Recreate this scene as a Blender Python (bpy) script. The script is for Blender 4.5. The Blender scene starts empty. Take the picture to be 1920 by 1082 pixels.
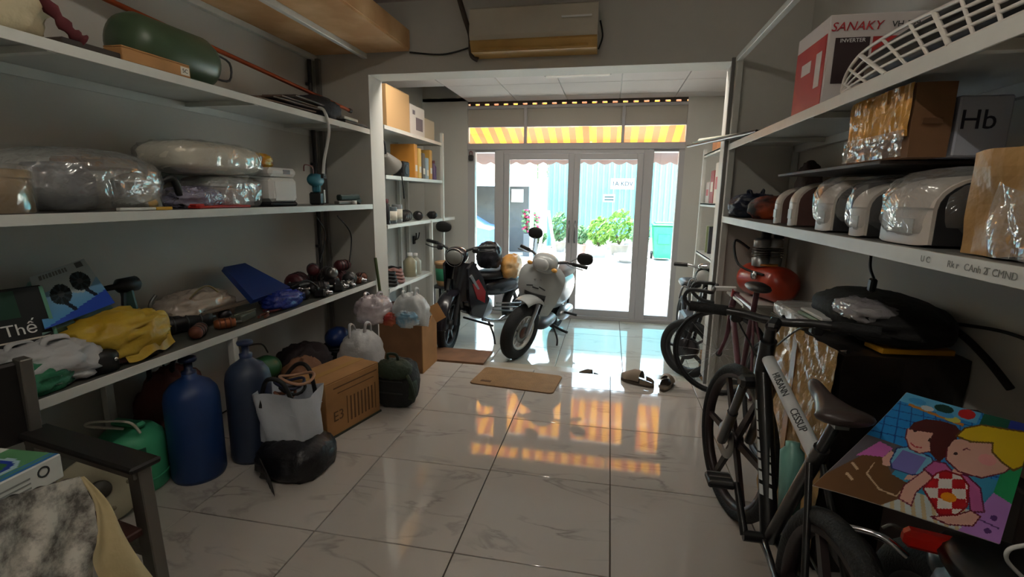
import bpy, math, random
from mathutils import Vector, Matrix, noise
from math import sin, cos, pi, radians

S = bpy.context.scene
COL = S.collection
random.seed(7)

# ------------------------------------------------------------------ camera
CAM = Vector((0.0, 0.0, 1.3734))
FPX, PITCH, YAW, ROLL = 915.1, -0.1875, -0.1935, 0.0134
_d = Vector((sin(YAW) * cos(PITCH), cos(YAW) * cos(PITCH), sin(PITCH)))
_r0 = Vector((cos(YAW), -sin(YAW), 0))
_u0 = _r0.cross(_d)
_r = cos(ROLL) * _r0 + sin(ROLL) * _u0
_u = -sin(ROLL) * _r0 + cos(ROLL) * _u0
cd = bpy.data.cameras.new('camera')
cd.sensor_width = 36.0
cd.lens = 36.0 * FPX / 1920.0
cd.clip_start = 0.02
cd.clip_end = 300
cam = bpy.data.objects.new('camera', cd)
COL.objects.link(cam)
cam.matrix_world = Matrix(((_r.x, _u.x, -_d.x, CAM.x), (_r.y, _u.y, -_d.y, CAM.y), (_r.z, _u.z, -_d.z, CAM.z), (0, 0, 0, 1)))
S.camera = cam


def ray(x, y):
    return _d + (x - 960) / FPX * _r - (y - 541) / FPX * _u


def at(x, y, ax, c):
    """world point where the sight line of photo pixel (x, y) meets the plane ax = c"""
    v = ray(x, y)
    i = 'XYZ'.index(ax)
    return CAM + v * ((c - CAM[i]) / v[i])


# ------------------------------------------------------------------ light
w = bpy.data.worlds.new('world')
S.world = w
w.use_nodes = True
nt = w.node_tree
bg = nt.nodes['Background']
sky = nt.nodes.new('ShaderNodeTexSky')
sky.sky_type = 'NISHITA'
sky.sun_disc = False
sky.sun_elevation = radians(72)
sky.sun_rotation = radians(0)
sky.air_density = 1.6
sky.dust_density = 4.0
sky.ozone_density = 1.0
nt.links.new(sky.outputs[0], bg.inputs[0])
bg.inputs[1].default_value = 0.42

sl = bpy.data.lights.new('sun', 'SUN')
sl.energy = 5.0
sl.angle = radians(0.6)
sl.color = (1.0, 0.95, 0.86)
so = bpy.data.objects.new('sun', sl)
COL.objects.link(so)
_sd = Vector((0.10, -0.20, -0.97)).normalized()      # direction the sunlight travels
so.rotation_euler = _sd.to_track_quat('-Z', 'Y').to_euler()
so.location = (0, 12, 9)

pl = bpy.data.lights.new('door_portal', 'AREA')
pl.shape = 'RECTANGLE'
pl.size, pl.size_y = 2.6, 2.3
pl.cycles.is_portal = True
po = bpy.data.objects.new('door_portal', pl)
COL.objects.link(po)
po.location = (-0.48, 6.16, 1.0)
po.rotation_euler = (radians(-90), 0, 0)

S.view_settings.view_transform = 'Standard'
S.view_settings.look = 'None'
S.view_settings.gamma = 1.0
S.view_settings.use_curve_mapping = False
S.view_settings.exposure = 2.95
S.cycles.max_bounces = 10
S.cycles.diffuse_bounces = 6
S.cycles.transparent_max_bounces = 16
S.cycles.caustics_refractive = False
S.cycles.sample_clamp_indirect = 6.0
S.cycles.use_denoising = True


# ------------------------------------------------------------------ materials
def lin(c):
    def g(x):
        x /= 255.0
        return x / 12.92 if x <= 0.04045 else ((x + 0.055) / 1.055) ** 2.4
    return (g(c[0]), g(c[1]), g(c[2]), 1.0)


MATS = {}


def mat(name, col, rough=0.5, metal=0.0, var=0.0, vscale=6.0, bump=0.0, bscale=30.0, spec=0.5, coat=0.0,
        trans=0.0, emit=None, estr=0.0, sheen=0.0, col2=None, alpha=1.0, tlum=0.0):
    if name in MATS:
        return MATS[name]
    m = bpy.data.materials.new(name)
    m.use_nodes = True
    N, L = m.node_tree.nodes, m.node_tree.links
    b = N['Principled BSDF']
    c = lin(col)
    b.inputs['Base Color'].default_value = c
    b.inputs['Roughness'].default_value = rough
    b.inputs['Metallic'].default_value = metal
    b.inputs['Specular IOR Level'].default_value = spec
    b.inputs['Coat Weight'].default_value = coat
    b.inputs['Transmission Weight'].default_value = trans
    b.inputs['Alpha'].default_value = alpha
    if emit:
        b.inputs['Emission Color'].default_value = lin(emit)
        b.inputs['Emission Strength'].default_value = estr
    tc = N.new('ShaderNodeTexCoord')
    if var > 0 or col2:
        n = N.new('ShaderNodeTexNoise')
        n.inputs['Scale'].default_value = vscale
        n.inputs['Detail'].default_value = 5
        L.new(tc.outputs['Object'], n.inputs['Vector'])
        r = N.new('ShaderNodeValToRGB')
        if col2:
            r.color_ramp.elements[0].color = c
            r.color_ramp.elements[1].color = lin(col2)
            r.color_ramp.elements[0].position = 0.42
            r.color_ramp.elements[1].position = 0.62
        else:
            r.color_ramp.elements[0].color = tuple(x * (1 - var) for x in c[:3]) + (1,)
            r.color_ramp.elements[1].color = tuple(min(1, x * (1 + var)) for x in c[:3]) + (1,)
            r.color_ramp.elements[0].position = 0.3
            r.color_ramp.elements[1].position = 0.7
        L.new(n.outputs['Fac'], r.inputs['Fac'])
        L.new(r.outputs['Color'], b.inputs['Base Color'])
    if bump > 0:
        n2 = N.new('ShaderNodeTexNoise')
        n2.inputs['Scale'].default_value = bscale
        n2.inputs['Detail'].default_value = 4
        L.new(tc.outputs['Object'], n2.inputs['Vector'])
        bp = N.new('ShaderNodeBump')
        bp.inputs['Strength'].default_value = bump
        bp.inputs['Distance'].default_value = 0.02
        L.new(n2.outputs['Fac'], bp.inputs['Height'])
        L.new(bp.outputs['Normal'], b.inputs['Normal'])
    if tlum > 0:
        tl = N.new('ShaderNodeBsdfTranslucent')
        tl.inputs['Color'].default_value = c
        mx = N.new('ShaderNodeMixShader')
        mx.inputs[0].default_value = tlum
        out = N['Material Output']
        L.new(b.outputs[0], mx.inputs[1])
        L.new(tl.outputs[0], mx.inputs[2])
        L.new(mx.outputs[0], out.inputs['Surface'])
    MATS[name] = m
    return m


def film(name, col=(225, 228, 230), body=0.08, rough=0.14, scale=14.0, strength=0.6, gloss=0.3):
    """clear crinkled plastic film: see-through, a little milky, with sharp glints"""
    if name in MATS:
        return MATS[name]
    m = bpy.data.materials.new(name)
    m.use_nodes = True
    N, L = m.node_tree.nodes, m.node_tree.links
    for n in list(N):
        N.remove(n)
    out = N.new('ShaderNodeOutputMaterial')
    tr = N.new('ShaderNodeBsdfTransparent')
    di = N.new('ShaderNodeBsdfDiffuse')
    di.inputs['Color'].default_value = lin(col)
    gl = N.new('ShaderNodeBsdfGlossy')
    gl.inputs['Roughness'].default_value = rough
    m1, m2 = N.new('ShaderNodeMixShader'), N.new('ShaderNodeMixShader')
    m1.inputs[0].default_value = body
    L.new(tr.outputs[0], m1.inputs[1])
    L.new(di.outputs[0], m1.inputs[2])
    tc = N.new('ShaderNodeTexCoord')
    vo = N.new('ShaderNodeTexVoronoi')
    vo.inputs['Scale'].default_value = scale
    nz = N.new('ShaderNodeTexNoise')
    nz.inputs['Scale'].default_value = scale * 0.6
    nz.inputs['Distortion'].default_value = 2.0
    ad = N.new('ShaderNodeMath')
    ad.operation = 'ADD'
    L.new(tc.outputs['Object'], vo.inputs['Vector'])
    L.new(tc.outputs['Object'], nz.inputs['Vector'])
    L.new(vo.outputs['Distance'], ad.inputs[0])
    L.new(nz.outputs['Fac'], ad.inputs[1])
    bp = N.new('ShaderNodeBump')
    bp.inputs['Strength'].default_value = strength
    bp.inputs['Distance'].default_value = 0.02
    L.new(ad.outputs[0], bp.inputs['Height'])
    L.new(bp.outputs['Normal'], gl.inputs['Normal'])
    fr = N.new('ShaderNodeLayerWeight')
    fr.inputs['Blend'].default_value = 0.35
    L.new(bp.outputs['Normal'], fr.inputs['Normal'])
    mu = N.new('ShaderNodeMath')
    mu.operation = 'MULTIPLY_ADD'
    mu.inputs[1].default_value = 0.38
    mu.inputs[2].default_value = gloss * 0.3
    L.new(fr.outputs['Facing'], mu.inputs[0])
    L.new(mu.outputs[0], m2.inputs[0])
    L.new(m1.outputs[0], m2.inputs[1])
    L.new(gl.outputs[0], m2.inputs[2])
    L.new(m2.outputs[0], out.inputs['Surface'])
    MATS[name] = m
    return m


def glass_mat(name, tint=(240, 247, 246), refl=0.06):
    m = bpy.data.materials.new(name)
    m.use_nodes = True
    N, L = m.node_tree.nodes, m.node_tree.links
    for n in list(N):
        N.remove(n)
    out = N.new('ShaderNodeOutputMaterial')
    tr = N.new('ShaderNodeBsdfTransparent')
    tr.inputs['Color'].default_value = lin(tint)
    gl = N.new('ShaderNodeBsdfGlossy')
    gl.inputs['Roughness'].default_value = 0.02
    fr = N.new('ShaderNodeFresnel')
    fr.inputs['IOR'].default_value = 1.45
    mx = N.new('ShaderNodeMixShader')
    L.new(fr.outputs[0], mx.inputs[0])
    L.new(tr.outputs[0], mx.inputs[1])
    L.new(gl.outputs[0], mx.inputs[2])
    L.new(mx.outputs[0], out.inputs['Surface'])
    MATS[name] = m
    return m


def marble(name, base=(188, 182, 175), vein=(146, 141, 136), rough=0.05):
    m = bpy.data.materials.new(name)
    m.use_nodes = True
    N, L = m.node_tree.nodes, m.node_tree.links
    b = N['Principled BSDF']
    tc = N.new('ShaderNodeTexCoord')
    oi = N.new('ShaderNodeObjectInfo')
    sc = N.new('ShaderNodeVectorMath')
    sc.operation = 'SCALE'
    sc.inputs[0].default_value = (37.0, 53.0, 11.0)
    L.new(oi.outputs['Random'], sc.inputs['Scale'])
    ad = N.new('ShaderNodeVectorMath')
    ad.operation = 'ADD'
    L.new(tc.outputs['Object'], ad.inputs[0])
    L.new(sc.outputs[0], ad.inputs[1])
    n1 = N.new('ShaderNodeTexNoise')
    n1.inputs['Scale'].default_value = 2.0
    n1.inputs['Detail'].default_value = 7
    n1.inputs['Distortion'].default_value = 0.8
    mp = N.new('ShaderNodeMapping')
    mp.inputs['Rotation'].default_value = (0, 0, 0.7)
    mp.inputs['Scale'].default_value = (0.7, 2.1, 1)
    L.new(ad.outputs[0], mp.inputs['Vector'])
    L.new(mp.outputs[0], n1.inputs['Vector'])
    r1 = N.new('ShaderNodeValToRGB')
    e = r1.color_ramp.elements
    e[0].position, e[0].color = 0.475, (0, 0, 0, 1)
    e[1].position, e[1].color = 0.525, (0, 0, 0, 1)
    x = e.new(0.5)
    x.color = (1, 1, 1, 1)
    L.new(n1.outputs['Fac'], r1.inputs['Fac'])
    n2 = N.new('ShaderNodeTexNoise')
    n2.inputs['Scale'].default_value = 3.5
    L.new(ad.outputs[0], n2.inputs['Vector'])
    r2 = N.new('ShaderNodeValToRGB')
    r2.color_ramp.elements[0].position = 0.45
    r2.color_ramp.elements[1].position = 0.68
    L.new(n2.outputs['Fac'], r2.inputs['Fac'])
    mu = N.new('ShaderNodeMath')
    mu.operation = 'MULTIPLY'
    L.new(r1.outputs['Color'], mu.inputs[0])
    L.new(r2.outputs['Color'], mu.inputs[1])
    mx = N.new('ShaderNodeMix')
    mx.data_type = 'RGBA'
    mx.inputs['A'].default_value = lin(base)
    mx.inputs['B'].default_value = lin(vein)
    L.new(mu.outputs[0], mx.inputs['Factor'])
    n3 = N.new('ShaderNodeTexNoise')
    n3.inputs['Scale'].default_value = 1.3
    L.new(ad.outputs[0], n3.inputs['Vector'])
    mx2 = N.new('ShaderNodeMix')
    mx2.data_type = 'RGBA'
    mx2.blend_type = 'MULTIPLY'
    mx2.inputs['Factor'].default_value = 0.25
    L.new(mx.outputs['Result'], mx2.inputs['A'])
    L.new(n3.outputs['Color'], mx2.inputs['B'])
    L.new(mx.outputs['Result'], b.inputs['Base Color'])
    b.inputs['Roughness'].default_value = rough
    b.inputs['Specular IOR Level'].default_value = 0.85
    MATS[name] = m
    return m


def attr_mat(name, rough=0.5, bump=0.0, tlum=0.0):
    """colour read from the mesh's own painted print (a colour attribute called print)"""
    m = bpy.data.materials.new(name)
    m.use_nodes = True
    N, L = m.node_tree.nodes, m.node_tree.links
    b = N['Principled BSDF']
    a = N.new('ShaderNodeAttribute')
    a.attribute_name = 'print'
    L.new(a.outputs['Color'], b.inputs['Base Color'])
    b.inputs['Roughness'].default_value = rough
    MATS[name] = m
    return m


# ------------------------------------------------------------------ mesh building
class MB:
    def __init__(s):
        s.v, s.f, s.sm, s.mi, s.c = [], [], [], [], None

    def add(s, vs, fs, smooth=False, mi=0, T=None):
        o = len(s.v)
        for p in vs:
            p = Vector(p)
            s.v.append(T @ p if T else p)
        for f in fs:
            s.f.append([i + o for i in f])
            s.sm.append(smooth)
            s.mi.append(mi)
        return s

    def box(s, c, size, T=None, bev=0.0, mi=0, rz=0.0):
        c = Vector(c)
        hx, hy, hz = size[0] / 2, size[1] / 2, size[2] / 2
        b = min(bev, hx * .9, hy * .9, hz * .9)
        if b <= 0:
            vs = [(x * hx, y * hy, z * hz) for z in (-1, 1) for y in (-1, 1) for x in (-1, 1)]
            fs = [(0, 2, 3, 1), (4, 5, 7, 6), (0, 1, 5, 4), (2, 6, 7, 3), (0, 4, 6, 2), (1, 3, 7, 5)]
        else:
            vs, idx = [], {}
            for z in (-1, 1):
                for y in (-1, 1):
                    for x in (-1, 1):
                        for a in range(3):
                            k = [hx - b, hy - b, hz - b]
                            k[a] += b
                            idx[(x, y, z, a)] = len(vs)
                            vs.append((x * k[0], y * k[1], z * k[2]))
            fs = []
            for a in range(3):
                for sg in (-1, 1):
                    o1, o2 = [(1, 2), (2, 0), (0, 1)][a]
                    q = []
                    for (i, j) in ((-1, -1), (1, -1), (1, 1), (-1, 1)):
                        k = [0, 0, 0]
                        k[a], k[o1], k[o2] = sg, i, j
                        q.append(idx[(k[0], k[1], k[2], a)])
                    fs.append(q if sg > 0 else q[::-1])
            for a in range(3):
                o1, o2 = [(1, 2), (2, 0), (0, 1)][a]
                for i in (-1, 1):
                    for j in (-1, 1):
                        k0, k1 = [0, 0, 0], [0, 0, 0]
                        k0[a], k1[a] = -1, 1
                        k0[o1] = k1[o1] = i
                        k0[o2] = k1[o2] = j
                        q = [idx[tuple(k0) + (o1,)], idx[tuple(k1) + (o1,)], idx[tuple(k1) + (o2,)], idx[tuple(k0) + (o2,)]]
                        fs.append(q if i * j < 0 else q[::-1])
            for z in (-1, 1):
                for y in (-1, 1):
                    for x in (-1, 1):
                        q = [idx[(x, y, z, a)] for a in range(3)]
                        fs.append(q if x * y * z > 0 else q[::-1])
        R = Matrix.Rotation(rz, 4, 'Z') if rz else Matrix()
        M = Matrix.Translation(c) @ R
        return s.add(vs, fs, False, mi, (T @ M) if T else M)

    def bar(s, p, q, w_, h_, up=(0, 0, 1), bev=0.0, mi=0, T=None):
        p, q = Vector(p), Vector(q)
        z = (q - p)
        L_ = z.length
        z.normalize()
        up = Vector(up)
        x = up.cross(z)
        if x.length < 1e-4:
            x = Vector((1, 0, 0)).cross(z)
        x.normalize()
        y = z.cross(x)
        M = Matrix(((x.x, y.x, z.x, 0), (x.y, y.y, z.y, 0), (x.z, y.z, z.z, 0), (0, 0, 0, 1)))
        M = Matrix.Translation((p + q) / 2) @ M
        return s.box((0, 0, 0), (w_, h_, L_), T=(T @ M) if T else M, bev=bev, mi=mi)

    def tube(s, pts, r, n=8, cap=True, closed=False, mi=0, T=None, flat=1.0):
        pts = [Vector(p) for p in pts]
        k = len(pts)
        rs = r if isinstance(r, (list, tuple)) else [r] * k
        tang = []
        for i in range(k):
            a = pts[(i - 1) % k] if (closed or i > 0) else pts[i]
            b = pts[(i + 1) % k] if (closed or i < k - 1) else pts[i]
            t = b - a
            tang.append(t.normalized() if t.length > 1e-9 else Vector((0, 0, 1)))
        nx = tang[0].orthogonal().normalized()
        vs, fs = [], []
        for i in range(k):
            t = tang[i]
            nx = (nx - t * nx.dot(t))
            if nx.length < 1e-6:
                nx = t.orthogonal()
            nx.normalize()
            ny = t.cross(nx)
            for j in range(n):
                a = 2 * pi * j / n
                vs.append(pts[i] + (nx * cos(a) + ny * sin(a) * flat) * rs[i])
        rng = k if closed else k - 1
        for i in range(rng):
            i2 = (i + 1) % k
            for j in range(n):
                j2 = (j + 1) % n
                fs.append((i * n + j, i * n + j2, i2 * n + j2, i2 * n + j))
        s.add(vs, fs, True, mi, T)
        if cap and not closed:
            s.add(vs[:n], [tuple(range(n))[::-1]], False, mi, T)
            s.add(vs[-n:], [tuple(range(n))], False, mi, T)
        return s

    def lathe(s, prof, n=24, T=None, mi=0, smooth=True, a0=0.0, a1=2 * pi):
        full = abs(a1 - a0 - 2 * pi) < 1e-6
        m = n if full else n + 1
        vs, fs = [], []
        for (r, z) in prof:
            for j in range(m):
                a = a0 + (a1 - a0) * j / n
                vs.append((r * cos(a), r * sin(a), z))
        for i in range(len(prof) - 1):
            for j in range(n):
                j2 = (j + 1) % m
                fs.append((i * m + j, i * m + j2, (i + 1) * m + j2, (i + 1) * m + j))
        s.add(vs, fs, smooth, mi, T)
        if full and not (abs(prof[0][0] - prof[-1][0]) < 1e-6 and abs(prof[0][1] - prof[-1][1]) < 1e-6):
            if prof[0][0] > 1e-5:
                s.add(vs[:m], [tuple(range(m))[::-1]], False, mi, T)
            if prof[-1][0] > 1e-5:
                s.add(vs[-m:], [tuple(range(m))], False, mi, T)
        return s

    def grid(s, fn, nu, nv, cu=False, cv=False, smooth=True, mi=0, T=None):
        a, b = (nu if cu else nu + 1), (nv if cv else nv + 1)
        vs = [fn(i / nu, j / nv) for i in range(a) for j in range(b)]
        fs = []
        for i in range(nu):
            for j in range(nv):
                i2, j2 = (i + 1) % a, (j + 1) % b
                fs.append((i * b + j, i2 * b + j, i2 * b + j2, i * b + j2))
        return s.add(vs, fs, smooth, mi, T)

    def blob(s, c, r, e=(2.0, 2.0), amp=0.0, freq=3.0, seed=0, n=28, m=18, T=None, floor=None, mi=0, ridge=False):
        """superellipsoid; amp crumples it, floor keeps it from sinking below that height"""
        c = Vector(c)

        def sp(x, p):
            return math.copysign(abs(x) ** (2.0 / p), x)
        vs, fs = [], []
        off = Vector((seed * 13.7, seed * 7.3, seed * 3.1))
        for i in range(m + 1):
            ph = -pi / 2 + pi * i / m
            for j in range(n):
                th = 2 * pi * j / n
                d = Vector((sp(cos(ph), e[1]) * sp(cos(th), e[0]), sp(cos(ph), e[1]) * sp(sin(th), e[0]), sp(sin(ph), e[1])))
                k = 1.0
                if amp:
                    q = d * freq + off
                    nv = noise.noise(q) + 0.5 * noise.noise(q * 2.3)
                    if ridge:
                        nv = 0.6 - 1.6 * abs(nv)
                    k += amp * nv
                p = Vector((d.x * r[0] * k, d.y * r[1] * k, d.z * r[2] * k))
                p += c
                if T:
                    p = T @ p
                if floor is not None and p.z < floor:
                    p.z = floor
                vs.append(p)
        for i in range(m):
            for j in range(n):
                j2 = (j + 1) % n
                fs.append((i * n + j, i * n + j2, (i + 1) * n + j2, (i + 1) * n + j))
        return s.add(vs, fs, True, mi)

    def prism(s, poly, d, T=None, mi=0, z0=0.0, smooth=False):
        n = len(poly)
        vs = [(x, y, z0) for x, y in poly] + [(x, y, z0 + d) for x, y in poly]
        fs = [tuple(range(n))[::-1], tuple(range(n, 2 * n))]
        s.add(vs, fs, False, mi, T)
        return s.add(vs, [(i, (i + 1) % n, n + (i + 1) % n, n + i) for i in range(n)], smooth, mi, T)

    def build(s, name, m, parent=None, origin=None):
        me = bpy.data.meshes.new(name)
        if parent is not None:
            inv = WM[parent].inverted()
        elif origin is not None:
            inv = Matrix.Translation(-Vector(origin))
        else:
            inv = Matrix()
        me.from_pydata([inv @ p for p in s.v], [], s.f)
        me.polygons.foreach_set('use_smooth', s.sm)
        ms = m if isinstance(m, (list, tuple)) else [m]
        for x in ms:
            me.materials.append(x)
        if len(ms) > 1:
            me.polygons.foreach_set('material_index', s.mi)
        if s.c:
            ca = me.color_attributes.new('print', 'FLOAT_COLOR', 'CORNER')
            k = 0
            for p in me.polygons:
                for _ in p.loop_indices:
                    ca.data[k].color = s.c[p.index]
                    k += 1
        me.update()
        o = bpy.data.objects.new(name, me)
        COL.objects.link(o)
        if parent is not None:
            o.parent = parent
            WM[o] = WM[parent].copy()
        else:
            if origin is not None:
                o.location = origin
            WM[o] = Matrix.Translation(Vector(origin)) if origin is not None else Matrix()
        return o


WM = {}


def tag(o, label=None, cat=None, group=None, kind=None):
    if label:
        o['label'] = label
    if cat:
        o['category'] = cat
    if group:
        o['group'] = group
    if kind:
        o['kind'] = kind
    return o


def thing(name, label, cat, loc, rz=0.0, group=None):
    o = bpy.data.objects.new(name, None)
    COL.objects.link(o)
    o.empty_display_size = 0.05
    o.location = loc
    o.rotation_euler = (0, 0, rz)
    WM[o] = Matrix.Translation(Vector(loc)) @ Matrix.Rotation(rz, 4, 'Z')
    return tag(o, label, cat, group)


def struct(mb, name, m, parent=None):
    o = mb.build(name, m, parent)
    if parent is None:
        o['kind'] = 'structure'
    return o


def single(mb, name, m, label, cat, group=None, origin=None):
    """a thing that is one mesh; its origin goes to the middle of its underside"""
    if origin is None:
        xs = [p.x for p in mb.v]
        ys = [p.y for p in mb.v]
        zs = [p.z for p in mb.v]
        origin = ((min(xs) + max(xs)) / 2, (min(ys) + max(ys)) / 2, min(zs))
    return tag(mb.build(name, m, None, origin), label, cat, group)


def frame(o, x, y, z=None):
    """matrix with given origin and axes"""
    x, y = Vector(x).normalized(), Vector(y).normalized()
    z = Vector(z).normalized() if z is not None else x.cross(y).normalized()
    return Matrix(((x.x, y.x, z.x, o[0]), (x.y, y.y, z.y, o[1]), (x.z, y.z, z.z, o[2]), (0, 0, 0, 1)))


def bez(p, n=12):
    """smooth path through the points"""
    P = [Vector(q) for q in p]
    out = []
    for i in range(len(P) - 1):
        a = P[max(i - 1, 0)]
        b, c = P[i], P[i + 1]
        d = P[min(i + 2, len(P) - 1)]
        for k in range(n):
            t = k / n
            out.append(0.5 * ((2 * b) + (c - a) * t + (2 * a - 5 * b + 4 * c - d) * t * t + (3 * b - a - 3 * c + d) * t ** 3))
    out.append(P[-1])
    return out


def text(name, s_, T, size, m, parent, depth=0.0006, align='CENTER', sx=1.0):
    cu = bpy.data.curves.new(name, 'FONT')
    cu.body = s_
    cu.size = size
    cu.align_x = align
    cu.align_y = 'CENTER'
    cu.extrude = depth
    cu.resolution_u = 3
    o = bpy.data.objects.new(name, cu)
    COL.objects.link(o)
    dg = bpy.context.evaluated_depsgraph_get()
    me = bpy.data.meshes.new_from_object(o.evaluated_get(dg))
    bpy.data.objects.remove(o)
    bpy.data.curves.remove(cu)
    me.name = name
    M_ = WM[parent].inverted() @ T @ Matrix.Diagonal((sx, 1, 1, 1))
    me.transform(M_)
    me.materials.clear()
    me.materials.append(m)
    o = bpy.data.objects.new(name, me)
    COL.objects.link(o)
    o.parent = parent
    WM[o] = WM[parent].copy()
    return o


# common materials
m_wall = mat('wall_paint', (196, 194, 188), 0.75, var=0.05, vscale=1.2, bump=0.04, bscale=60)
m_ceil = mat('ceiling_board', (214, 208, 206), 0.8)
m_white_steel = mat('white_painted_steel', (206, 207, 202), 0.42, var=0.05, vscale=9)
m_shelf = mat('shelf_sheet', (120, 122, 118), 0.38, var=0.18, vscale=5)
m_black = mat('black_plastic', (22, 23, 25), 0.45)
m_rubber = mat('tyre_rubber', (20, 21, 23), 0.75, bump=0.3, bscale=120)
m_dark = mat('dark_grey_plastic', (44, 45, 48), 0.5)
m_chrome = mat('chrome', (200, 202, 205), 0.16, 1.0)
m_steel = mat('brushed_steel', (140, 140, 138), 0.34, 1.0, var=0.1)
m_alu = mat('cast_alloy', (170, 172, 175), 0.35, 0.9)
m_card = mat('cardboard', (170, 124, 76), 0.8, var=0.12, vscale=8)
m_card_d = mat('cardboard_brown', (128, 92, 62), 0.85, var=0.12, vscale=8)
m_white_pl = mat('white_plastic', (228, 228, 226), 0.35)
m_film = film('clear_wrap')
m_filmd = film('clear_wrap_heavy', body=0.16, scale=17, strength=0.7, gloss=0.45)
m_cord = mat('black_cord', (18, 18, 19), 0.6)

# ------------------------------------------------------------------ the room
XL, XR, YB, YB2, YF, ZF, YK = -2.35, 1.22, 3.72, 3.95, 6.05, -0.14, -2.6
m_grout = mat('grout', (92, 84, 76), 0.9)
m_tile = marble('marble_tile')
m_tile2 = marble('entrance_tile', base=(192, 194, 184), vein=(164, 166, 156), rough=0.06)


def tiled(name, x0, x1, y0, y1, z, gx, gy, T_, m, depth):
    b = MB().box(((x0 + x1) / 2, (y0 + y1) / 2, z - depth / 2 - 0.006), (x1 - x0, y1 - y0, depth - 0.008))
    fl = struct(b, name, m_grout)
    meshes = {}
    i0, j0 = math.floor((x0 - gx) / T_), math.floor((y0 - gy) / T_)
    for i in range(i0, i0 + 12):
        for j in range(j0, j0 + 20):
            a0, a1 = max(gx + i * T_, x0), min(gx + (i + 1) * T_, x1)
            b0, b1 = max(gy + j * T_, y0), min(gy + (j + 1) * T_, y1)
            if a1 - a0 < 0.03 or b1 - b0 < 0.03:
                continue
            key = (round(a1 - a0, 3), round(b1 - b0, 3))
            if key not in meshes:
                t = MB().box((0, 0, -0.008), (key[0] - 0.005, key[1] - 0.005, 0.016), bev=0.0012)
                o = t.build('tile', m, fl)
                meshes[key] = o.data
            else:
                o = bpy.data.objects.new('tile', meshes[key])
                COL.objects.link(o)
                o.parent = fl
            o.location = ((a0 + a1) / 2, (b0 + b1) / 2, z)
    return fl


tiled('floor', XL, XR, YK, YB, 0.0, -1.134, 2.208, 0.6, m_tile, 0.3)
tiled('floor', XL, XR, YB, YF + 0.1, ZF, -1.02, 4.15, 0.6, m_tile2, 0.16)
m_sill = mat('beige_step_stone', (176, 168, 152), 0.25, var=0.08, vscale=4)
struct(MB().box(((-1.88 + 0.6) / 2, 3.87, -0.105), (2.48, 0.30, 0.07), bev=0.004), 'trim_1', m_sill)
sp = single(MB().box((-1.47, 4.02, -0.04), (0.95, 0.34, 0.022), bev=0.003), 'wooden_plank',
            mat('worn_brown_wood', (128, 92, 66), 0.6, var=0.25, vscale=7), 'worn brown wooden plank laid on the step before the motorbikes', 'plank')

H = 2.78
th = 0.15
struct(MB().box((XL - th / 2, (YK + YB2) / 2, H / 2), (th, YB2 - YK, H)), 'wall_left', m_wall)
struct(MB().box((XR + th / 2, (YK + YB2) / 2, H / 2), (th, YB2 - YK, H)), 'wall_right', m_wall)
struct(MB().box((XL - th / 2, (YB2 + YF + 0.1) / 2, 1.3), (th, YF + 0.1 - YB2, 3.2)), 'wall_left_front', m_wall)
struct(MB().box((XR + th / 2, (YB2 + YF + 0.1) / 2, 1.3), (th, YF + 0.1 - YB2, 3.2)), 'wall_right_front', m_wall)
# back wall, behind the camera
bw = MB()
bw.box(((XL + XR) / 2, YK - th / 2, H / 2), (XR - XL + 2 * th, th, H))
struct(bw, 'wall_back', m_wall)
struct(MB().box(((XL + XR) / 2, (YK + YB2) / 2, H + 0.05), (XR - XL + 2 * th, YB2 - YK + th, 0.1)), 'ceiling', m_ceil)
struct(MB().box(((XL - 1.885) / 2, (YB + YB2) / 2, H / 2), (-1.885 - XL, YB2 - YB, H)), 'wall_partition_left', m_wall)
struct(MB().box(((XR + 0.775) / 2, (YB + YB2) / 2, H / 2), (XR - 0.775, YB2 - YB, H)), 'wall_partition_right', m_wall)
struct(MB().box(((-1.885 + 0.775) / 2, (YB + YB2) / 2, (2.28 + H) / 2), (0.775 + 1.885, YB2 - YB, H - 2.28)), 'wall_beam', m_wall)

# entrance ceiling: lay-in panels, one missing at the far left corner
ce = struct(MB().box(((XL + XR) / 2, (YB2 + YF) / 2, 2.86), (XR - XL + 0.3, YF - YB2 + 0.2, 0.06)), 'ceiling', mat('dark_void', (40, 36, 33), 0.9))
for i in range(6):
    for j in range(4):
        a0, a1 = XL + i * 0.6, min(XL + (i + 1) * 0.6, XR)
        b0, b1 = YB2 + j * 0.6, min(YB2 + (j + 1) * 0.6, YF - 0.03)
        if a1 - a0 < 0.05 or b1 - b0 < 0.05 or (i == 0 and j >= 2):
            continue
        p = MB().box(((a0 + a1) / 2, (b0 + b1) / 2, 2.495), (a1 - a0 - 0.008, b1 - b0 - 0.008, 0.02), bev=0.003)
        p.build('ceiling_panel', m_ceil, ce)
rails = MB()
for i in range(1, 6):
    rails.box((XL + i * 0.6, (YB2 + YF) / 2, 2.506), (0.02, YF - YB2, 0.012))
rails.build('ceiling_rail', m_white_steel, ce)
ct = thing('batten_lamp', 'slim unlit ceiling batten lamp before the glass front', 'lamp', (-0.35, 4.75, 2.485))
MB().box((-0.35, 4.75, 2.473), (0.62, 0.05, 0.024), bev=0.006).build('housing', mat('batten_grey', (150, 146, 142), 0.5), ct)
MB().tube([(-0.64, 4.75, 2.455), (-0.06, 4.75, 2.455)], 0.011, 8).build('tube', m_white_pl, ct)

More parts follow.
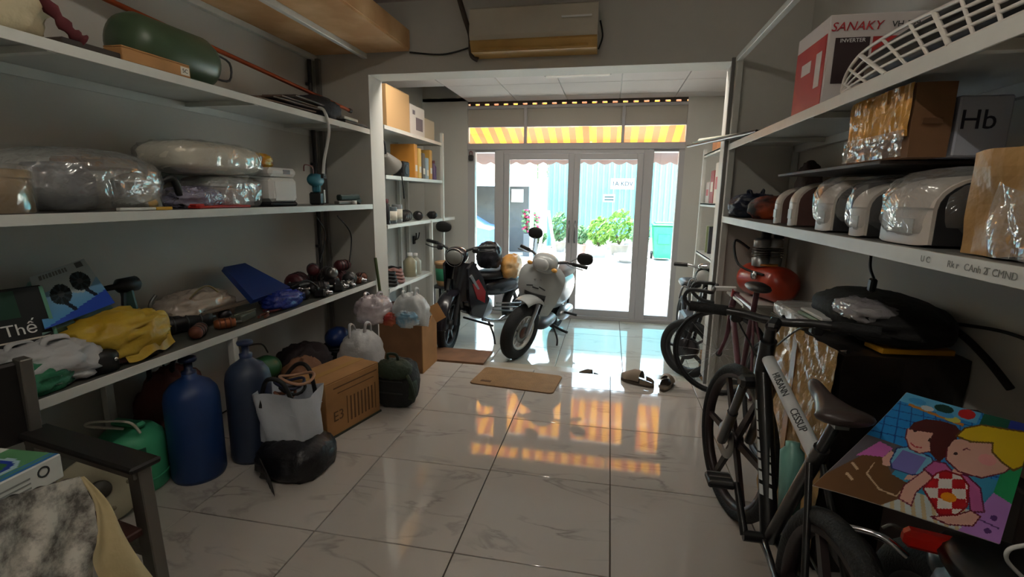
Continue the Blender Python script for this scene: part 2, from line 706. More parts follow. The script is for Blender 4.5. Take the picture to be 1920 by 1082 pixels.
# unseen ceiling lamps added to brighten the room, above and behind the camera
m_added_tube = mat('added_tube_light', (255, 250, 240), 0.4, emit=(255, 246, 232), estr=7.0)
for (lx, ly, nm) in ((-0.55, 0.9, 'added ceiling tube lamp nearest the beam'), (-0.55, -1.3, 'added ceiling tube lamp nearest the back wall')):
    t = thing('added_ceiling_lamp', nm, 'lamp', (lx, ly, H), 0, 'added ceiling tube lamps')
    MB().box((lx, ly, H - 0.02), (0.09, 1.22, 0.04), bev=0.008).build('housing', m_white_steel, t)
    MB().tube([(lx, ly - 0.58, H - 0.056), (lx, ly + 0.58, H - 0.056)], 0.014, 10).build('tube', m_added_tube, t)

# two unseen strip lamps added to brighten the entrance, hidden behind the beam
m_added_strip = mat('added_strip_light', (255, 250, 240), 0.5, emit=(255, 247, 234), estr=2.6)
for (lx, nm) in ((-1.15, 'added entrance ceiling strip lamp above the motorbikes'), (0.25, 'added entrance ceiling strip lamp above the bicycles')):
    t = thing('added_ceiling_lamp', nm, 'lamp', (lx, 4.065, 2.485), 0, 'added strip lamps on the entrance ceiling')
    MB().box((lx, 4.065, 2.48), (1.24, 0.21, 0.01)).build('housing', m_white_steel, t)
    MB().box((lx, 4.065, 2.4735), (1.2, 0.18, 0.003)).build('diffuser', m_added_strip, t)

# ------------------------------------------------------------------ glass front
m_frame = mat('aluminium_frame', (176, 174, 176), 0.4, 0.0)
m_glass = glass_mat('door_glass')
m_board = mat('grey_fascia_board', (180, 174, 164), 0.7)
f = MB()
f.box(((XL - 1.77) / 2, YF + 0.05, 1.17), (-1.77 - XL, 0.1, 2.74)).box(((XR + 0.81) / 2, YF + 0.05, 1.17), (XR - 0.81, 0.1, 2.74))
f.box(((XL + XR) / 2, YF + 0.05, 2.86), (XR - XL + 0.3, 0.1, 0.72))
struct(f, 'wall_front', m_wall)
# door frame: outer posts, transom bar, sill
f = MB()
zb = ZF
for x0, x1 in ((-1.77, -1.68), (0.75, 0.81)):
    f.box(((x0 + x1) / 2, YF + 0.05, (zb + 2.0) / 2), (x1 - x0, 0.10, 2.0 - zb))
f.box((-0.48, YF + 0.04, 1.965), (2.58, 0.12, 0.075), bev=0.004)
f.box((-0.475, YF + 0.04, 1.908), (1.78, 0.09, 0.05))
f.box((-1.365, YF + 0.04, 0.89), (0.11, 0.11, 2.06), bev=0.004).box((0.415, YF + 0.04, 0.89), (0.11, 0.11, 2.06), bev=0.004)
f.box((-0.48, YF + 0.04, zb + 0.02), (2.58, 0.12, 0.04), bev=0.004)
door = struct(f, 'door_1', m_frame)
for (x0, x1) in ((-1.308, -0.446), (-0.444, 0.358)):
    L = MB()
    s_ = 0.07
    L.box((x0 + s_ / 2, YF + 0.02, 0.89), (s_, 0.05, 1.98), bev=0.004).box((x1 - s_ / 2, YF + 0.02, 0.89), (s_, 0.05, 1.98), bev=0.004)
    L.box(((x0 + x1) / 2, YF + 0.02, 1.845), (x1 - x0 - 2 * s_ + 0.002, 0.044, 0.07), bev=0.003).box(((x0 + x1) / 2, YF + 0.02, -0.055), (x1 - x0 - 2 * s_ + 0.002, 0.044, 0.08), bev=0.003)
    lo = L.build('door_leaf', m_frame, door)
    MB().box(((x0 + x1) / 2, YF + 0.02, 0.89), (x1 - x0 - 0.14, 0.008, 1.84)).build('glass_pane', m_glass, lo)
    hx = x1 - 0.035 if x0 < -1 else x0 + 0.035
    MB().tube([(hx, YF - 0.005, 0.82), (hx, YF - 0.045, 0.85), (hx, YF - 0.045, 1.05), (hx, YF - 0.005, 1.08)], 0.009, 8).build('door_handle', m_steel, lo)
for n_, (x0, x1) in enumerate(((-1.68, -1.42), (0.47, 0.75))):
    b = MB()
    b.box(((x0 + x1) / 2, YF + 0.05, 1.915), (x1 - x0, 0.05, 0.03)).box(((x0 + x1) / 2, YF + 0.05, -0.08), (x1 - x0, 0.05, 0.05))
    wn = struct(b, 'window_%d' % (n_ + 2), m_frame)
    MB().box(((x0 + x1) / 2, YF + 0.05, 0.92), (x1 - x0, 0.008, 1.96)).build('glass_pane', m_glass, wn)
# transom: grey board above, clear panes below, two mullions
b = MB()
for x in (-1.05, 0.105):
    b.box((x, YF + 0.04, 2.22), (0.035, 0.07, 0.44), bev=0.003)
b.box((-0.48, YF + 0.04, 2.425), (2.58, 0.10, 0.03)).box((-0.48, YF + 0.045, 2.205), (2.58, 0.03, 0.015))
wn = struct(b, 'window_1', m_frame)
for x0, x1 in ((-1.77, -1.066), (-1.034, 0.089), (0.121, 0.81)):
    MB().box(((x0 + x1) / 2, YF + 0.05, 2.1), (x1 - x0, 0.008, 0.2)).build('glass_pane', m_glass, wn)
    MB().box(((x0 + x1) / 2, YF + 0.05, 2.308), (x1 - x0, 0.02, 0.212)).build('board_panel', m_board, wn)
# perforated shutter slat above the transom, daylight shows through its slots
b = MB()
b.box((-0.47, YF + 0.05, 2.447), (2.72, 0.03, 0.014)).box((-0.47, YF + 0.05, 2.487), (2.72, 0.03, 0.026))
for i in range(24):
    b.box((-1.83 + i * 0.118, YF + 0.05, 2.464), (0.062, 0.03, 0.022))
struct(b, 'trim_2', mat('shutter_bronze', (74, 58, 44), 0.5))
# little padlock and keys hung at the top of the left sidelight
t = thing('hanging_padlock', 'small black padlock hanging at the top left of the glass front', 'padlock', (-1.72, YF - 0.03, 1.8))
MB().box((-1.72, YF - 0.03, 1.83), (0.06, 0.03, 0.07), bev=0.01).build('lock_body', m_dark, t)
MB().tube(bez([(-1.735, YF - 0.03, 1.86), (-1.735, YF - 0.03, 1.90), (-1.705, YF - 0.03, 1.90), (-1.705, YF - 0.03, 1.86)], 5), 0.005, 6).build('shackle', mat('rusty_red', (112, 48, 42), 0.6), t)

# ------------------------------------------------------------------ outside
m_ground = mat('yard_concrete', (160, 155, 148), 0.85, var=0.06, vscale=2)
struct(MB().box((0, 21.15, -0.25), (40, 30, 0.1)), 'floor_yard', m_ground)

# striped awning
m_aw = bpy.data.materials.new('striped_awning_cloth')
m_aw.use_nodes = True
N, Lk = m_aw.node_tree.nodes, m_aw.node_tree.links
pb = N['Principled BSDF']
pb.inputs['Roughness'].default_value = 0.7
tc = N.new('ShaderNodeTexCoord')
sx_ = N.new('ShaderNodeSeparateXYZ')
Lk.new(tc.outputs['Object'], sx_.inputs[0])
mm = N.new('ShaderNodeMath')
mm.operation = 'PINGPONG'
mm.inputs[1].default_value = 0.1
Lk.new(sx_.outputs['X'], mm.inputs[0])
rp = N.new('ShaderNodeValToRGB')
rp.color_ramp.interpolation = 'CONSTANT'
rp.color_ramp.elements[0].color = lin((238, 176, 0))
rp.color_ramp.elements[1].color = lin((196, 100, 40))
rp.color_ramp.elements[1].position = 0.05
Lk.new(mm.outputs[0], rp.inputs['Fac'])
Lk.new(rp.outputs['Color'], pb.inputs['Base Color'])
tl = N.new('ShaderNodeBsdfTranslucent')
Lk.new(rp.outputs['Color'], tl.inputs['Color'])
mx = N.new('ShaderNodeMixShader')
mx.inputs[0].default_value = 0.2
Lk.new(pb.outputs[0], mx.inputs[1])
Lk.new(tl.outputs[0], mx.inputs[2])
Lk.new(mx.outputs[0], N['Material Output'].inputs['Surface'])
aw = thing('awning', 'yellow and orange striped shop awning over the entrance', 'awning', (-0.5, 6.2, 2.3))
AX0, AX1 = -3.0, 2.0


def awf(u, v):
    x = AX0 + (AX1 - AX0) * u
    return Vector((x, 6.17 + 1.93 * v, 2.95 - 0.86 * v - 0.05 * sin(pi * v)))


b = MB().grid(awf, 50, 8)
b.grid(lambda u, v: awf(u, v) + Vector((0, 0, 0.006)), 50, 8)
b.build('canopy', m_aw, aw)
vb = MB()


def val(u, v, dy=0.0):
    x = AX0 + (AX1 - AX0) * u
    dep = 0.17 + 0.045 * abs(sin(pi * (x / 0.22)))
    return Vector((x, 8.1 + dy + 0.02 * sin(x * 9), 2.09 - dep * v))


vb.grid(lambda u, v: val(u, v), 180, 3).grid(lambda u, v: val(u, v, 0.006), 180, 3)
vb.build('valance', mat('shaded_valance_cloth', (150, 138, 138), 0.8, tlum=0.35), aw)  # backlit shade of the striped cloth put into this grey
fb = MB()
fb.tube([(AX0, 8.08, 2.075), (AX1, 8.08, 2.075)], 0.018, 8)
for x in (-2.6, 1.6):
    fb.tube([(x, 6.17, 2.35), (x, 8.06, 2.06)], 0.013, 6)
fb.build('awning_frame', m_white_steel, aw)

# teal corrugated fence, sheet by sheet, with posts
m_teal = mat('teal_corrugated_sheet', (118, 178, 180), 0.6, var=0.06, vscale=1.5)
YE = 15.2
fn = thing('sheet_fence', 'tall teal corrugated metal fence across the yard', 'fence', (2.0, YE, -0.2))
x = -1.9
me0 = None
while x < 7.5:
    b = MB()

    def cf(u, v, x=x):
        xx = x + 0.98 * u
        ph = (u * 6) % 1.0
        dy = 0.04 if ph < 0.35 else (0.0 if ph > 0.5 else 0.04 * (0.5 - ph) / 0.15)
        return Vector((xx, YE - dy, -0.15 + 3.5 * v))
    b.grid(cf, 60, 1, smooth=False)
    b.box((x + 0.49, YE + 0.02, 1.6), (0.98, 0.02, 3.5))
    if me0 is None:
        o = b.build('metal_sheet', m_teal, fn)
        me0, x0_ = o.data, x
    else:
        o = bpy.data.objects.new('metal_sheet', me0)
        COL.objects.link(o)
        o.parent = fn
        o.location = (x - x0_, 0, 0)
    x += 0.985
MB().box((2.95, YE - 0.06, 0.0), (9.4, 0.12, 0.4)).build('kerb', m_sill, fn)
sp_ = single(MB().box((-2.06, YE - 0.1, 1.7), (0.22, 0.22, 3.8), bev=0.01).lathe([(0.1, 0), (0.13, 0.05), (0.0, 0.12)], 4, Matrix.Translation((-2.05, YE - 0.1, 3.6))), 'gate_pillar', m_white_pl,
             'white pillar at the left end of the teal fence', 'pillar')

# address sign on a thin pole
sg = thing('sign_post', 'white sign with dark lettering on a thin pole before the teal fence', 'sign', (0.45, 14.6, -0.2))
c = at(1167, 345, 'Y', 14.55)
MB().box((c.x, 14.55, c.z), (0.66, 0.02, 0.3), bev=0.004).build('sign_board', mat('sign_white', (150, 156, 158), 0.6), sg)
text('lettering', '1A KDV', frame((c.x, 14.537, c.z), (1, 0, 0), (0, 0, 1)), 0.17, mat('sign_ink', (24, 30, 40), 0.7), sg, 0.002)
MB().tube([(c.x + 0.02, 14.6, -0.2), (c.x + 0.02, 14.6, c.z + 0.15)], 0.025, 8).build('pole', mat('grey_pole', (110, 120, 124), 0.5), sg)
c2 = at(1142, 372, 'Y', 14.7)
ob = MB().box((c2.x, 14.6, c2.z), (0.34, 0.02, 0.22), bev=0.004)
ob.build('small_board', mat('pale_teal_board', (150, 200, 200), 0.6), sg)
for k_ in (-1, 1):
    MB().box((c2.x, 14.587, c2.z + 0.04 * k_), (0.26, 0.004, 0.03)).build('lettering', MATS['sign_ink'], sg)

# potted shrubs by the fence
m_leaf = mat('sunny_leaf', (86, 128, 46), 0.6, col2=(140, 172, 84), vscale=9, tlum=0.4)
m_leaf2 = mat('pale_leaf', (92, 134, 90), 0.6, col2=(140, 168, 126), vscale=9, tlum=0.4)
m_pot = mat('whitewashed_pot', (150, 146, 142), 0.8, var=0.1)
m_potp = mat('pink_pot', (196, 150, 144), 0.8, var=0.1)


def shrub(px, py, w_, h_, label, lm=None, seed=0, pm=None, Y=13.4, ph=0.3):
    p = at(px, py, 'Y', Y)
    rnd = random.Random(seed)
    t = thing('potted_shrub', label, 'plant', (p.x, Y, -0.2), 0, 'potted plants along the fence')
    T = Matrix.Translation((p.x, Y, -0.2))
    r_ = min(0.26, w_ * 0.4)
    MB().lathe([(r_ * 0.75, 0), (r_, ph * 0.9), (r_ * 1.08, ph * 0.9), (r_ * 1.08, ph), (r_ * 0.85, ph), (r_ * 0.8, ph - 0.05)], 16, T).build('pot', pm or m_pot, t)
    st = MB()
    lf = MB()
    for k in range(7):
        a = rnd.uniform(0, 6.28)
        tip = Vector((p.x + cos(a) * w_ * 0.3, Y + sin(a) * w_ * 0.2, -0.2 + ph + h_ * rnd.uniform(0.5, 0.8)))
        st.tube([(p.x, Y, -0.2 + ph - 0.06), tip], [0.012, 0.005], 5)
    for k in range(300):
        q = Vector((rnd.gauss(0, 1), rnd.gauss(0, 1), rnd.gauss(0, 1))).normalized() * rnd.uniform(0.5, 1.0) ** 0.5
        c_ = Vector((p.x + q.x * w_ * 0.5, Y + q.y * w_ * 0.35, -0.2 + ph + h_ * 0.5 + q.z * h_ * 0.5))
        n_ = Vector((rnd.gauss(0, 1), rnd.gauss(0, 1), rnd.gauss(0.6, 1))).normalized()
        a1 = n_.orthogonal().normalized() * rnd.uniform(0.07, 0.12)
        a2 = n_.cross(a1).normalized() * rnd.uniform(0.025, 0.04)
        lf.add([c_ - a1, c_ + a2, c_ + a1, c_ - a2], [(0, 1, 2, 3)], False)
    st.build('stems', mat('shrub_stem', (96, 82, 60), 0.8), t)
    tag(lf.build('foliage', lm or m_leaf, t), kind='stuff')


shrub(1122, 470, 0.6, 0.75, 'bright green bushy shrub in a pot under the white sign', m_leaf, 1, None, 13.2)
shrub(1160, 472, 0.75, 0.95, 'largest yellow green shrub in a pot by the fence', m_leaf, 2, None, 13.9)
shrub(1198, 472, 0.5, 0.65, 'low shrub in a pot right of the largest yellow green one', m_leaf2, 3)
shrub(1088, 470, 0.4, 0.5, 'small pale plant in a pink pot seen beside the door stile', m_leaf2, 4, m_potp, 13.5)
shrub(1048, 466, 0.5, 0.85, 'pale shrub in a pot left of the door stiles near the white pillar', m_leaf2, 5, None, 14.2)
shrub(1010, 466, 0.4, 0.35, 'small leafy plant in a white pot behind the scooter', m_leaf2, 6)
p = at(1165, 480, 'Z', -0.2)
single(MB().lathe([(0.15, 0), (0.3, 0.12), (0.32, 0.2), (0.27, 0.2), (0.2, 0.1), (0, 0.08)], 20, Matrix.Translation((p.x + 0.1, p.y - 1.3, -0.2))), 'stone_basin', m_pot,
       'empty low stone basin on the ground before the shrubs', 'basin')

# green wheelie bin
p = at(1240, 487, 'Z', -0.2)
m_bin = mat('green_bin_plastic', (26, 132, 92), 0.5)
t = thing('wheelie_bin', 'green plastic wheelie bin standing before the teal fence', 'bin', (p.x, p.y, -0.2))
b = MB()
x0, y0 = p.x, p.y
prof = [(0.20, 0.22, -0.12), (0.27, 0.30, 0.62)]
vs = []
for (hx, hy, z) in ((0.2, 0.23, -0.14), (0.27, 0.3, 0.66)):
    vs += [(x0 - hx, y0 - hy, z), (x0 + hx, y0 - hy, z), (x0 + hx, y0 + hy, z), (x0 - hx, y0 + hy, z)]
b.add(vs, [(3, 2, 1, 0), (4, 5, 6, 7), (0, 1, 5, 4), (1, 2, 6, 5), (2, 3, 7, 6), (3, 0, 4, 7)])
b.box((x0, y0 - 0.285, 0.35), (0.3, 0.03, 0.25), bev=0.01)
b.build('bin_body', m_bin, t)
lb = MB().box((x0, y0, 0.70), (0.60, 0.66, 0.05), bev=0.02).box((x0, y0 + 0.05, 0.74), (0.46, 0.46, 0.05), bev=0.02)
lb.build('lid', m_bin, t)
for s_ in (-1, 1):
    MB().lathe([(0.0, -0.025), (0.09, -0.025), (0.1, 0), (0.09, 0.025), (0, 0.025)], 16, Matrix.Translation((x0 + 0.24 * s_, y0 + 0.22, -0.1)) @ Matrix.Rotation(pi / 2, 4, 'Y')).build('wheel', m_rubber, t)

# neighbour's lean-to shop at the left
m_shop = mat('neighbour_wall', (96, 98, 98), 0.85, var=0.08)
YN = 13.2
t = thing('lean_to_shop', 'grey lean-to stall with a cream canopy across the yard', 'building', (-4.6, YN, -0.2))
MB().box((-4.7, YN + 0.6, 1.0), (4.9, 0.15, 2.4)).build('wall', m_shop, t)
b = MB()
pc = at(1008, 345, 'Y', YN - 0.8)
b.add([(-7.4, YN - 0.9, 1.75), (pc.x, YN - 0.9, 1.70), (pc.x - 0.25, YN + 0.7, 2.45), (-7.4, YN + 0.7, 2.5),
       (-7.4, YN - 0.9, 1.70), (pc.x, YN - 0.9, 1.65), (pc.x - 0.25, YN + 0.7, 2.40), (-7.4, YN + 0.7, 2.45)],
      [(0, 1, 2, 3), (7, 6, 5, 4), (0, 4, 5, 1), (1, 5, 6, 2), (2, 6, 7, 3), (3, 7, 4, 0)])
b.build('roof', mat('cream_canopy', (156, 138, 112), 0.8, tlum=0.3), t)
MB().box(((-7.4 + pc.x) / 2, YN - 0.92, 1.66), (pc.x + 7.4, 0.03, 0.10)).build('fascia', m_white_pl, t)
for xx in (-6.6, pc.x - 0.12):
    MB().box((xx, YN - 0.85, 0.72), (0.08, 0.08, 1.9)).build('post', m_white_pl, t)
pn = at(970, 367, 'Y', YN + 0.5)
single(MB().box((pn.x, YN + 0.505, pn.z), (0.34, 0.02, 0.36)).box((pn.x, YN + 0.492, pn.z + 0.06), (0.24, 0.004, 0.03)), 'paper_notice', m_white_pl,
       'white paper notice on the grey stall wall', 'notice')
# tree behind the stall
rnd = random.Random(3)
pt = at(1012, 325, 'Y', 17.5)
t = thing('tree', 'pale green tree behind the cream canopy', 'tree', (pt.x, 17.5, -0.2))
MB().tube([(pt.x, 17.5, -0.2), (pt.x + 0.1, 17.5, 1.6), (pt.x, 17.5, 3.0)], [0.13, 0.1, 0.06], 8).build('trunk', MATS['shrub_stem'], t)
lf = MB()
for k in range(900):
    q = Vector((rnd.gauss(0, 1), rnd.gauss(0, 1), rnd.gauss(0, 1))).normalized() * rnd.uniform(0.4, 1.0)
    c_ = Vector((pt.x + q.x * 1.1, 17.5 + q.y * 0.9, 2.9 + q.z * 1.0))
    n_ = Vector((rnd.gauss(0, 1), rnd.gauss(0, 1), rnd.gauss(0.6, 1))).normalized()
    a1 = n_.orthogonal().normalized() * 0.13
    a2 = n_.cross(a1).normalized() * 0.05
    lf.add([c_ - a1, c_ + a2, c_ + a1, c_ - a2], [(0, 1, 2, 3)])
tag(lf.build('foliage', m_leaf2, t), kind='stuff')
# folding ladder
pl_ = at(1026, 470, 'Z', -0.2)
t = thing('step_ladder', 'white folding step ladder standing open across the yard', 'ladder', (pl_.x, 13.0, -0.2))
X0 = at(1026, 430, 'Y', 13.0).x
for sgn in (-1, 1):
    b = MB()
    for dy in (-0.2, 0.2):
        b.tube([(X0 + 0.24 * sgn, 13.0 + dy, -0.2), (X0 + 0.02 * sgn, 13.0 + dy * 0.7, 1.0)], 0.02, 6)
    lg = b.build('ladder_side', m_white_pl, t)
    for k in range(3):
        z = 0.05 + 0.28 * k
        xx = X0 + sgn * (0.24 - 0.22 * (z + 0.2) / 1.2)
        MB().box((xx, 13.0, z), (0.04, 0.36, 0.02)).build('rung', m_white_pl, lg)
# flower rack and hidden bric-a-brac at the stall: crates and a parked blue car
pf = at(995, 420, 'Y', 12.9)
m_pink = mat('pink_flowers', (190, 60, 96), 0.7)
t = thing('flower_stand', 'stand of pink flowers before the grey stall wall', 'plant', (pf.x, 12.9, -0.2))
MB().box((pf.x, 12.9, 0.1), (0.34, 0.3, 0.6), bev=0.01).build('crate', m_shop, t)
lf, lg = MB(), MB()
for k in range(160):
    c_ = Vector((pf.x + rnd.uniform(-0.22, 0.2), 12.9 + rnd.uniform(-0.15, 0.15), 0.45 + rnd.uniform(0, 0.55)))
    (lf if k % 3 == 0 else lg).blob(c_, (0.045, 0.045, 0.035), n=6, m=4)
tag(lf.build('blossom', m_pink, t), kind='stuff')
tag(lg.build('foliage', m_leaf2, t), kind='stuff')
pcx = at(905, 440, 'Y', 12.2)
t = thing('parked_car', 'pale blue car parked under the stall canopy', 'car', (pcx.x, 12.2, -0.2))
CP = [(-2.0, 0.15), (-2.0, 0.62), (-1.5, 0.72), (-0.9, 0.78), (-0.4, 1.22), (0.9, 1.25), (1.6, 0.85), (1.95, 0.78), (2.0, 0.2)]
T = frame((pcx.x - 1.5, 12.6, -0.2), (1, 0, 0), (0, 0, 1))
MB().prism(CP, 1.5, T).build('car_body', mat('pale_blue_car_paint', (84, 116, 150), 0.35), t)
MB().prism([(-0.7, 0.8), (-0.3, 1.15), (0.85, 1.17), (1.35, 0.85)], 0.02, T, z0=1.5).build('side_window', m_dark, t)
for xx in (-1.25, 1.3):
    MB().lathe([(0, 0), (0.3, 0), (0.32, 0.08), (0.3, 0.18), (0, 0.18)], 20, T @ Matrix.Translation((xx, 0.3, 1.4))).build('wheel', m_rubber, t)
# a street behind everything closes the yard
struct(MB().box((-2, 30, 1.2), (60, 0.3, 3.2)), 'wall_street', m_wall)

# ------------------------------------------------------------------ left rack
L1, L2, L3 = 1.874, 1.293, 0.666
XF = -1.885                      # front edge of the left rack
rk = thing('storage_rack', 'long white steel rack with three shelves along the left wall', 'rack', (-2.1, 1.5, 0))
YA, YZ = -0.9, 3.71
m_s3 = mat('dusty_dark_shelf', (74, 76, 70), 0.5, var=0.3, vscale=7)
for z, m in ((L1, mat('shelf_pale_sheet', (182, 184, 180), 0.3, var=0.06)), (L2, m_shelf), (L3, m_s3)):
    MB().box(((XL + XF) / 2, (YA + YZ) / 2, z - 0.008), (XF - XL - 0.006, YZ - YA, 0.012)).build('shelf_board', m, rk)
    r = MB().box((XF - 0.002, (YA + YZ) / 2, z - 0.019), (0.006, YZ - YA, 0.038), bev=0.001)
    r.box((XF - 0.02, (YA + YZ) / 2, z - 0.0165), (0.034, YZ - YA, 0.004))
    r.build('front_rail', m_white_steel, rk)
    MB().box((XL + 0.006, (YA + YZ) / 2, z - 0.036), (0.008, YZ - YA, 0.042)).build('back_rail', m_white_steel, rk)
    for y in (0.4, 1.45, 2.45, 3.3):
        MB().box(((XL + XF) / 2, y, z - 0.027), (XF - XL - 0.03, 0.03, 0.024)).build('cross_bar', m_white_steel, rk)
for x_, y in ((XL + 0.06, 1.765), (XF - 0.02, 2.13), (XF - 0.02, 0.2)):
    MB().box((x_, y, 0.315), (0.036, 0.036, 0.625), bev=0.002).build('leg', m_white_steel, rk)
for z in (2.41,):
    MB().box((XF - 0.015, (YA + YZ) / 2, z), (0.036, YZ - YA, 0.036), bev=0.002).build('top_rail', m_white_steel, rk)
    MB().box((XL + 0.025, (YA + YZ) / 2, z), (0.036, YZ - YA, 0.036), bev=0.002).build('top_rail', m_white_steel, rk)
for y in (YZ - 0.02,):
    MB().box((XL + 0.06, y, 1.2), (0.03, 0.03, 2.4)).build('corner_post', mat('mid_grey_steel', (120, 118, 116), 0.5), rk)  # post in a plain mid grey
# loft board on the rack's top rails
m_ply = mat('stained_plywood', (196, 150, 100), 0.6, col2=(226, 186, 138), vscale=2.2)
lp = thing('loft_deck', 'stained plywood loft deck resting on the rack top', 'platform', (-1.94, 1.5, 2.43))
MB().box(((XL - 1.53) / 2 + 0.005, 1.4, 2.438), (-1.53 - XL - 0.02, 4.6, 0.016)).build('plywood_sheet', m_ply, lp)
MB().box((-1.54, 1.4, 2.51), (0.02, 4.6, 0.128)).build('side_board', m_ply, lp)
for y in (0.2, 1.5, 2.8):
    MB().box((-1.95, y, 2.505), (0.78, 0.04, 0.11)).build('joist', m_ply, lp)

# wall conduits in the left corner and loose wires
t = thing('wall_conduit', 'dark grey vertical conduit in the left corner by the partition', 'pipe', (XL + 0.03, 3.6, 0.7))
MB().tube([(XL + 0.03, 3.62, 0.72), (XL + 0.03, 3.62, 2.38)], 0.016, 8).build('pipe', m_dark, t)
for z in (0.95, 1.6, 2.2):
    MB().box((XL + 0.02, 3.62, z), (0.03, 0.05, 0.02)).build('clip', m_dark, t)
m_wc = mat('white_cable', (212, 212, 210), 0.5)
p0, p1, p2, p3 = at(608, 208, 'X', -1.875), at(617, 245, 'X', -1.875), at(608, 300, 'X', -1.875), at(606, 330, 'X', -1.875)
t = thing('white_cable', 'flat white cable hanging from the top left shelf', 'cable', (-1.875, p0.y, 1.45))
MB().tube(bez([p0 + Vector((-0.05, 0, 0.02)), p0, p1, p2, p3], 6), 0.011, 6).build('cord', m_wc, t)
MB().box(p3, (0.02, 0.03, 0.03), bev=0.003).build('plug', m_dark, t)
for k, (a, b_, nm) in enumerate(((592, 600, 'thin black wire looping down the left corner under the middle shelf'), (633, 655, 'thin black wire looped beside the left partition over the parts'))):
    q0, q1, q2 = at(a, 405, 'X', -2.0), at((a + b_) / 2 + 14, 440, 'X', -2.02), at(b_, 492, 'X', -2.0)
    single(MB().tube(bez([q0, q1, q2], 8), 0.005, 6), 'hanging_wire', m_cord, nm, 'wire')


# ------------------------------------------------------------------ generic things
def crumple_box(c, size, seed=0, amp=0.004, rz=0.0, n=6):
    b = MB()
    hx, hy, hz = size[0] / 2, size[1] / 2, size[2] / 2
    R_ = Matrix.Translation(Vector(c)) @ Matrix.Rotation(rz, 4, 'Z')
    for a in range(3):
        for sg in (-1, 1):
            o1, o2 = [(1, 2), (2, 0), (0, 1)][a]
            h = (hx, hy, hz)

            def fn_(u, v, a=a, sg=sg, o1=o1, o2=o2):
                k = [0, 0, 0]
                k[a] = sg * h[a]
                k[o1] = (2 * u - 1) * h[o1] * sg
                k[o2] = (2 * v - 1) * h[o2]
                q = Vector(k)
                nn = noise.noise_vector(q * 9 + Vector((seed, seed * 2, 0)))
                q += nn * amp
                if q.z < -hz:
                    q.z = -hz
                return q
            b.grid(fn_, n, n, smooth=False, T=R_)
    return b


def carton(name, label, c, size, rz=0.0, m=None, seed=0, flaps=True, tape=True, cat='box'):
    """closed carton: body, two top flaps meeting at a seam, tape"""
    m = m or m_card
    t = thing(name, label, cat, (c[0], c[1], c[2]), rz)
    T = WM[t]
    sx, sy, sz = size
    MB().box((0, 0, (sz - 0.008) / 2), (sx, sy, sz - 0.008), T=T, bev=0.003).build('carton_body', m, t)
    for s_ in (-1, 1):
        MB().box((s_ * sx / 4, 0, sz - 0.004), (sx / 2 - 0.003, sy - 0.002, 0.006), T=T, bev=0.001).build('flap', m, t)
    if tape:
        tb = MB().box((0, 0, sz + 0.0008), (0.045, sy + 0.004, 0.0016), T=T)
        for s_ in (-1, 1):
            tb.box((0, s_ * (sy / 2 + 0.001), sz - 0.035), (0.045, 0.0016, 0.07), T=T)
        tb.build('tape', mat('parcel_tape', (190, 150, 96), 0.25), t)
    return t


def bag(name, label, c, size, m, seed=0, handles=True, amp=0.22, freq=2.2, cat='bag', floor=None, hm=None):
    t = thing(name, label, cat, c)
    fl = c[2] if floor is None else floor
    sx, sy, sz = size
    b = MB().blob((c[0], c[1], c[2] + sz * 0.45), (sx / 2, sy / 2, sz * 0.55), (2.6, 2.4), amp, freq, seed, 34, 24, floor=fl, ridge=True)
    b.build('bag_body', m, t)
    if handles:
        rnd = random.Random(seed)
        for s_ in (-1, 1):
            x, y, z = c[0] + s_ * sx * 0.12, c[1] + s_ * sy * 0.1, c[2] + sz * 0.86
            h = sz * rnd.uniform(0.2, 0.35)
            MB().tube(bez([(x, y - sy * 0.16, z), (x + s_ * 0.01, y - sy * 0.12, z + h), (x + s_ * 0.015, y + sy * 0.1, z + h * 0.9), (x, y + sy * 0.16, z)], 6), 0.011, 6, flat=0.4).build('handle', hm or m, t)
    return t


m_bagw = mat('white_bag_plastic', (206, 206, 208), 0.35, bump=0.5, bscale=18, tlum=0.25)
m_bagp = film('pinkish_bag_plastic', (214, 200, 206), body=0.55, scale=18, strength=0.7)
m_bagg = mat('green_bag_plastic', (50, 128, 92), 0.4, bump=0.5, bscale=18, tlum=0.2)
m_bagb = mat('blue_bag_plastic', (28, 50, 142), 0.35, bump=0.6, bscale=20)
m_bagk = mat('black_bag_plastic', (22, 22, 27), 0.4, bump=0.6, bscale=16)
m_gold_tin = mat('tan_tin', (166, 140, 100), 0.3, 0.5)

# ------------------------------------------------------------------ left, top shelf
t = thing('gas_tank', 'olive green gas tank lying on the top left shelf', 'gas tank', (-2.06, 2.1, L1))
m_olive = mat('olive_paint', (64, 84, 62), 0.38, var=0.1)
r_ = 0.125
Tt = frame((-2.06, 1.86, L1 + r_), (1, 0, 0), (0, 0, 1), (0, -1, 0))
Tt = frame((-2.06, 1.84, L1 + r_ + 0.004), (1, 0, 0), (0, 0, -1), (0, 1, 0))
MB().lathe([(0, 0), (0.07, 0.006), (0.105, 0.025), (r_, 0.065), (r_, 0.40), (0.108, 0.445), (0.07, 0.468), (0.028, 0.474), (0, 0.474)], 28, Tt).build('tank_shell', m_olive, t)
MB().lathe([(0.026, 0.46), (0.026, 0.5), (0.014, 0.5), (0.014, 0.53), (0, 0.53)], 12, Tt).build('valve', m_chrome, t)
MB().tube(bez([Tt @ Vector((0.05, 0.06, 0.45)), Tt @ Vector((0.05, 0.05, 0.56)), Tt @ Vector((0.05, -0.04, 0.57)), Tt @ Vector((0.05, -0.06, 0.45))], 4), 0.006, 6).build('guard_wire', m_dark, t)
for s_ in (-1, 1):
    MB().bar((-2.06 + s_ * 0.09, 1.95, L1 + 0.012), (-2.06 + s_ * 0.09, 2.2, L1 + 0.012), 0.02, 0.024).build('foot', m_olive, t)
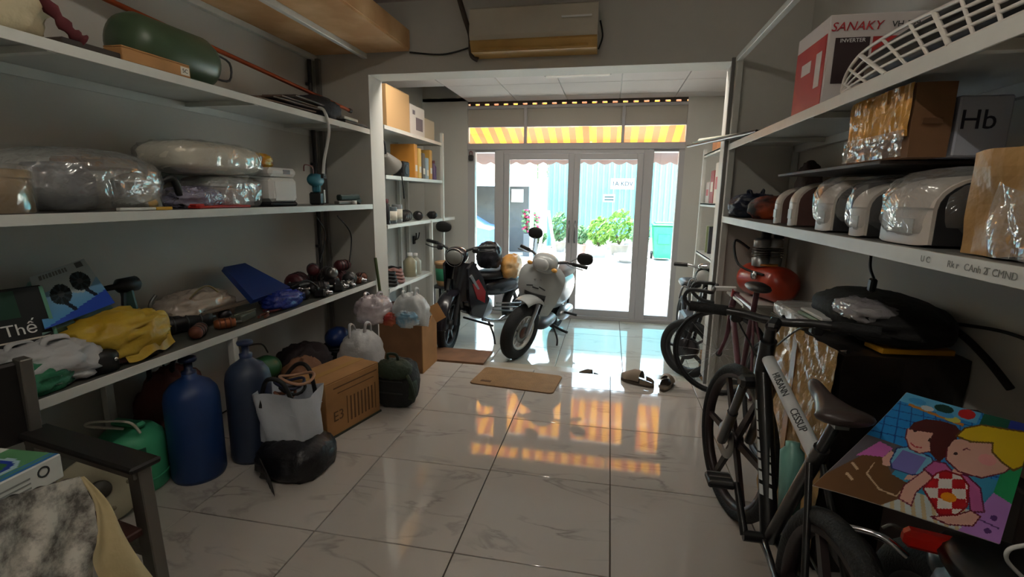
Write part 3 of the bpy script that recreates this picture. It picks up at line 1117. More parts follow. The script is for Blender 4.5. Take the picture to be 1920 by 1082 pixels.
m_lbl = mat('paper_label', (214, 208, 194), 0.7)
t = carton('flat_carton', 'slim tan carton with a paper label on the top left shelf edge', (-1.935, 1.86, L1), (0.09, 0.32, 0.058), 0, m_card, tape=False)
MB().box((-1.8895, 1.99, L1 + 0.026), (0.001, 0.045, 0.034)).build('label_sticker', m_lbl, t)
text('lettering', '5C', frame((-1.8888, 1.99, L1 + 0.026), (0, 1, 0), (0, 0, 1)), 0.024, m_dark, t)
single(MB().box((-1.96, 1.6, L1 + 0.014), (0.12, 0.22, 0.022), bev=0.003), 'folder', mat('dark_brown_folder', (58, 50, 46), 0.6), 'flat dark brown folder near the cream sack on the top left shelf', 'folder')
# cream sack with maroon strap
t = bag('cream_sack', 'cream sack tied with a maroon strap at the top left corner', (-2.06, 1.32, L1), (0.30, 0.42, 0.30), mat('cream_sacking', (196, 182, 150), 0.8, var=0.15, bump=0.5, bscale=14), 4, False, 0.14)
MB().tube(bez([(-1.93, 1.34, L1 + 0.27), (-1.905, 1.40, L1 + 0.18), (-1.915, 1.48, L1 + 0.11), (-1.905, 1.53, L1 + 0.05), (-1.9, 1.57, L1 + 0.03)], 6), [0.02 + 0.006 * sin(i * 1.7) for i in range(25)], 7, flat=0.5).build('strap', mat('maroon_cloth', (88, 28, 34), 0.8), t)
# long copper tube
p0, p1 = at(185, -8, 'X', -2.25), at(655, 207, 'X', -1.93)
p1.z = max(p1.z, L1 + 0.03)
t = thing('copper_tube', 'long reddish copper tube leaning along the top left shelf', 'pipe', (-1.95, p1.y, L1))
q = p0 + (p1 - p0) * 1.02
MB().tube([p0 - (p1 - p0) * 0.12, p1], 0.013, 10).build('tube', mat('copper_red', (172, 82, 48), 0.35, 0.6, var=0.3, vscale=4), t)
MB().tube([p1 - (p1 - p0) * 0.004, p1 + (p1 - p0) * 0.012], 0.016, 10).build('end_cap', m_dark, t)
# flat sheets and the dark pile at the far end of the top shelf
for k in range(4):
    z = L1 + 0.016 + 0.02 * k
    single(MB().box((-2.02 + 0.02 * (k % 2), 2.76 + 0.06 * k, z), (0.22, 0.5 - 0.05 * k, 0.009), bev=0.002, rz=0.05 * (k - 1.5)), 'flat_sheet', mat('sheet_tone_%d' % k, ((112, 92, 80), (86, 70, 62), (130, 112, 98), (76, 64, 58))[k], 0.6),
           ['bottom', 'second', 'third', 'topmost'][k] + ' brownish sheet in the flat pile on the top left shelf', 'sheet', 'flat sheets on the top left shelf')
bag('cloth_bundle', 'dark cloth bundle at the far end of the top left shelf', (-2.03, 3.22, L1), (0.26, 0.34, 0.15), mat('charcoal_cloth', (44, 44, 50), 0.85, bump=0.4), 9, False, 0.2)
t = thing('vent_grille', 'black metal grille lying at the far end of the top left shelf', 'grille', (-1.95, 3.52, L1))
MB().box((-1.95, 3.36, L1 + 0.012), (0.12, 0.012, 0.024)).box((-1.95, 3.68, L1 + 0.012), (0.12, 0.012, 0.024)).build('grille_frame', m_dark, t)
for k in range(5):
    MB().box((-2.005 + 0.028 * k, 3.52, L1 + 0.014), (0.008, 0.32, 0.014)).build('slat', m_dark, t)
single(MB().box((-1.93, 3.47, L1 + 0.04), (0.05, 0.2, 0.022), bev=0.004), 'adapter_strip', m_white_steel, 'pale strip lying on the black grille on the top left shelf', 'strip')

# ------------------------------------------------------------------ left, middle shelf
t = thing('biscuit_tin', 'tan round tin at the left end of the middle left shelf', 'tin', (-2.07, 1.30, L2))
T = Matrix.Translation((-2.07, 1.30, L2))
MB().lathe([(0.115, 0), (0.118, 0.004), (0.118, 0.125), (0.113, 0.13)], 32, T).build('tin_body', m_gold_tin, t)
MB().lathe([(0.121, 0.118), (0.121, 0.142), (0.112, 0.148), (0, 0.15)], 32, T).build('lid', m_gold_tin, t)
MB().lathe([(0.124, -0.0), (0.126, 0.08), (0.125, 0.155), (0.1, 0.165), (0, 0.168)], 24, T).build('plastic_wrap', m_film, t)
# big wrapped bundle
t = thing('wrapped_cookware', 'large bundle of pots wrapped in clear plastic on the middle left shelf', 'bundle', (-2.09, 1.62, L2))
MB().lathe([(0.0, 0), (0.075, 0.0), (0.088, 0.012), (0.09, 0.11), (0.094, 0.115), (0.08, 0.13), (0.04, 0.15), (0, 0.155)], 28, Matrix.Translation((-2.02, 1.80, L2 + 0.002))).build('silver_pot', mat('polished_aluminium', (222, 220, 212), 0.22, 0.8), t)
MB().lathe([(0, 0), (0.11, 0.004), (0.125, 0.03), (0.125, 0.13), (0.09, 0.18), (0, 0.19)], 28, Matrix.Translation((-2.15, 1.58, L2 + 0.002))).build('grey_pot', mat('dull_grey_enamel', (92, 94, 100), 0.4), t)
MB().box((-2.14, 1.74, L2 + 0.19), (0.22, 0.2, 0.05), bev=0.01, rz=0.2).build('brown_lid', mat('brown_lid', (120, 92, 70), 0.6), t)
MB().blob((-2.1, 1.63, L2 + 0.115), (0.205, 0.27, 0.125), (3, 2.6), 0.10, 4.0, 3, 40, 24, floor=L2 + 0.001, ridge=True).build('plastic_wrap', m_filmd, t)
# black kettle-like tool
t = thing('angle_grinder', 'black power tool with a brown cap beside the wrapped pots', 'tool', (-2.07, 1.90, L2))
T = Matrix.Translation((-2.07, 1.86, L2))
MB().lathe([(0.0, 0), (0.062, 0.0), (0.066, 0.01), (0.064, 0.105), (0.05, 0.115), (0, 0.118)], 24, T).build('motor_housing', m_black, t)
MB().lathe([(0.052, 0.115), (0.045, 0.14), (0.02, 0.165), (0, 0.168)], 20, T).build('cap', mat('cap_brown', (120, 104, 92), 0.6), t)
MB().tube(bez([(-2.03, 1.92, L2 + 0.11), (-2.0, 1.97, L2 + 0.14), (-2.0, 2.0, L2 + 0.06), (-2.02, 2.02, L2 + 0.01)], 6), 0.016, 8).build('side_handle', m_black, t)
MB().tube([(-2.07, 1.80, L2 + 0.10), (-2.06, 1.76, L2 + 0.13)], 0.012, 8).build('spindle', m_dark, t)
single(MB().box((-1.915, 1.70, L2 + 0.007), (0.022, 0.16, 0.012), bev=0.002).box((-1.915, 1.82, L2 + 0.007), (0.024, 0.08, 0.014), bev=0.002, mi=1), 'spirit_level', [m_white_steel, mat('level_yellow', (206, 160, 50), 0.5)],
       'short white and yellow spirit level on the middle left shelf edge', 'level')
bag('clear_bag', 'crumpled clear bag of lilac bits on the middle left shelf', (-2.05, 2.12, L2), (0.22, 0.26, 0.10), film('lilac_film', (180, 176, 206), body=0.5, scale=30), 12, False, 0.3, 3)
# wrapped box with the cream bundle on it
t = thing('wrapped_box', 'silver lidded box in crinkled clear plastic under the cream bundle', 'box', (-2.08, 2.35, L2))
MB().box((-2.09, 2.33, L2 + 0.052), (0.2, 0.32, 0.1), bev=0.008).build('box_body', mat('dusty_pink_box', (176, 160, 156), 0.5), t)
MB().box((-2.09, 2.33, L2 + 0.118), (0.21, 0.33, 0.03), bev=0.008).build('lid', mat('grey_lid', (150, 152, 150), 0.45), t)
MB().blob((-2.07, 2.35, L2 + 0.078), (0.13, 0.195, 0.085), (4, 4), 0.08, 6, 5, 40, 22, floor=L2 + 0.001, ridge=True).build('plastic_wrap', m_filmd, t)
t = thing('cream_bundle', 'cream cushion-like bundle in plastic on top of the wrapped box', 'bundle', (-2.1, 2.26, L2 + 0.165))
MB().blob((-2.1, 2.27, L2 + 0.247), (0.19, 0.29, 0.082), (3.2, 3.0), 0.06, 3.0, 8, 40, 20).build('cushion', mat('cream_foam', (206, 200, 184), 0.6, bump=0.3, bscale=10), t)
MB().blob((-2.1, 2.27, L2 + 0.249), (0.197, 0.298, 0.086), (3.4, 3.2), 0.08, 4.5, 9, 40, 20).build('plastic_wrap', m_film, t)
single(MB().box((-1.93, 2.17, L2 + 0.008), (0.07, 0.34, 0.014), bev=0.004).box((-1.93, 2.02, L2 + 0.018), (0.04, 0.05, 0.01), bev=0.003), 'red_file', mat('bright_red_plastic', (182, 40, 32), 0.45), 'flat red plastic file on the middle left shelf edge', 'file')
# white bread-bin like appliance
t = thing('white_appliance', 'small upright white appliance with a lid and dark base', 'appliance', (-2.03, 2.68, L2))
T = Matrix.Translation((-2.03, 2.70, L2)) @ Matrix.Rotation(-0.12, 4, 'Z')
MB().box((0, 0, 0.014), (0.19, 0.215, 0.026), T=T, bev=0.01).build('base', m_dark, t)
MB().box((0, 0, 0.098), (0.195, 0.22, 0.142), T=T, bev=0.02).build('body', m_white_pl, t)
MB().box((0, 0, 0.201), (0.195, 0.22, 0.052), T=T, bev=0.018).build('lid', m_white_pl, t)
MB().box((0.098, 0.02, 0.203), (0.003, 0.055, 0.026), T=T).build('display', mat('lcd_grey', (128, 130, 136), 0.3), t)
MB().box((0.0985, 0, 0.09), (0.002, 0.16, 0.11), T=T, bev=0.0005).build('front_panel', m_white_pl, t)
bag('yellow_packet', 'small yellow packet on top of the white appliance', (-2.04, 2.62, L2 + 0.2275), (0.10, 0.15, 0.075), mat('yellow_wrapper', (214, 176, 40), 0.35, col2=(206, 120, 36), vscale=9), 15, False, 0.3, 3)
bag('brown_pouch', 'small brownish clear pouch between the white appliance and teal drill', (-2.12, 2.93, L2), (0.12, 0.13, 0.10), film('brown_film', (168, 140, 120), body=0.6), 17, False, 0.2)
# teal drill on its battery
t = thing('cordless_drill', 'teal cordless drill standing on its black battery', 'drill', (-2.0, 3.1, L2))
m_tealp = mat('teal_tool_plastic', (40, 118, 140), 0.45)
T = Matrix.Translation((-2.0, 3.12, L2)) @ Matrix.Rotation(0.25, 4, 'Z')
MB().box((0, 0, 0.045), (0.075, 0.10, 0.085), T=T, bev=0.01).build('battery', m_black, t)
MB().box((0, 0.0, 0.12), (0.05, 0.055, 0.08), T=T, bev=0.015).build('grip', m_tealp, t)
MB().lathe([(0, -0.10), (0.02, -0.10), (0.028, -0.06), (0.042, -0.04), (0.045, 0.05), (0.036, 0.075), (0, 0.08)], 20, T @ frame((0, -0.02, 0.17), (1, 0, 0), (0, 0, -1), (0, 1, 0))).build('motor_head', m_tealp, t)
MB().box((0.04, 0.035, 0.06), (0.006, 0.03, 0.09), T=T, bev=0.002).build('label_strip', m_white_steel, t)
MB().tube(bez([T @ Vector((0, -0.05, 0.2)), T @ Vector((0.02, -0.12, 0.25)), T @ Vector((0, -0.2, 0.26)), T @ Vector((0, -0.22, 0.22))], 6), 0.004, 6).build('wire', mat('red_wire', (120, 60, 56), 0.5), t)
# small dark nail gun
t = thing('nail_gun', 'small dark green hand tool at the far end of the middle left shelf', 'tool', (-1.97, 3.5, L2))
T = Matrix.Translation((-1.97, 3.5, L2)) @ Matrix.Rotation(-0.2, 4, 'Z')
m_dgreen = mat('dark_green_plastic', (30, 48, 42), 0.45)
MB().bar((0, -0.12, 0.05), (0, 0.1, 0.055), 0.05, 0.045, bev=0.01, T=T).build('barrel', m_dgreen, t)
MB().bar((0, 0.03, 0.06), (0, 0.12, 0.012), 0.04, 0.05, bev=0.01, T=T).build('grip', m_dgreen, t)
MB().box((0, -0.06, 0.013), (0.05, 0.16, 0.022), T=T, bev=0.004).build('magazine', m_steel, t)
MB().lathe([(0, 0), (0.018, 0), (0.018, 0.03), (0, 0.03)], 12, T @ Matrix.Translation((0.03, 0.02, 0.0))).build('knob', m_white_pl, t)

# ------------------------------------------------------------------ print helper: a flat sheet carrying a picture
def inpoly(p, poly):
    c_ = False
    j = len(poly) - 1
    for i in range(len(poly)):
        (xi, yi), (xj, yj) = poly[i], poly[j]
        if (yi > p[1]) != (yj > p[1]) and p[0] < (xj - xi) * (p[1] - yi) / (yj - yi) + xi:
            c_ = not c_
        j = i
    return c_


def ell(p, cx, cy, rx, ry):
    return ((p[0] - cx) / rx) ** 2 + ((p[1] - cy) / ry) ** 2 < 1


def near(p, pts, w_, asp=1.0):
    for i in range(len(pts) - 1):
        ax, ay = pts[i][0] * asp, pts[i][1]
        bx, by = pts[i + 1][0] * asp, pts[i + 1][1]
        px, py = p[0] * asp, p[1]
        dx, dy = bx - ax, by - ay
        l2 = dx * dx + dy * dy
        tt = 0 if l2 == 0 else max(0, min(1, ((px - ax) * dx + (py - ay) * dy) / l2))
        if (px - ax - tt * dx) ** 2 + (py - ay - tt * dy) ** 2 < w_ * w_:
            return True
    return False


def printed(name, surf, nu, nv, colf, m, parent=None, thick=None):
    """surf(u,v) gives the sheet, colf((u,v)) its printed sRGB colour; v runs upward"""
    b = MB().grid(surf, nu, nv, smooth=True)
    b.c = []
    for i in range(nu):
        for j in range(nv):
            b.c.append(lin(colf(((i + .5) / nu, (j + .5) / nv))))
    if thick is not None:
        n0 = len(b.f)
        b.grid(lambda u, v: surf(u, v) - thick, 8, 8, smooth=True)
        b.c += [lin((205, 202, 196))] * (len(b.f) - n0)
    return b.build(name, m, parent)


m_print = attr_mat('printed_card', 0.45)

# ------------------------------------------------------------------ left, lower shelf
# fan box leaning askew against the wall
t = thing('fan_box', 'white and blue box printed with two dark fans on the lower left shelf', 'box', (-2.12, 1.62, L3))
cTL, cTR, cBR, cBL = at(55, 520, 'X', -2.24), at(157, 485, 'X', -2.24), at(216, 568, 'X', -2.06), at(84, 618, 'X', -2.06)


def fansurf(u, v):
    return (cBL * (1 - u) + cBR * u) * (1 - v) + (cTL * (1 - u) + cTR * u) * v


fn_n = (cBR - cBL).cross(cTL - cBL).normalized()


def fancol(p):
    u, v = p
    for cx, cy in ((0.36, 0.5), (0.72, 0.62)):
        if ell(p, cx, cy, 0.16, 0.19):
            if ell(p, cx, cy, 0.05, 0.06):
                return (70, 74, 76)
            a = math.atan2((v - cy) / 0.19, (u - cx) / 0.16)
            return (26, 34, 38) if sin(a * 8) > -0.3 else (52, 66, 72)
        if near(p, [(cx, cy - 0.15), (cx + 0.1, cy - 0.34)], 0.03):
            return (24, 34, 52)
    if v > 0.84:
        if 0.12 < u < 0.62 and abs(v - 0.92) < 0.045 and (u * 42) % 1 > 0.3:
            return (120, 122, 122)
        if 0.78 < u < 0.92 and abs(v - 0.92) < 0.05:
            return (96, 100, 102)
    if v < 0.16 + 0.3 * (u - 0.5):
        return (36, 74, 176)
    if v < 0.52 + 0.12 * sin(u * 7):
        k = v / 0.6
        return (70 + 70 * k, 140 + 40 * k, 196 + 10 * k)
    return (178, 190, 192)


printed('printed_front', fansurf, 60, 46, fancol, m_print, t)
b = MB()
back = fn_n * -0.09
c8 = [cBL, cBR, cTR, cTL] + [q + back for q in (cBL, cBR, cTR, cTL)]
c8 = [q - fn_n * 0.03 for q in c8[:4]] + c8[4:]
b.add(c8, [(0, 1, 2, 3), (7, 6, 5, 4), (0, 4, 5, 1), (1, 5, 6, 2), (2, 6, 7, 3), (3, 7, 4, 0)])
b.build('carton_body', mat('pale_teal_card', (130, 170, 168), 0.6), t)
# dark box with lettering, at the very left
t = thing('dark_printed_box', 'black and green box with white lettering at the far left of the lower shelf', 'box', (-2.14, 1.26, L3))
Tb = frame((-2.08, 1.30, L3 + 0.028), (0.22, 0.975, 0), (-0.2, 0, 0.98))
MB().box((0, 0.165, -0.06), (0.30, 0.33, 0.12), T=Tb, bev=0.004).build('carton_body', mat('black_card', (20, 24, 26), 0.55), t)
MB().box((-0.02, 0.27, 0.0012), (0.17, 0.10, 0.002), T=Tb).build('picture_panel', mat('deep_green_print', (20, 62, 46), 0.5), t)
MB().box((0.146, 0.165, 0.0012), (0.012, 0.32, 0.002), T=Tb).build('edge_stripe', mat('edge_green', (96, 150, 128), 0.5), t)
text('lettering', 'Thế', Tb @ Matrix.Translation((0.05, 0.175, 0.0026)), 0.06, m_white_pl, t)
MB().box((0.03, 0.135, 0.0012), (0.2, 0.006, 0.002), T=Tb).build('underline', MATS['label_w'] if 'label_w' in MATS else m_lbl, t)
# bags at the left end
bag('white_bag', 'crumpled white plastic bag at the left end of the lower shelf', (-2.04, 1.36, L3), (0.26, 0.30, 0.145), m_bagw, 21, True, 0.34, 2.2)
bag('green_bag', 'green plastic bag tucked below the white bag on the lower shelf', (-1.975, 1.27, L3), (0.15, 0.22, 0.10), m_bagg, 22, False, 0.3, 2.5)
# yellow bag over a black tool
t = thing('yellow_bag', 'yellow plastic bag with red marks over a black tool on the lower shelf', 'bag', (-2.03, 1.65, L3))
m_bagy = mat('yellow_bag_plastic', (198, 160, 46), 0.4, col2=(216, 184, 74), vscale=5, bump=0.5, bscale=14, tlum=0.2)
MB().blob((-2.06, 1.65, L3 + 0.10), (0.15, 0.18, 0.10), (2.6, 2.4), 0.25, 2.4, 31, 40, 26, floor=L3 + 0.03, ridge=True).build('bag_body', m_bagy, t)
MB().grid(lambda u, v: Vector((-1.985 + 0.09 * v * (0.8 + 0.3 * sin(5 * u)), 1.58 + 0.25 * u + 0.01 * sin(v * 6), L3 + 0.165 - 0.145 * v ** 1.4 + 0.012 * sin(u * 9 + v * 4))), 24, 12).build('bag_flap', m_bagy, t)
m_red = mat('red_print', (178, 52, 36), 0.5)
MB().grid(lambda u, v: Vector((-1.975 + 0.09 * (0.45 + .25 * v) * (0.8 + 0.3 * sin(5 * (0.5 + .22 * u))) + 0.004, 1.58 + 0.25 * (0.5 + 0.22 * u), L3 + 0.171 - 0.145 * (0.45 + .25 * v) ** 1.4 + 0.012 * sin((0.5 + .22 * u) * 9 + (0.45 + .25 * v) * 4))), 6, 4).build('printed_mark', m_red, t)
t = thing('black_router', 'black power tool half under the yellow bag on the lower shelf', 'tool', (-1.97, 1.62, L3))
MB().lathe([(0, 0), (0.062, 0), (0.065, 0.06), (0.05, 0.085), (0, 0.09)], 20, Matrix.Translation((-1.965, 1.50, L3 + 0.001))).build('motor_housing', m_black, t)
MB().bar((-1.955, 1.54, L3 + 0.03), (-1.935, 1.72, L3 + 0.025), 0.05, 0.045, bev=0.01).build('handle', mat('dark_red_brown', (62, 34, 32), 0.5), t)
MB().lathe([(0, 0), (0.009, 0), (0.009, 0.006), (0, 0.008)], 10, frame((-1.90, 1.515, L3 + 0.05), (0, 1, 0), (0, 0, 1))).build('button', m_chrome, t)
# green drill standing up by the wall
t = thing('heat_gun', 'dark green drill standing upright against the left wall', 'drill', (-2.22, 1.95, L3))
yb = at(232, 540, 'X', -2.22).y
zt = at(232, 535, 'X', -2.22).z
m_dg2 = mat('sea_green_tool', (38, 66, 62), 0.45)
Td = Matrix.Translation((-2.22, yb, L3))
MB().lathe([(0, -0.10), (0.012, -0.10), (0.014, -0.04), (0.034, -0.02), (0.036, 0.06), (0.02, 0.075), (0, 0.08)], 16, frame((-2.22, yb, zt), (1, 0, 0), (0, 0, -1), (0, 1, 0))).build('motor_head', m_black, t)
MB().bar((-2.22, yb + 0.01, zt - 0.02), (-2.21, yb + 0.03, L3 + 0.05), 0.035, 0.05, bev=0.01).build('grip', m_dg2, t)
MB().box((-2.21, yb + 0.03, L3 + 0.027), (0.07, 0.1, 0.05), bev=0.008).build('battery', m_dg2, t)
MB().bar((-2.2, yb - 0.02, zt - 0.03), (-2.19, yb - 0.05, L3 + 0.06), 0.012, 0.02).build('trigger_guard', m_black, t)
q = at(278, 575, 'X', -2.2)
single(MB().tube(bez([(-2.2, q.y, L3 + 0.004), (-2.2, q.y + 0.004, L3 + 0.1), (-2.2, q.y + 0.012, L3 + 0.16), (-2.19, q.y + 0.04, L3 + 0.20)], 6), 0.008, 8), 'bent_rod', m_steel, 'short bent metal rod standing by the left wall', 'rod')
# clear bag with a wire
t = bag('clear_parcel', 'milky clear bag of beige parts by the left wall on the lower shelf', (-2.2, 2.22, L3), (0.24, 0.40, 0.17), film('beige_film', (196, 180, 166), body=0.7, scale=18), 33, False, 0.3, 2.6)
MB().tube(bez([(-2.15, 2.08, L3 + 0.1), (-2.12, 2.16, L3 + 0.19), (-2.12, 2.25, L3 + 0.20), (-2.1, 2.34, L3 + 0.1)], 6), 0.005, 6).build('wire', mat('dull_yellow_wire', (120, 104, 66), 0.5), t)


def motor(name, label, c, r, l, rz, m, m2, seed=0, cat='machine part'):
    t = thing(name, label, cat, c, rz)
    T = WM[t] @ frame((0, 0, r), (1, 0, 0), (0, 0, -1), (0, 1, 0))
    MB().lathe([(0, -l / 2), (r * 0.7, -l / 2), (r, -l / 2 + 0.02), (r, l / 2 - 0.03), (r * 0.8, l / 2), (0, l / 2)], 18, T).build('casing', m, t)
    for k in range(3):
        z = -l / 4 + k * l / 4
        MB().lathe([(r * 1.0, z - 0.004), (r * 1.06, z - 0.004), (r * 1.06, z + 0.004), (r * 1.0, z + 0.004)], 18, T).build('fin', m2, t)
    MB().lathe([(r * 0.22, l / 2), (r * 0.22, l / 2 + 0.03), (0, l / 2 + 0.03)], 10, T).build('shaft', m_steel, t)
    return t


m_rust = mat('rusty_metal', (112, 66, 50), 0.6, 0.3, var=0.3, vscale=14)
m_mar = mat('maroon_enamel', (86, 34, 40), 0.4)
m_dkst = mat('oily_steel', (64, 62, 64), 0.35, 0.7, var=0.2, vscale=14)
motor('chain_saw', 'long black saw body lying mid lower shelf', (-2.12, 2.06, L3), 0.045, 0.26, -0.3, m_black, m_dark)
single(MB().bar((-2.08, 2.12, L3 + 0.075), (-2.02, 2.62, L3 + 0.09), 0.035, 0.02, bev=0.004), 'metal_bar', mat('brownish_bar', (110, 96, 82), 0.5, 0.3), 'long brownish flat bar lying slanted on the lower left shelf', 'bar')
motor('rusty_motor', 'small rusty motor near the yellow bag on the lower shelf', (-1.97, 1.99, L3), 0.032, 0.13, 0.5, m_rust, m_dkst)
motor('copper_coil', 'copper brown coil near the front edge mid lower shelf', (-1.96, 2.15, L3), 0.028, 0.10, -0.7, mat('copper_wire', (150, 88, 54), 0.4, 0.5), m_rust)
motor('oily_gear', 'oily dark gear part behind the copper brown coil', (-2.1, 2.3, L3), 0.035, 0.12, 1.0, m_dkst, m_rust)
single(MB().box((-2.0, 2.33, L3 + 0.02), (0.07, 0.16, 0.04), bev=0.005, rz=0.2).tube([(-1.99, 2.25, L3 + 0.043), (-1.99, 2.42, L3 + 0.043)], 0.006, 6), 'flat_case', mat('grey_green_case', (92, 96, 84), 0.5), 'flat grey green case on the lower shelf front', 'case')
for k, (x, y, rz) in enumerate(((-1.94, 2.44, 0.4), (-1.95, 2.56, -0.5))):
    t = thing('pliers', ('brass toned pliers at the lower shelf edge', 'dark red pliers beside the blue tool bag')[k], 'pliers', (x, y, L3), rz)
    T = WM[t]
    for s_ in (-1, 1):
        MB().tube(bez([T @ Vector((s_ * 0.004, 0.05, 0.012)), T @ Vector((s_ * -0.004, 0.02, 0.012)), T @ Vector((s_ * 0.02, -0.03, 0.012)), T @ Vector((s_ * 0.016, -0.08, 0.012))], 5), 0.008, 6).build('handle', (m_rust, m_mar)[k], t)
    MB().lathe([(0, 0), (0.011, 0), (0.011, 0.02), (0, 0.02)], 10, T @ Matrix.Translation((0, 0.028, 0.003))).build('pivot', m_chrome, t)
# blue tool bag and case
t = thing('blue_case', 'open dark blue plastic tool case leaning back on the lower left shelf', 'case', (-2.14, 2.75, L3))
q0, q1, q2, q3 = at(415, 508, 'X', -2.25), at(455, 500, 'X', -2.28), at(540, 545, 'X', -2.05), at(470, 570, 'X', -2.0)
b = MB()
nb = (q3 - q0).cross(q1 - q0).normalized() * 0.03
b.add([q0, q1, q2, q3, q0 + nb, q1 + nb, q2 + nb, q3 + nb], [(0, 1, 2, 3), (7, 6, 5, 4), (0, 4, 5, 1), (1, 5, 6, 2), (2, 6, 7, 3), (3, 7, 4, 0)])
b.build('lid', mat('deep_blue_plastic', (22, 48, 112), 0.45), t)
MB().box((-2.08, 2.80, L3 + 0.03), (0.2, 0.26, 0.055), bev=0.01).build('tray', mat('deep_blue_plastic2', (20, 36, 84), 0.45), t)
bag('blue_bag', 'crumpled bright blue plastic bag in front of the dark blue case', (-1.99, 2.66, L3), (0.15, 0.28, 0.10), m_bagb, 41, False, 0.3, 3)
single(MB().tube(bez([(-2.02, 2.8, L3 + 0.1), (-1.98, 2.9, L3 + 0.13), (-1.96, 2.98, L3 + 0.08), (-1.95, 2.99, L3 + 0.01)], 6), 0.007, 6), 'air_hose', m_cord, 'short black hose arching beside the blue bag', 'hose')
# heap of machine parts at the far end
specs = [(-2.2, 3.12, 0.07, 0.16, 0.2, m_mar, m_dkst, 'maroon motor at the back of the far parts heap'),
         (-2.02, 3.1, 0.045, 0.14, -0.8, m_dkst, m_black, 'oily steel motor at the front of the far parts heap'),
         (-2.05, 3.3, 0.055, 0.16, 0.9, m_black, m_dkst, 'black motor in the middle of the far parts heap'),
         (-1.98, 3.46, 0.05, 0.13, 0.3, m_dkst, m_steel, 'grey motor near the shelf edge by the partition'),
         (-2.2, 3.4, 0.06, 0.16, 1.3, m_black, m_mar, 'dark motor at the back corner of the lower shelf'),
         (-2.03, 2.92, 0.035, 0.12, 1.2, m_dkst, m_chrome, 'small shiny motor right of the blue bag'),
         (-1.97, 3.63, 0.038, 0.08, 1.4, m_rust, m_dkst, 'small rusty motor beside the partition'),
         (-2.13, 3.57, 0.05, 0.14, 0.2, m_mar, m_black, 'dark red motor in the far corner of the lower shelf')]
for k, (x, y, r, l, rz, a, b_, nm) in enumerate(specs):
    motor('machine_part', nm, (x, y, L3), r, l, rz, a, b_, k)
for k, (x, y, z, rz, m, nm) in enumerate(((-2.12, 3.2, 0.115, 0.6, m_mar, 'maroon handled pump on top of the parts heap'), (-2.06, 3.5, 0.108, -0.3, m_mar, 'dark red finned engine on top of the parts heap by the partition'), (-2.0, 3.22, 0.094, 1.2, m_steel, 'bright steel pump on top of the front of the parts heap'))):
    motor('small_pump', nm, (x, y, L3 + z), 0.042, 0.12, rz, m, m_dkst, k)

for k, (x, y, z, sx, sy, sz, rz, m, nm) in enumerate((
        (-1.95, 3.02, 0, 0.08, 0.10, 0.05, 0.3, m_dkst, 'small oily gear box at the shelf edge right of the blue bag'),
        (-2.12, 3.02, 0, 0.12, 0.12, 0.09, -0.2, m_black, 'black square pump block behind the blue bag'),
        (-1.945, 3.24, 0, 0.07, 0.12, 0.06, 0.5, m_black, 'flat black gear box at the edge of the parts heap'),
        (-1.94, 3.37, 0, 0.06, 0.08, 0.05, -0.3, m_steel, 'bright metal gear box at the edge of the parts heap'),
        (-1.96, 3.55, 0, 0.07, 0.07, 0.05, 0.2, m_rust, 'rusty gear box near the partition end of the lower shelf'))):
    t = thing('gear_box', nm, 'machine part', (x, y, L3 + z), rz, 'gear boxes in the parts heap')
    T = WM[t]
    MB().box((0, 0, sz / 2 + 0.001), (sx, sy, sz), T=T, bev=0.012).build('casing', m, t)
    MB().lathe([(0.02, 0), (0.022, 0.012), (0.012, 0.018), (0.012, 0.04), (0, 0.042)], 12, T @ frame((sx / 2 - 0.002, 0, sz * 0.55), (0, 1, 0), (0, 0, 1))).build('spindle', m_chrome, t)
    for (dx, dy) in ((-1, -1), (-1, 1), (1, -1), (1, 1)):
        MB().lathe([(0.007, 0), (0.007, 0.008), (0, 0.009)], 6, T @ Matrix.Translation((dx * sx * 0.33, dy * sy * 0.33, sz))).build('bolt', m_steel, t)

# ------------------------------------------------------------------ on the floor at the left
m_cyl = mat('blue_cylinder_paint', (28, 58, 112), 0.42, var=0.12, vscale=5)
m_cyl2 = mat('grey_blue_cylinder_paint', (46, 58, 82), 0.45, var=0.2, vscale=4)
for (x, y, r, h, m, nm) in ((-1.93, 1.87, 0.118, 0.44, m_cyl, 'bright blue steel gas cylinder standing nearest the chair'), (-1.79, 2.08, 0.108, 0.47, m_cyl2, 'dark grey blue gas cylinder behind the bright blue one')):
    t = thing('gas_cylinder', nm, 'gas cylinder', (x, y, 0), 0, 'gas cylinders under the left rack')
    T = Matrix.Translation((x, y, 0))
    MB().lathe([(0, 0.012), (r * 0.8, 0.006), (r * 0.93, 0.0), (r, 0.02), (r, h - 0.04), (r * 0.93, h), (r * 0.72, h + 0.035), (r * 0.4, h + 0.058), (r * 0.27, h + 0.07), (r * 0.27, h + 0.085), (0, h + 0.085)], 32, T).build('cylinder_shell', m, t)
    MB().lathe([(0.03, h + 0.075), (0.032, h + 0.095), (0.018, h + 0.1), (0.018, h + 0.145), (0, h + 0.145)], 14, T).build('valve', mat('valve_blue', (30, 44, 80), 0.4), t)
    MB().lathe([(0, h + 0.14), (0.036, h + 0.142), (0.04, h + 0.152), (0.036, h + 0.162), (0, h + 0.164)], 12, T).build('hand_wheel', MATS['valve_blue'], t)
    MB().tube([(x, y, h + 0.115), (x - 0.04, y + 0.03, h + 0.115)], 0.009, 8).build('outlet', m_dkst, t)
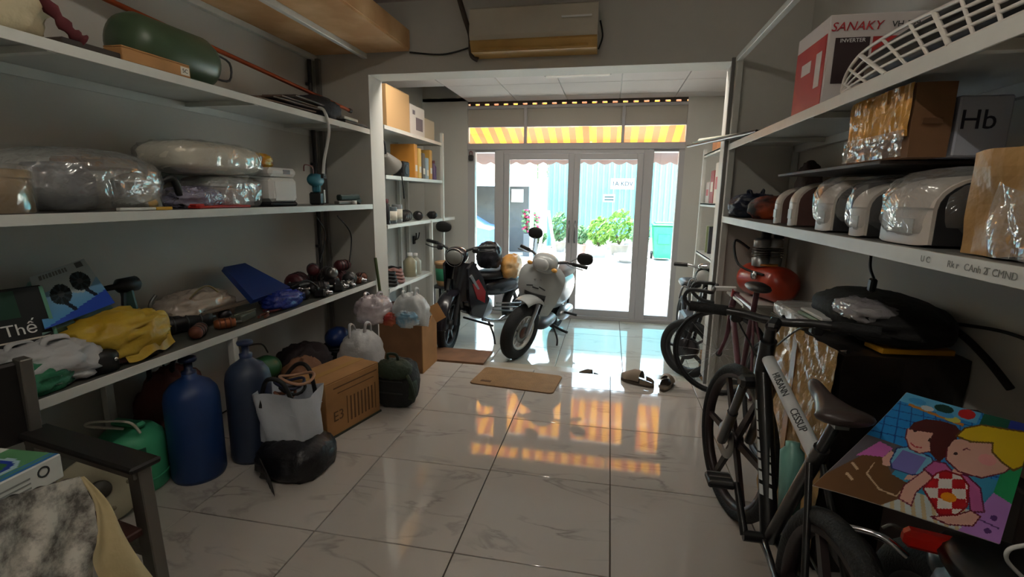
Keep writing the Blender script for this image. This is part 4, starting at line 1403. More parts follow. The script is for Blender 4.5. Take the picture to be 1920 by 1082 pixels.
# mint canister with a rope handle
m_mint = mat('mint_green_plastic', (72, 176, 130), 0.5)
t = thing('mint_canister', 'mint green canister with a white rope handle behind the chair', 'canister', (-2.14, 1.72, 0))
T = Matrix.Translation((-2.14, 1.72, 0))
MB().lathe([(0, 0.0), (0.125, 0.0), (0.135, 0.012), (0.137, 0.2), (0.13, 0.25), (0.1, 0.285), (0.05, 0.3), (0, 0.302)], 28, T).build('canister_body', m_mint, t)
MB().lathe([(0.139, 0.06), (0.142, 0.065), (0.139, 0.07)], 28, T).build('hoop', m_mint, t)
MB().box((-2.14, 1.72, 0.315), (0.16, 0.05, 0.03), T=None, bev=0.012).build('grip', m_mint, t)
MB().tube(bez([(-2.03, 1.68, 0.30), (-2.04, 1.64, 0.37), (-2.12, 1.56, 0.40), (-2.17, 1.57, 0.37), (-2.12, 1.68, 0.31)], 6), 0.006, 6).build('rope', mat('white_rope', (206, 202, 188), 0.8), t)
MB().box((-2.01, 1.66, 0.2), (0.005, 0.03, 0.07), rz=-0.4).build('label_frame', mat('dark_mint', (34, 96, 74), 0.5), t)
# round pale disc leaning
t = thing('fan_guard_disc', 'pale round disc leaning under the chair', 'disc', (-1.99, 1.5, 0))
T = frame((-2.02, 1.47, 0.152), (0.55, 0.83, 0), (-0.2, 0.1, 0.97))
MB().lathe([(0.0, -0.012), (0.148, -0.012), (0.15, 0.0), (0.145, 0.006), (0.05, 0.014), (0.045, 0.008), (0, 0.008)], 36, T).build('disc', mat('pale_dusty_disc', (176, 170, 146), 0.6, var=0.15), t)
MB().lathe([(0, 0.006), (0.04, 0.008), (0.036, 0.02), (0, 0.022)], 20, T).build('hub', mat('hub_dark', (66, 62, 54), 0.5), t)
for k in range(5):
    a = k * 1.256
    MB().lathe([(0, 0.008), (0.012, 0.008), (0.01, 0.0125), (0, 0.013)], 8, T @ Matrix.Translation((0.095 * cos(a), 0.095 * sin(a), 0.0))).build('rivet', mat('rivet_tone', (140, 134, 112), 0.5), t)
# maroon cloth bag under the rack
bag('maroon_bag', 'dull maroon cloth bag with dark handles under the rack behind the canister', (-2.2, 2.02, 0), (0.24, 0.34, 0.46), mat('dull_maroon_cloth', (124, 76, 70), 0.85, bump=0.4, bscale=12), 51, True, 0.2, 2.2, hm=m_cord)
# green tank lying, brown rolls, helmet
t = thing('green_tank', 'short green tank lying under the rack behind the white shopping bag', 'tank', (-2.08, 2.58, 0.0))
Tg = frame((-2.08, 2.36, 0.30), (1, 0, 0), (0, 0, -1), (0.15, 1, 0))
MB().lathe([(0, 0), (0.06, 0.005), (0.078, 0.03), (0.08, 0.2), (0.06, 0.245), (0, 0.26)], 24, Tg).build('tank_shell', mat('bottle_green_paint', (40, 92, 52), 0.4), t)
for s_ in (0.06, 0.19):
    c_ = Tg @ Vector((0, 0, s_))
    MB().box((c_.x, c_.y, 0.112), (0.12, 0.03, 0.22), bev=0.004).build('stand', m_dkst, t)
MB().tube(bez([(-2.08, 2.45, 0.38), (-2.1, 2.42, 0.46), (-2.04, 2.5, 0.47), (-2.06, 2.58, 0.39)], 6), 0.005, 6).build('wire_handle', m_dkst, t)
bag('brown_sack', 'brown paper sack slumped behind the white shopping bag', (-1.93, 2.72, 0), (0.22, 0.3, 0.31), mat('brown_sack_paper', (118, 80, 56), 0.8, bump=0.4, bscale=10), 55, False, 0.16)
bag('dark_pile', 'dark folded cloth pile under the rack behind the carton', (-2.12, 3.0, 0), (0.34, 0.42, 0.30), mat('dusky_cloth', (44, 34, 36), 0.9, bump=0.4, bscale=9), 57, False, 0.2)
t = thing('blue_helmet', 'dark blue round helmet on a black crate under the rack', 'helmet', (-2.05, 3.36, 0.19))
MB().blob((-2.05, 3.36, 0.265), (0.09, 0.11, 0.085), (2, 2), n=24, m=14, floor=0.203).build('helmet_shell', mat('navy_gloss', (24, 48, 104), 0.3), t)
MB().lathe([(0.1, 0), (0.112, 0.006), (0.1, 0.014)], 24, Matrix.Translation((-2.05, 3.36, 0.192)) @ Matrix.Diagonal((0.9, 1.08, 1, 1))).build('rim', m_black, t)
b = MB()
for z in (0.0, 0.06, 0.12):
    for (dx, dy, sx, sy) in ((0, -0.14, 0.3, 0.012), (0, 0.14, 0.3, 0.012), (-0.144, 0, 0.012, 0.28), (0.144, 0, 0.012, 0.28)):
        b.box((-2.05 + dx, 3.36 + dy, z + 0.03), (sx, sy, 0.045))
b.box((-2.05, 3.36, 0.185), (0.3, 0.29, 0.01)).box((-2.05, 3.36, 0.006), (0.3, 0.29, 0.01))
for dx in (-0.14, 0.14):
    for dy in (-0.135, 0.135):
        b.box((-2.05 + dx, 3.36 + dy, 0.095), (0.02, 0.02, 0.185))
single(b, 'slatted_crate', m_black, 'low black slatted crate under the blue helmet', 'crate')
# white carrier bag behind the carton
bag('carrier_bag', 'white carrier bag with looped handles between the two cartons', (-1.72, 3.12, 0), (0.30, 0.3, 0.40), m_bagw, 61, True, 0.12, 1.8)
# closed carton with printed side
t = carton('printed_carton', 'closed brown carton with printed panels on the floor', (-1.575, 2.54, 0), (0.28, 0.44, 0.335), -0.245, m_card)
T = WM[t]
m_ink = mat('brown_ink', (104, 72, 44), 0.8)
bx = MB()
for (y, z, sy, sz) in ((0.02, 0.29, 0.36, 0.008), (0.02, 0.255, 0.3, 0.006), (-0.06, 0.13, 0.006, 0.17), (0.18, 0.13, 0.006, 0.17)):
    MB().box((0.1406, y, z), (0.0012, sy, sz), T=T).build('printed_line', m_ink, t)
for k in range(7):
    MB().box((0.1406, -0.03 + 0.03 * k, 0.13), (0.0012, 0.012, 0.15), T=T).build('printed_line', m_ink, t)
text('lettering', 'E3', T @ frame((0.1408, -0.13, 0.12), (0, 1, 0), (0, 0, 1)), 0.085, m_ink, t)
MB().box((0, 0, 0.006), (0.292, 0.452, 0.012), T=T).build('base_strip', mat('greenish_base', (52, 56, 44), 0.7), t)
# backpack
t = thing('backpack', 'dark green and black backpack on the floor before the open carton', 'backpack', (-1.33, 2.87, 0))
m_bp = mat('black_nylon', (24, 27, 27), 0.7, bump=0.4, bscale=60)
m_bpg = mat('dark_olive_nylon', (44, 56, 40), 0.75, bump=0.4, bscale=50)
MB().blob((-1.33, 2.87, 0.145), (0.14, 0.125, 0.16), (3.2, 3.0), 0.08, 3, 71, 30, 20, floor=0.002).build('main_body', m_bp, t)
MB().blob((-1.32, 2.80, 0.265), (0.12, 0.09, 0.06), (2.6, 2.4), 0.15, 4, 72, 24, 14).build('top_flap', m_bpg, t)
MB().blob((-1.23, 2.83, 0.13), (0.05, 0.06, 0.08), (2.6, 2.4), 0.1, 3, 73, 18, 12, floor=0.02).build('side_pocket', m_bpg, t)
MB().tube(bez([(-1.36, 2.82, 0.3), (-1.36, 2.80, 0.36), (-1.3, 2.80, 0.36), (-1.3, 2.82, 0.3)], 6), 0.01, 6).build('carry_handle', m_bpg, t)
MB().tube(bez([(-1.24, 2.78, 0.27), (-1.18, 2.74, 0.2), (-1.17, 2.76, 0.1), (-1.2, 2.82, 0.04)], 6), 0.012, 6, flat=0.5).build('shoulder_strap', m_bpg, t)
for z in (0.12, 0.2):
    MB().box((-1.33, 2.742, z), (0.18, 0.006, 0.008)).build('zipper', m_dark, t)
# open carton with bags in it
t = thing('open_carton', 'large open brown carton filled with plastic bags by the step', 'box', (-1.545, 3.58, 0))
cx0, cx1, cy0, cy1, hz = -1.72, -1.375, 3.42, 3.74, 0.385
MB().box(((cx0 + cx1) / 2, (cy0 + cy1) / 2, 0.006), (cx1 - cx0, cy1 - cy0, 0.008)).build('bottom', m_card_d, t)
MB().box(((cx0 + cx1) / 2, cy0, hz / 2), (cx1 - cx0, 0.007, hz)).build('side_panel', m_card_d, t)
MB().box(((cx0 + cx1) / 2, cy1, hz / 2), (cx1 - cx0, 0.007, hz)).build('side_panel', m_card_d, t)
MB().box((cx0, (cy0 + cy1) / 2, hz / 2), (0.007, cy1 - cy0, hz)).build('side_panel', m_card, t)
b = MB()
b.prism([(cy0, 0), (cy1, 0), (cy1, hz + 0.05), (cy1 - 0.1, hz + 0.03), (cy1 - 0.16, hz - 0.01), (cy0 + 0.1, hz - 0.03), (cy0, hz)], 0.007, frame((cx1, 0, 0), (0, 1, 0), (0, 0, 1)))
b.build('torn_side_panel', m_card, t)
MB().bar((cx1 + 0.004, cy1 - 0.09, hz + 0.03), (cx1 + 0.07, cy1 - 0.05, hz + 0.07), 0.14, 0.006, up=(0, 1, 0)).build('flap', m_card, t)
bag('pink_bag', 'pinkish see-through bag bulging at the left of the open carton', (-1.80, 3.50, 0.37), (0.27, 0.26, 0.21), m_bagp, 81, True, 0.2, 2)
bag('printed_bag', 'white bag with blue print stuffed in the open carton', (-1.51, 3.55, 0.28), (0.27, 0.24, 0.32), mat('white_blue_bag', (212, 216, 218), 0.35, bump=0.5, bscale=14, col2=(212, 214, 212), tlum=0.3), 82, True, 0.2, 2)
bag('blue_print_bag', 'pale blue bag rumpled at the front of the open carton', (-1.50, 3.455, 0.36), (0.18, 0.1, 0.13), mat('pale_blue_bag', (120, 160, 186), 0.35, bump=0.5, bscale=14, col2=(206, 214, 216), vscale=14), 84, False, 0.25, 3)
bag('red_packet', 'small red packet at the left of the open carton top', (-1.64, 3.46, 0.36), (0.13, 0.1, 0.10), mat('red_wrapper', (160, 50, 46), 0.4, col2=(176, 96, 60), vscale=9), 83, False, 0.25, 3)
# white shopping bag in a black bag
t = thing('black_sack', 'slumped black plastic sack under the white shopping bag', 'bag', (-1.50, 2.02, 0))
MB().blob((-1.50, 2.03, 0.06), (0.17, 0.16, 0.11), (3, 2.6), 0.12, 3, 91, 36, 20, floor=0.002, ridge=True).build('bag_body', m_bagk, t)
MB().grid(lambda u, v: Vector((-1.66 + 0.12 * u + 0.10 * v, 1.93 - 0.10 * u - 0.06 * v * v, 0.13 - 0.128 * v ** 0.7 + 0.006 * sin(9 * u))), 10, 8).build('bag_corner', m_bagk, t)
t = thing('shopping_bag', 'white shopping bag with black handles packed with cables', 'bag', (-1.55, 2.08, 0.12))
m_shop_bag = mat('white_woven_bag', (198, 204, 214), 0.5, bump=0.3, bscale=16)
b = MB()
ring0, ring1, nb_ = [], [], 40


def bagring(u, v):
    a = 2 * pi * u
    sxx = math.copysign(abs(cos(a)) ** 0.55, cos(a))
    syy = math.copysign(abs(sin(a)) ** 0.55, sin(a))
    k = 0.88 + 0.12 * v
    wob = 0.008 * sin(a * 5 + v * 4)
    return Vector((-1.55 + (0.155 * sxx * k + wob), 2.07 + 0.105 * syy * k + wob, 0.13 + 0.27 * v + 0.01 * sin(3 * a) * v))


b.grid(bagring, nb_, 10, cu=True)
b.grid(lambda u, v: Vector((-1.55, 2.07, 0.30)) + (bagring(u, 0.8) - Vector((-1.55, 2.07, 0.345))) * v * 0.97, nb_, 3, cu=True)
b.build('bag_body', m_shop_bag, t)
for s_ in (-1, 1):
    yy = 2.07 + s_ * 0.085
    MB().tube(bez([(-1.64, yy - 0.01, 0.33), (-1.63, yy, 0.42), (-1.57, yy + 0.03 * s_, 0.49), (-1.50, yy + 0.02 * s_, 0.47), (-1.455, yy, 0.33)], 6), 0.011, 8).build('handle', m_cord, t)
for k in range(4):
    rr = 0.05 + 0.012 * k
    single(MB().tube([(-1.55 + 0.03 * (k % 2) + rr * cos(a * 0.35), 2.07 + 0.02 * (k - 1.5) + rr * 0.8 * sin(a * 0.35), 0.385 + 0.022 * k + 0.012 * sin(a * 0.7)) for a in range(18)], 0.008, 6, closed=True), 'cable_coil',
           (mat('brown_cable', (150, 96, 72), 0.5), m_cord, mat('navy_cable', (40, 44, 70), 0.5), mat('tan_cable', (176, 132, 104), 0.5))[k], ('brown', 'black', 'navy', 'tan')[k] + ' coiled cable in the white shopping bag', 'cable', 'cables in the shopping bag')

# ------------------------------------------------------------------ chair, cloth and carton in the left foreground
t = thing('metal_armchair', 'steel framed armchair with black arm pad and dark wooden seat', 'chair', (-1.52, 0.78, 0))
m_pad = mat('black_vinyl', (27, 25, 24), 0.5)
m_fr = mat('chair_steel', (120, 116, 110), 0.4, 0.6)
XA, XBk = -1.262, -1.79
for y, nm in ((1.035, 'far'), (0.42, 'near')):
    fr_ = MB()
    fr_.bar((XA, y, 0.59), (XBk, y, 0.59), 0.05, 0.028, bev=0.003)
    fr_.build('arm_rail', m_fr, t)
    MB().box(((XA + XBk) / 2 + 0.01, y, 0.614), (XA - XBk + 0.02, 0.085, 0.02), bev=0.006).build('arm_pad', m_pad, t)
    MB().bar((XA - 0.018, y, 0.604), (XA + 0.012, y, 0.0), 0.055, 0.035, up=(0, 1, 0), bev=0.003).build('leg', m_fr, t)
    MB().bar((XBk + 0.02, y, 0.86), (XBk - 0.03, y, 0.0), 0.045, 0.032, up=(0, 1, 0), bev=0.003).build('leg', m_fr, t)
    MB().bar((XA, y, 0.34), (XBk, y, 0.32), 0.035, 0.025).build('side_stretcher', m_fr, t)
for k in range(5):
    x = -1.32 - 0.115 * k
    MB().box((x, 0.73, 0.412), (0.108, 0.575, 0.024), bev=0.004).build('seat_slat', mat('dark_red_wood', (74, 40, 34), 0.5, var=0.25, vscale=7), t)
MB().box((XBk, 0.73, 0.72), (0.03, 0.6, 0.26), bev=0.008).build('backrest', m_pad, t)
t.location = (-1.559, 0.829, 0)
t.rotation_euler = (0, 0, -0.17)            # the chair stands slightly askew
# embroidered cloth draped over a stack on the seat
m_lace = bpy.data.materials.new('embroidered_cream_cloth')
m_lace.use_nodes = True
N, Lk = m_lace.node_tree.nodes, m_lace.node_tree.links
pb = N['Principled BSDF']
pb.inputs['Roughness'].default_value = 0.85
tc = N.new('ShaderNodeTexCoord')
n1 = N.new('ShaderNodeTexNoise')
n1.inputs['Scale'].default_value = 13
n1.inputs['Detail'].default_value = 8
n1.inputs['Roughness'].default_value = 0.7
vo = N.new('ShaderNodeTexVoronoi')
vo.inputs['Scale'].default_value = 8
rp = N.new('ShaderNodeValToRGB')
rp.color_ramp.elements[0].color = lin((100, 96, 92))
rp.color_ramp.elements[1].color = lin((214, 210, 200))
rp.color_ramp.elements[0].position = 0.40
rp.color_ramp.elements[1].position = 0.60
Lk.new(tc.outputs['Object'], n1.inputs['Vector'])
Lk.new(tc.outputs['Object'], vo.inputs['Vector'])
Lk.new(n1.outputs['Fac'], rp.inputs['Fac'])
Lk.new(rp.outputs['Color'], pb.inputs['Base Color'])
bp = N.new('ShaderNodeBump')
bp.inputs['Strength'].default_value = 0.5
Lk.new(n1.outputs['Fac'], bp.inputs['Height'])
Lk.new(bp.outputs['Normal'], pb.inputs['Normal'])
t = thing('embroidered_cloth', 'cream embroidered cloth draped over the near side of the armchair', 'cloth', (-1.3, 0.72, 0.38))


def cloth(u, v):
    """the hanging front of the cloth, gathered towards its right edge"""
    rb = (150, 176, 184, 176, 172, 200)
    k = v * 5
    i = min(int(k), 4)
    xr = rb[i] + (rb[i + 1] - rb[i]) * (k - i)
    px = -90 + (xr + 90) * u
    py0 = 975 - 82 * u ** 0.8
    x = -1.245 + 0.03 * v + 0.009 * sin(u * 19 + v * 4) * min(1, v * 3)
    return at(px, py0 + (1150 - py0) * v, 'X', x)


def cloth_top(u, v):
    c0 = cloth(u, 0.0)
    return c0 + Vector((-0.34 * v, 0.02 * v, (0.648 - c0.z) * min(1, v * 6) ** 0.6 + 0.004 * sin(u * 30 + v * 9)))


MB().grid(cloth, 60, 50).grid(cloth_top, 60, 24).build('lace_cloth', m_lace, t)
m_hem = mat('cream_hem', (212, 194, 150), 0.8, bump=0.2, bscale=40)


hL = bez([at(148, 895, 'X', -1.25), at(176, 945, 'X', -1.24), at(178, 1010, 'X', -1.228), at(170, 1055, 'X', -1.222), at(200, 1115, 'X', -1.212)], 8)
hR = bez([at(158, 893, 'X', -1.25), at(202, 940, 'X', -1.232), at(232, 1000, 'X', -1.214), at(266, 1050, 'X', -1.20), at(315, 1110, 'X', -1.18)], 8)


def hem(u, v):
    k = u * (len(hL) - 1)
    i = min(int(k), len(hL) - 2)
    a_, b_ = hL[i].lerp(hL[i + 1], k - i), hR[i].lerp(hR[i + 1], k - i)
    q_ = a_.lerp(b_, v)
    q_.x += 0.012 * sin(v * 8 + u * 3) * u
    return q_


MB().grid(hem, 40, 16).build('plain_hem', m_hem, t)
MB().box((-1.45, 0.74, 0.513), (0.36, 0.30, 0.256), bev=0.02).build('padding', mat('folded_blanket', (120, 112, 100), 0.9, var=0.2), t)
# white and green carton on the cloth
t = thing('green_print_carton', 'white and green printed carton on the embroidered cloth', 'box', (-1.425, 0.735, 0.654), 0.06)
T = WM[t]
MB().box((0, 0, 0.0335), (0.21, 0.30, 0.065), T=T, bev=0.003).build('carton_body', mat('white_card', (206, 208, 204), 0.5), t)


def topcol(p):
    u, v = p
    if ell(p, 0.70, 0.42, 0.17, 0.28):
        return (60, 110, 60) if ell(p, 0.70, 0.42, 0.10, 0.15) else ((30, 60, 150) if ell(p, 0.70, 0.42, 0.14, 0.22) else (160, 190, 200))
    if v < 0.06 or 0.09 < v < 0.12:
        return (50, 110, 170)
    if v < 0.4 and u < 0.55:
        return (110, 190, 60)
    if v < 0.72:
        return (84, 140, 96)
    return (204, 206, 204)


printed('printed_top', lambda u, v: T @ Vector((0.102 - 0.204 * v, -0.147 + 0.294 * u, 0.0668)), 48, 34, topcol, m_print, t)
MB().lathe([(0.010, 0), (0.014, 0), (0.014, 0.001), (0.010, 0.001), (0.010, 0)], 16, T @ frame((0.1052, 0.105, 0.042), (0, 1, 0), (0, 0, 1))).build('recycling_mark', m_dark, t)
for k in range(3):
    MB().box((0.1054, 0.03, 0.018 + 0.012 * k), (0.0008, 0.09, 0.004), T=T).build('printed_line', mat('grey_ink', (140, 142, 140), 0.7), t)
single(MB().tube(bez([at(8, 952, 'Z', 0.668), at(40, 940, 'Z', 0.672), at(70, 925, 'Z', 0.668)], 6), 0.007, 8, flat=0.6), 'black_pen', m_black, 'black pen lying on the cloth below the green carton', 'pen')

# ------------------------------------------------------------------ air conditioner over the opening
A0, A1 = at(880, 93, 'Y', 3.52), at(1119, 90, 'Y', 3.52)
t = thing('air_conditioner', 'old yellowed split air conditioner mounted above the opening', 'air conditioner', ((A0.x + A1.x) / 2, 3.62, A0.z))
xc, wd, zb = (A0.x + A1.x) / 2, A1.x - A0.x, (A0.z + A1.z) / 2
m_ac = mat('aged_white_plastic', (196, 188, 172), 0.3, var=0.08, vscale=3)
m_acd = mat('yellowed_underside', (188, 150, 84), 0.45, var=0.15, vscale=4)
pr = [(3.716, zb + 0.02), (3.716, zb + 0.29), (3.56, zb + 0.29), (3.525, zb + 0.27), (3.515, zb + 0.10), (3.53, zb + 0.075)]
MB().prism(pr, wd, frame((A0.x, 0, 0), (0, 1, 0), (0, 0, 1), (1, 0, 0))).build('casing', m_ac, t)
pr = [(3.716, zb), (3.716, zb + 0.022), (3.535, zb + 0.078), (3.522, zb + 0.06), (3.56, zb + 0.004)]
MB().prism(pr, wd - 0.004, frame((A0.x + 0.002, 0, 0), (0, 1, 0), (0, 0, 1), (1, 0, 0))).build('underside', m_acd, t)
MB().bar((A0.x + 0.06, 3.548, zb + 0.03), (A1.x - 0.06, 3.548, zb + 0.03), 0.004, 0.05, up=(0, 0.6, 1)).build('louvre', m_acd, t)
MB().box((A1.x - 0.14, 3.513, zb + 0.19), (0.2, 0.003, 0.012)).build('highlight_strip', m_white_pl, t)  # white strip stands in for the highlight on the glossy front
t2 = thing('coolant_hose', 'dark insulated hose bending down at the left of the air conditioner', 'hose', (A0.x - 0.05, 3.65, zb))
MB().tube(bez([(A0.x - 0.12, 3.66, 2.77), (A0.x - 0.07, 3.65, 2.62), (A0.x - 0.03, 3.65, 2.50), (A0.x - 0.025, 3.66, zb + 0.02), (A0.x + 0.02, 3.68, zb - 0.015)], 6), 0.018, 8).build('hose', mat('hose_brown', (70, 60, 52), 0.7), t2)
q0, q1, q2 = at(885, 88, 'Y', 3.70), at(830, 102, 'Y', 3.70), at(768, 98, 'Y', 3.70)
MB().tube(bez([q0, q1, q2], 8), 0.006, 6).build('power_cord', m_cord, t)
MB().tube(bez([(A1.x + 0.01, 3.66, zb + 0.2), (A1.x + 0.03, 3.66, zb + 0.1), (A1.x + 0.005, 3.67, zb + 0.02)], 6), 0.006, 6).build('cord_loop', m_cord, t)

# ------------------------------------------------------------------ entrance rack at the left
rk = thing('entrance_rack', 'white angle iron rack with four shelves left of the motorbikes', 'rack', (-2.1, 4.6, ZF))
S4 = (1.945, 1.535, 1.11, 0.545)
m_pale = mat('pale_shelf_sheet', (196, 202, 200), 0.35)
for z, ye in zip(S4, (5.40, 5.45, 5.86, 5.07)):
    MB().box((-2.11, (3.97 + ye) / 2, z - 0.008), (0.45, ye - 3.97, 0.012)).build('shelf_board', m_pale, rk)
    MB().box((-1.887, (3.97 + ye) / 2, z - 0.016), (0.006, ye - 3.97, 0.032)).build('front_rail', m_white_steel, rk)
    MB().box((-2.11, ye, z - 0.016), (0.45, 0.006, 0.032)).build('end_rail', m_white_steel, rk)
for (x, y, zt) in ((-1.89, 5.43, 2.05), (-2.32, 5.43, 2.05), (-2.32, 3.99, 1.94), (-1.89, 5.04, 1.10), (-2.32, 4.72, 1.94), (-2.32, 5.2, 1.94)):
    MB().box((x, y, (ZF + zt) / 2), (0.032, 0.032, zt - ZF)).build('post', m_white_steel, rk)
Z1, Z2, Z3, Z4 = S4


def ybox(px0, px1, py, X=-1.95):
    return at(px0, py, 'X', X).y, at(px1, py, 'X', X).y


y0, y1 = ybox(724, 768, 200, -1.93)
carton('tall_carton', 'tall tan carton on the top shelf of the entrance rack', (-2.08, (y0 + y1) / 2, Z1), (0.30, y1 - y0 - 0.01, 0.36), 0, mat('tan_card', (196, 156, 108), 0.8))
y0, y1 = ybox(769, 796, 210, -1.93)
t = carton('white_carton', 'white printed carton beside the tall tan carton', (-2.08, (y0 + y1) / 2, Z1), (0.30, y1 - y0 - 0.01, 0.29), 0, mat('white_print_card', (214, 204, 196), 0.7))
MB().box((-1.9294, (y0 + y1) / 2 + 0.04, Z1 + 0.12), (0.001, 0.18, 0.12)).build('printed_picture', mat('purple_grey_print', (116, 104, 110), 0.6), t)
MB().box((-1.9294, (y0 + y1) / 2 - 0.1, Z1 + 0.22), (0.001, 0.06, 0.04)).build('printed_mark', MATS['purple_grey_print'], t)
carton('beige_carton', 'beige carton at the end of the entrance rack top shelf', (-2.09, min(5.33, y1 + 0.19), Z1), (0.28, 0.30, 0.22), 0, mat('beige_card', (198, 180, 154), 0.8))
# second shelf
t = thing('desk_lamp', 'grey cone desk lamp hung over the second shelf edge', 'lamp', (-1.93, 4.18, Z2))
m_lg = mat('lamp_grey', (126, 122, 116), 0.5)
T = frame((-1.95, 4.17, Z2 + 0.21), (1, 0, 0), (0, 0.75, -0.66), None)
T = Matrix.Translation((-1.95, 4.2, Z2 + 0.1)) @ Matrix.Rotation(0.9, 4, 'X')
MB().lathe([(0.025, 0.12), (0.04, 0.11), (0.095, -0.02), (0.1, -0.03), (0.092, -0.025), (0.02, 0.1), (0, 0.1)], 24, T).build('lamp_shade', m_lg, t)
MB().tube(bez([(-1.95, 4.12, Z2 + 0.18), (-1.95, 4.1, Z2 + 0.28), (-2.0, 4.14, Z2 + 0.3), (-2.02, 4.2, Z2 + 0.15)], 6), 0.008, 6).build('arm', m_dark, t)
MB().tube(bez([(-1.87, 4.26, Z2 + 0.03), (-1.865, 4.28, Z2 - 0.12), (-1.865, 4.29, Z2 - 0.2)], 6), 0.006, 6).build('cord', m_cord, t)
MB().lathe([(0, 0), (0.05, 0), (0.05, 0.015), (0, 0.018)], 18, Matrix.Translation((-2.03, 4.22, Z2 + 0.001))).build('base', m_dark, t)
t = thing('black_speaker', 'small black speaker on the second entrance shelf', 'speaker', (-2.0, 4.55, Z2))
MB().box((-2.0, 4.55, Z2 + 0.076), (0.12, 0.14, 0.15), bev=0.012).build('cabinet', m_black, t)
MB().lathe([(0.045, 0), (0.05, 0.004), (0.03, -0.004), (0, -0.006)], 18, frame((-1.939, 4.55, Z2 + 0.07), (0, 1, 0), (0, 0, 1))).build('cone', m_dark, t)
cols = [((206, 140, 56), 'orange'), ((214, 176, 92), 'yellow'), ((96, 88, 80), 'dark'), ((150, 168, 176), 'grey blue'), ((196, 150, 70), 'ochre')]
for k, (c_, nm) in enumerate(cols):
    y = 4.74 + 0.105 * k
    h = (0.33, 0.30, 0.26, 0.22, 0.31)[k]
    t = thing('ring_binder', nm + ' binder standing upright on the second entrance shelf', 'binder', (-2.05, y, Z2), 0, 'binders on the entrance rack')
    MB().box((-2.05, y, Z2 + h / 2 + 0.001), (0.26, 0.07, h), bev=0.006).build('cover', mat('binder_%d' % k, c_, 0.55), t)
    MB().box((-1.9195, y, Z2 + h * 0.3), (0.002, 0.05, 0.06)).build('spine_label', m_lbl, t)
t = thing('purple_bottle', 'small purple bottle at the end of the second entrance shelf', 'bottle', (-1.95, 5.31, Z2))
MB().lathe([(0.03, 0), (0.033, 0.01), (0.033, 0.14), (0.015, 0.17), (0.015, 0.19)], 16, Matrix.Translation((-1.95, 5.31, Z2 + 0.001))).build('bottle_body', mat('purple_plastic', (92, 74, 110), 0.4), t)
MB().lathe([(0.018, 0.18), (0.018, 0.21), (0, 0.212)], 12, Matrix.Translation((-1.95, 5.31, Z2 + 0.001))).build('cap', m_mar, t)
# third shelf
t = thing('spray_bottle', 'tall black spray can on the third entrance shelf', 'can', (-1.93, 4.08, Z3))
MB().lathe([(0.024, 0), (0.026, 0.005), (0.026, 0.17), (0.012, 0.185), (0.012, 0.2)], 16, Matrix.Translation((-1.93, 4.06, Z3 + 0.001))).build('can_body', m_black, t)
MB().lathe([(0.017, 0.185), (0.017, 0.22), (0, 0.224)], 12, Matrix.Translation((-1.93, 4.06, Z3 + 0.001))).build('cap', m_mar, t)
for k, (y, h, c_, nm) in enumerate(((4.22, 0.15, (88, 96, 100), 'dark grey'), (4.34, 0.17, (132, 136, 138), 'light grey'))):
    t = thing('tin_can', nm + ' tin can on the third entrance shelf', 'can', (-1.96, y, Z3))
    MB().lathe([(0.045, 0), (0.048, 0.004), (0.048, h - 0.006), (0.045, h), (0.0, h - 0.004)], 20, Matrix.Translation((-1.96, y, Z3 + 0.001))).build('can_body', mat('can_tone_%d' % k, c_, 0.4, 0.3), t)
    MB().lathe([(0.0485, h * 0.2), (0.0492, h * 0.2), (0.0492, h * 0.75), (0.0485, h * 0.75)], 20, Matrix.Translation((-1.96, y, Z3 + 0.001))).build('label', m_lbl, t)
motor('bench_grinder', 'black bench motor on the third entrance shelf', (-2.0, 4.6, Z3), 0.055, 0.26, 0.1, m_black, m_dark)
motor('toothed_gearbox', 'dark gearbox beside the black bench motor on the third entrance shelf', (-2.0, 4.95, Z3), 0.045, 0.2, 0.5, m_dkst, m_black)
motor('belt_pulley', 'small dark pulley at the end of the third entrance shelf', (-1.97, 5.3, Z3), 0.04, 0.1, 1.2, m_black, m_dkst)
# fourth shelf
for k, (y, x, rr, m_) in enumerate(((4.12, -2.0, 0.11, m_cord), (4.28, -1.98, 0.09, mat('pinkish_cable', (150, 110, 104), 0.5)), (4.40, -2.05, 0.10, m_cord), (4.2, -2.12, 0.1, m_dark))):
    b = MB()
    for j in range(4):
        b.tube([(x + (rr - 0.008 * j) * cos(a * 0.2618), y + (rr - 0.008 * j) * 0.75 * sin(a * 0.2618), Z4 + 0.02 + 0.032 * j + 0.006 * sin(a)) for a in range(24)], 0.017, 6, closed=True)
    single(b, 'cable_coil', m_, ('thick black cable coil at the near end of the fourth entrance shelf', 'pinkish cable coil on the fourth entrance shelf', 'black cable coil in the middle of the fourth entrance shelf', 'dark grey cable coil at the back of the fourth entrance shelf')[k], 'cable')
t = thing('domed_basket', 'grey domed lid standing behind cables on the fourth entrance shelf', 'lid', (-2.2, 4.3, Z4))
MB().blob((-2.2, 4.32, Z4 + 0.09), (0.1, 0.19, 0.17), (2.2, 2.2), n=24, m=16, floor=Z4 + 0.002).build('dome', mat('dome_grey', (150, 146, 140), 0.6), t)
MB().lathe([(0.02, 0), (0.02, 0.02), (0, 0.025)], 10, Matrix.Translation((-2.2, 4.32, Z4 + 0.258))).build('knob', m_dark, t)
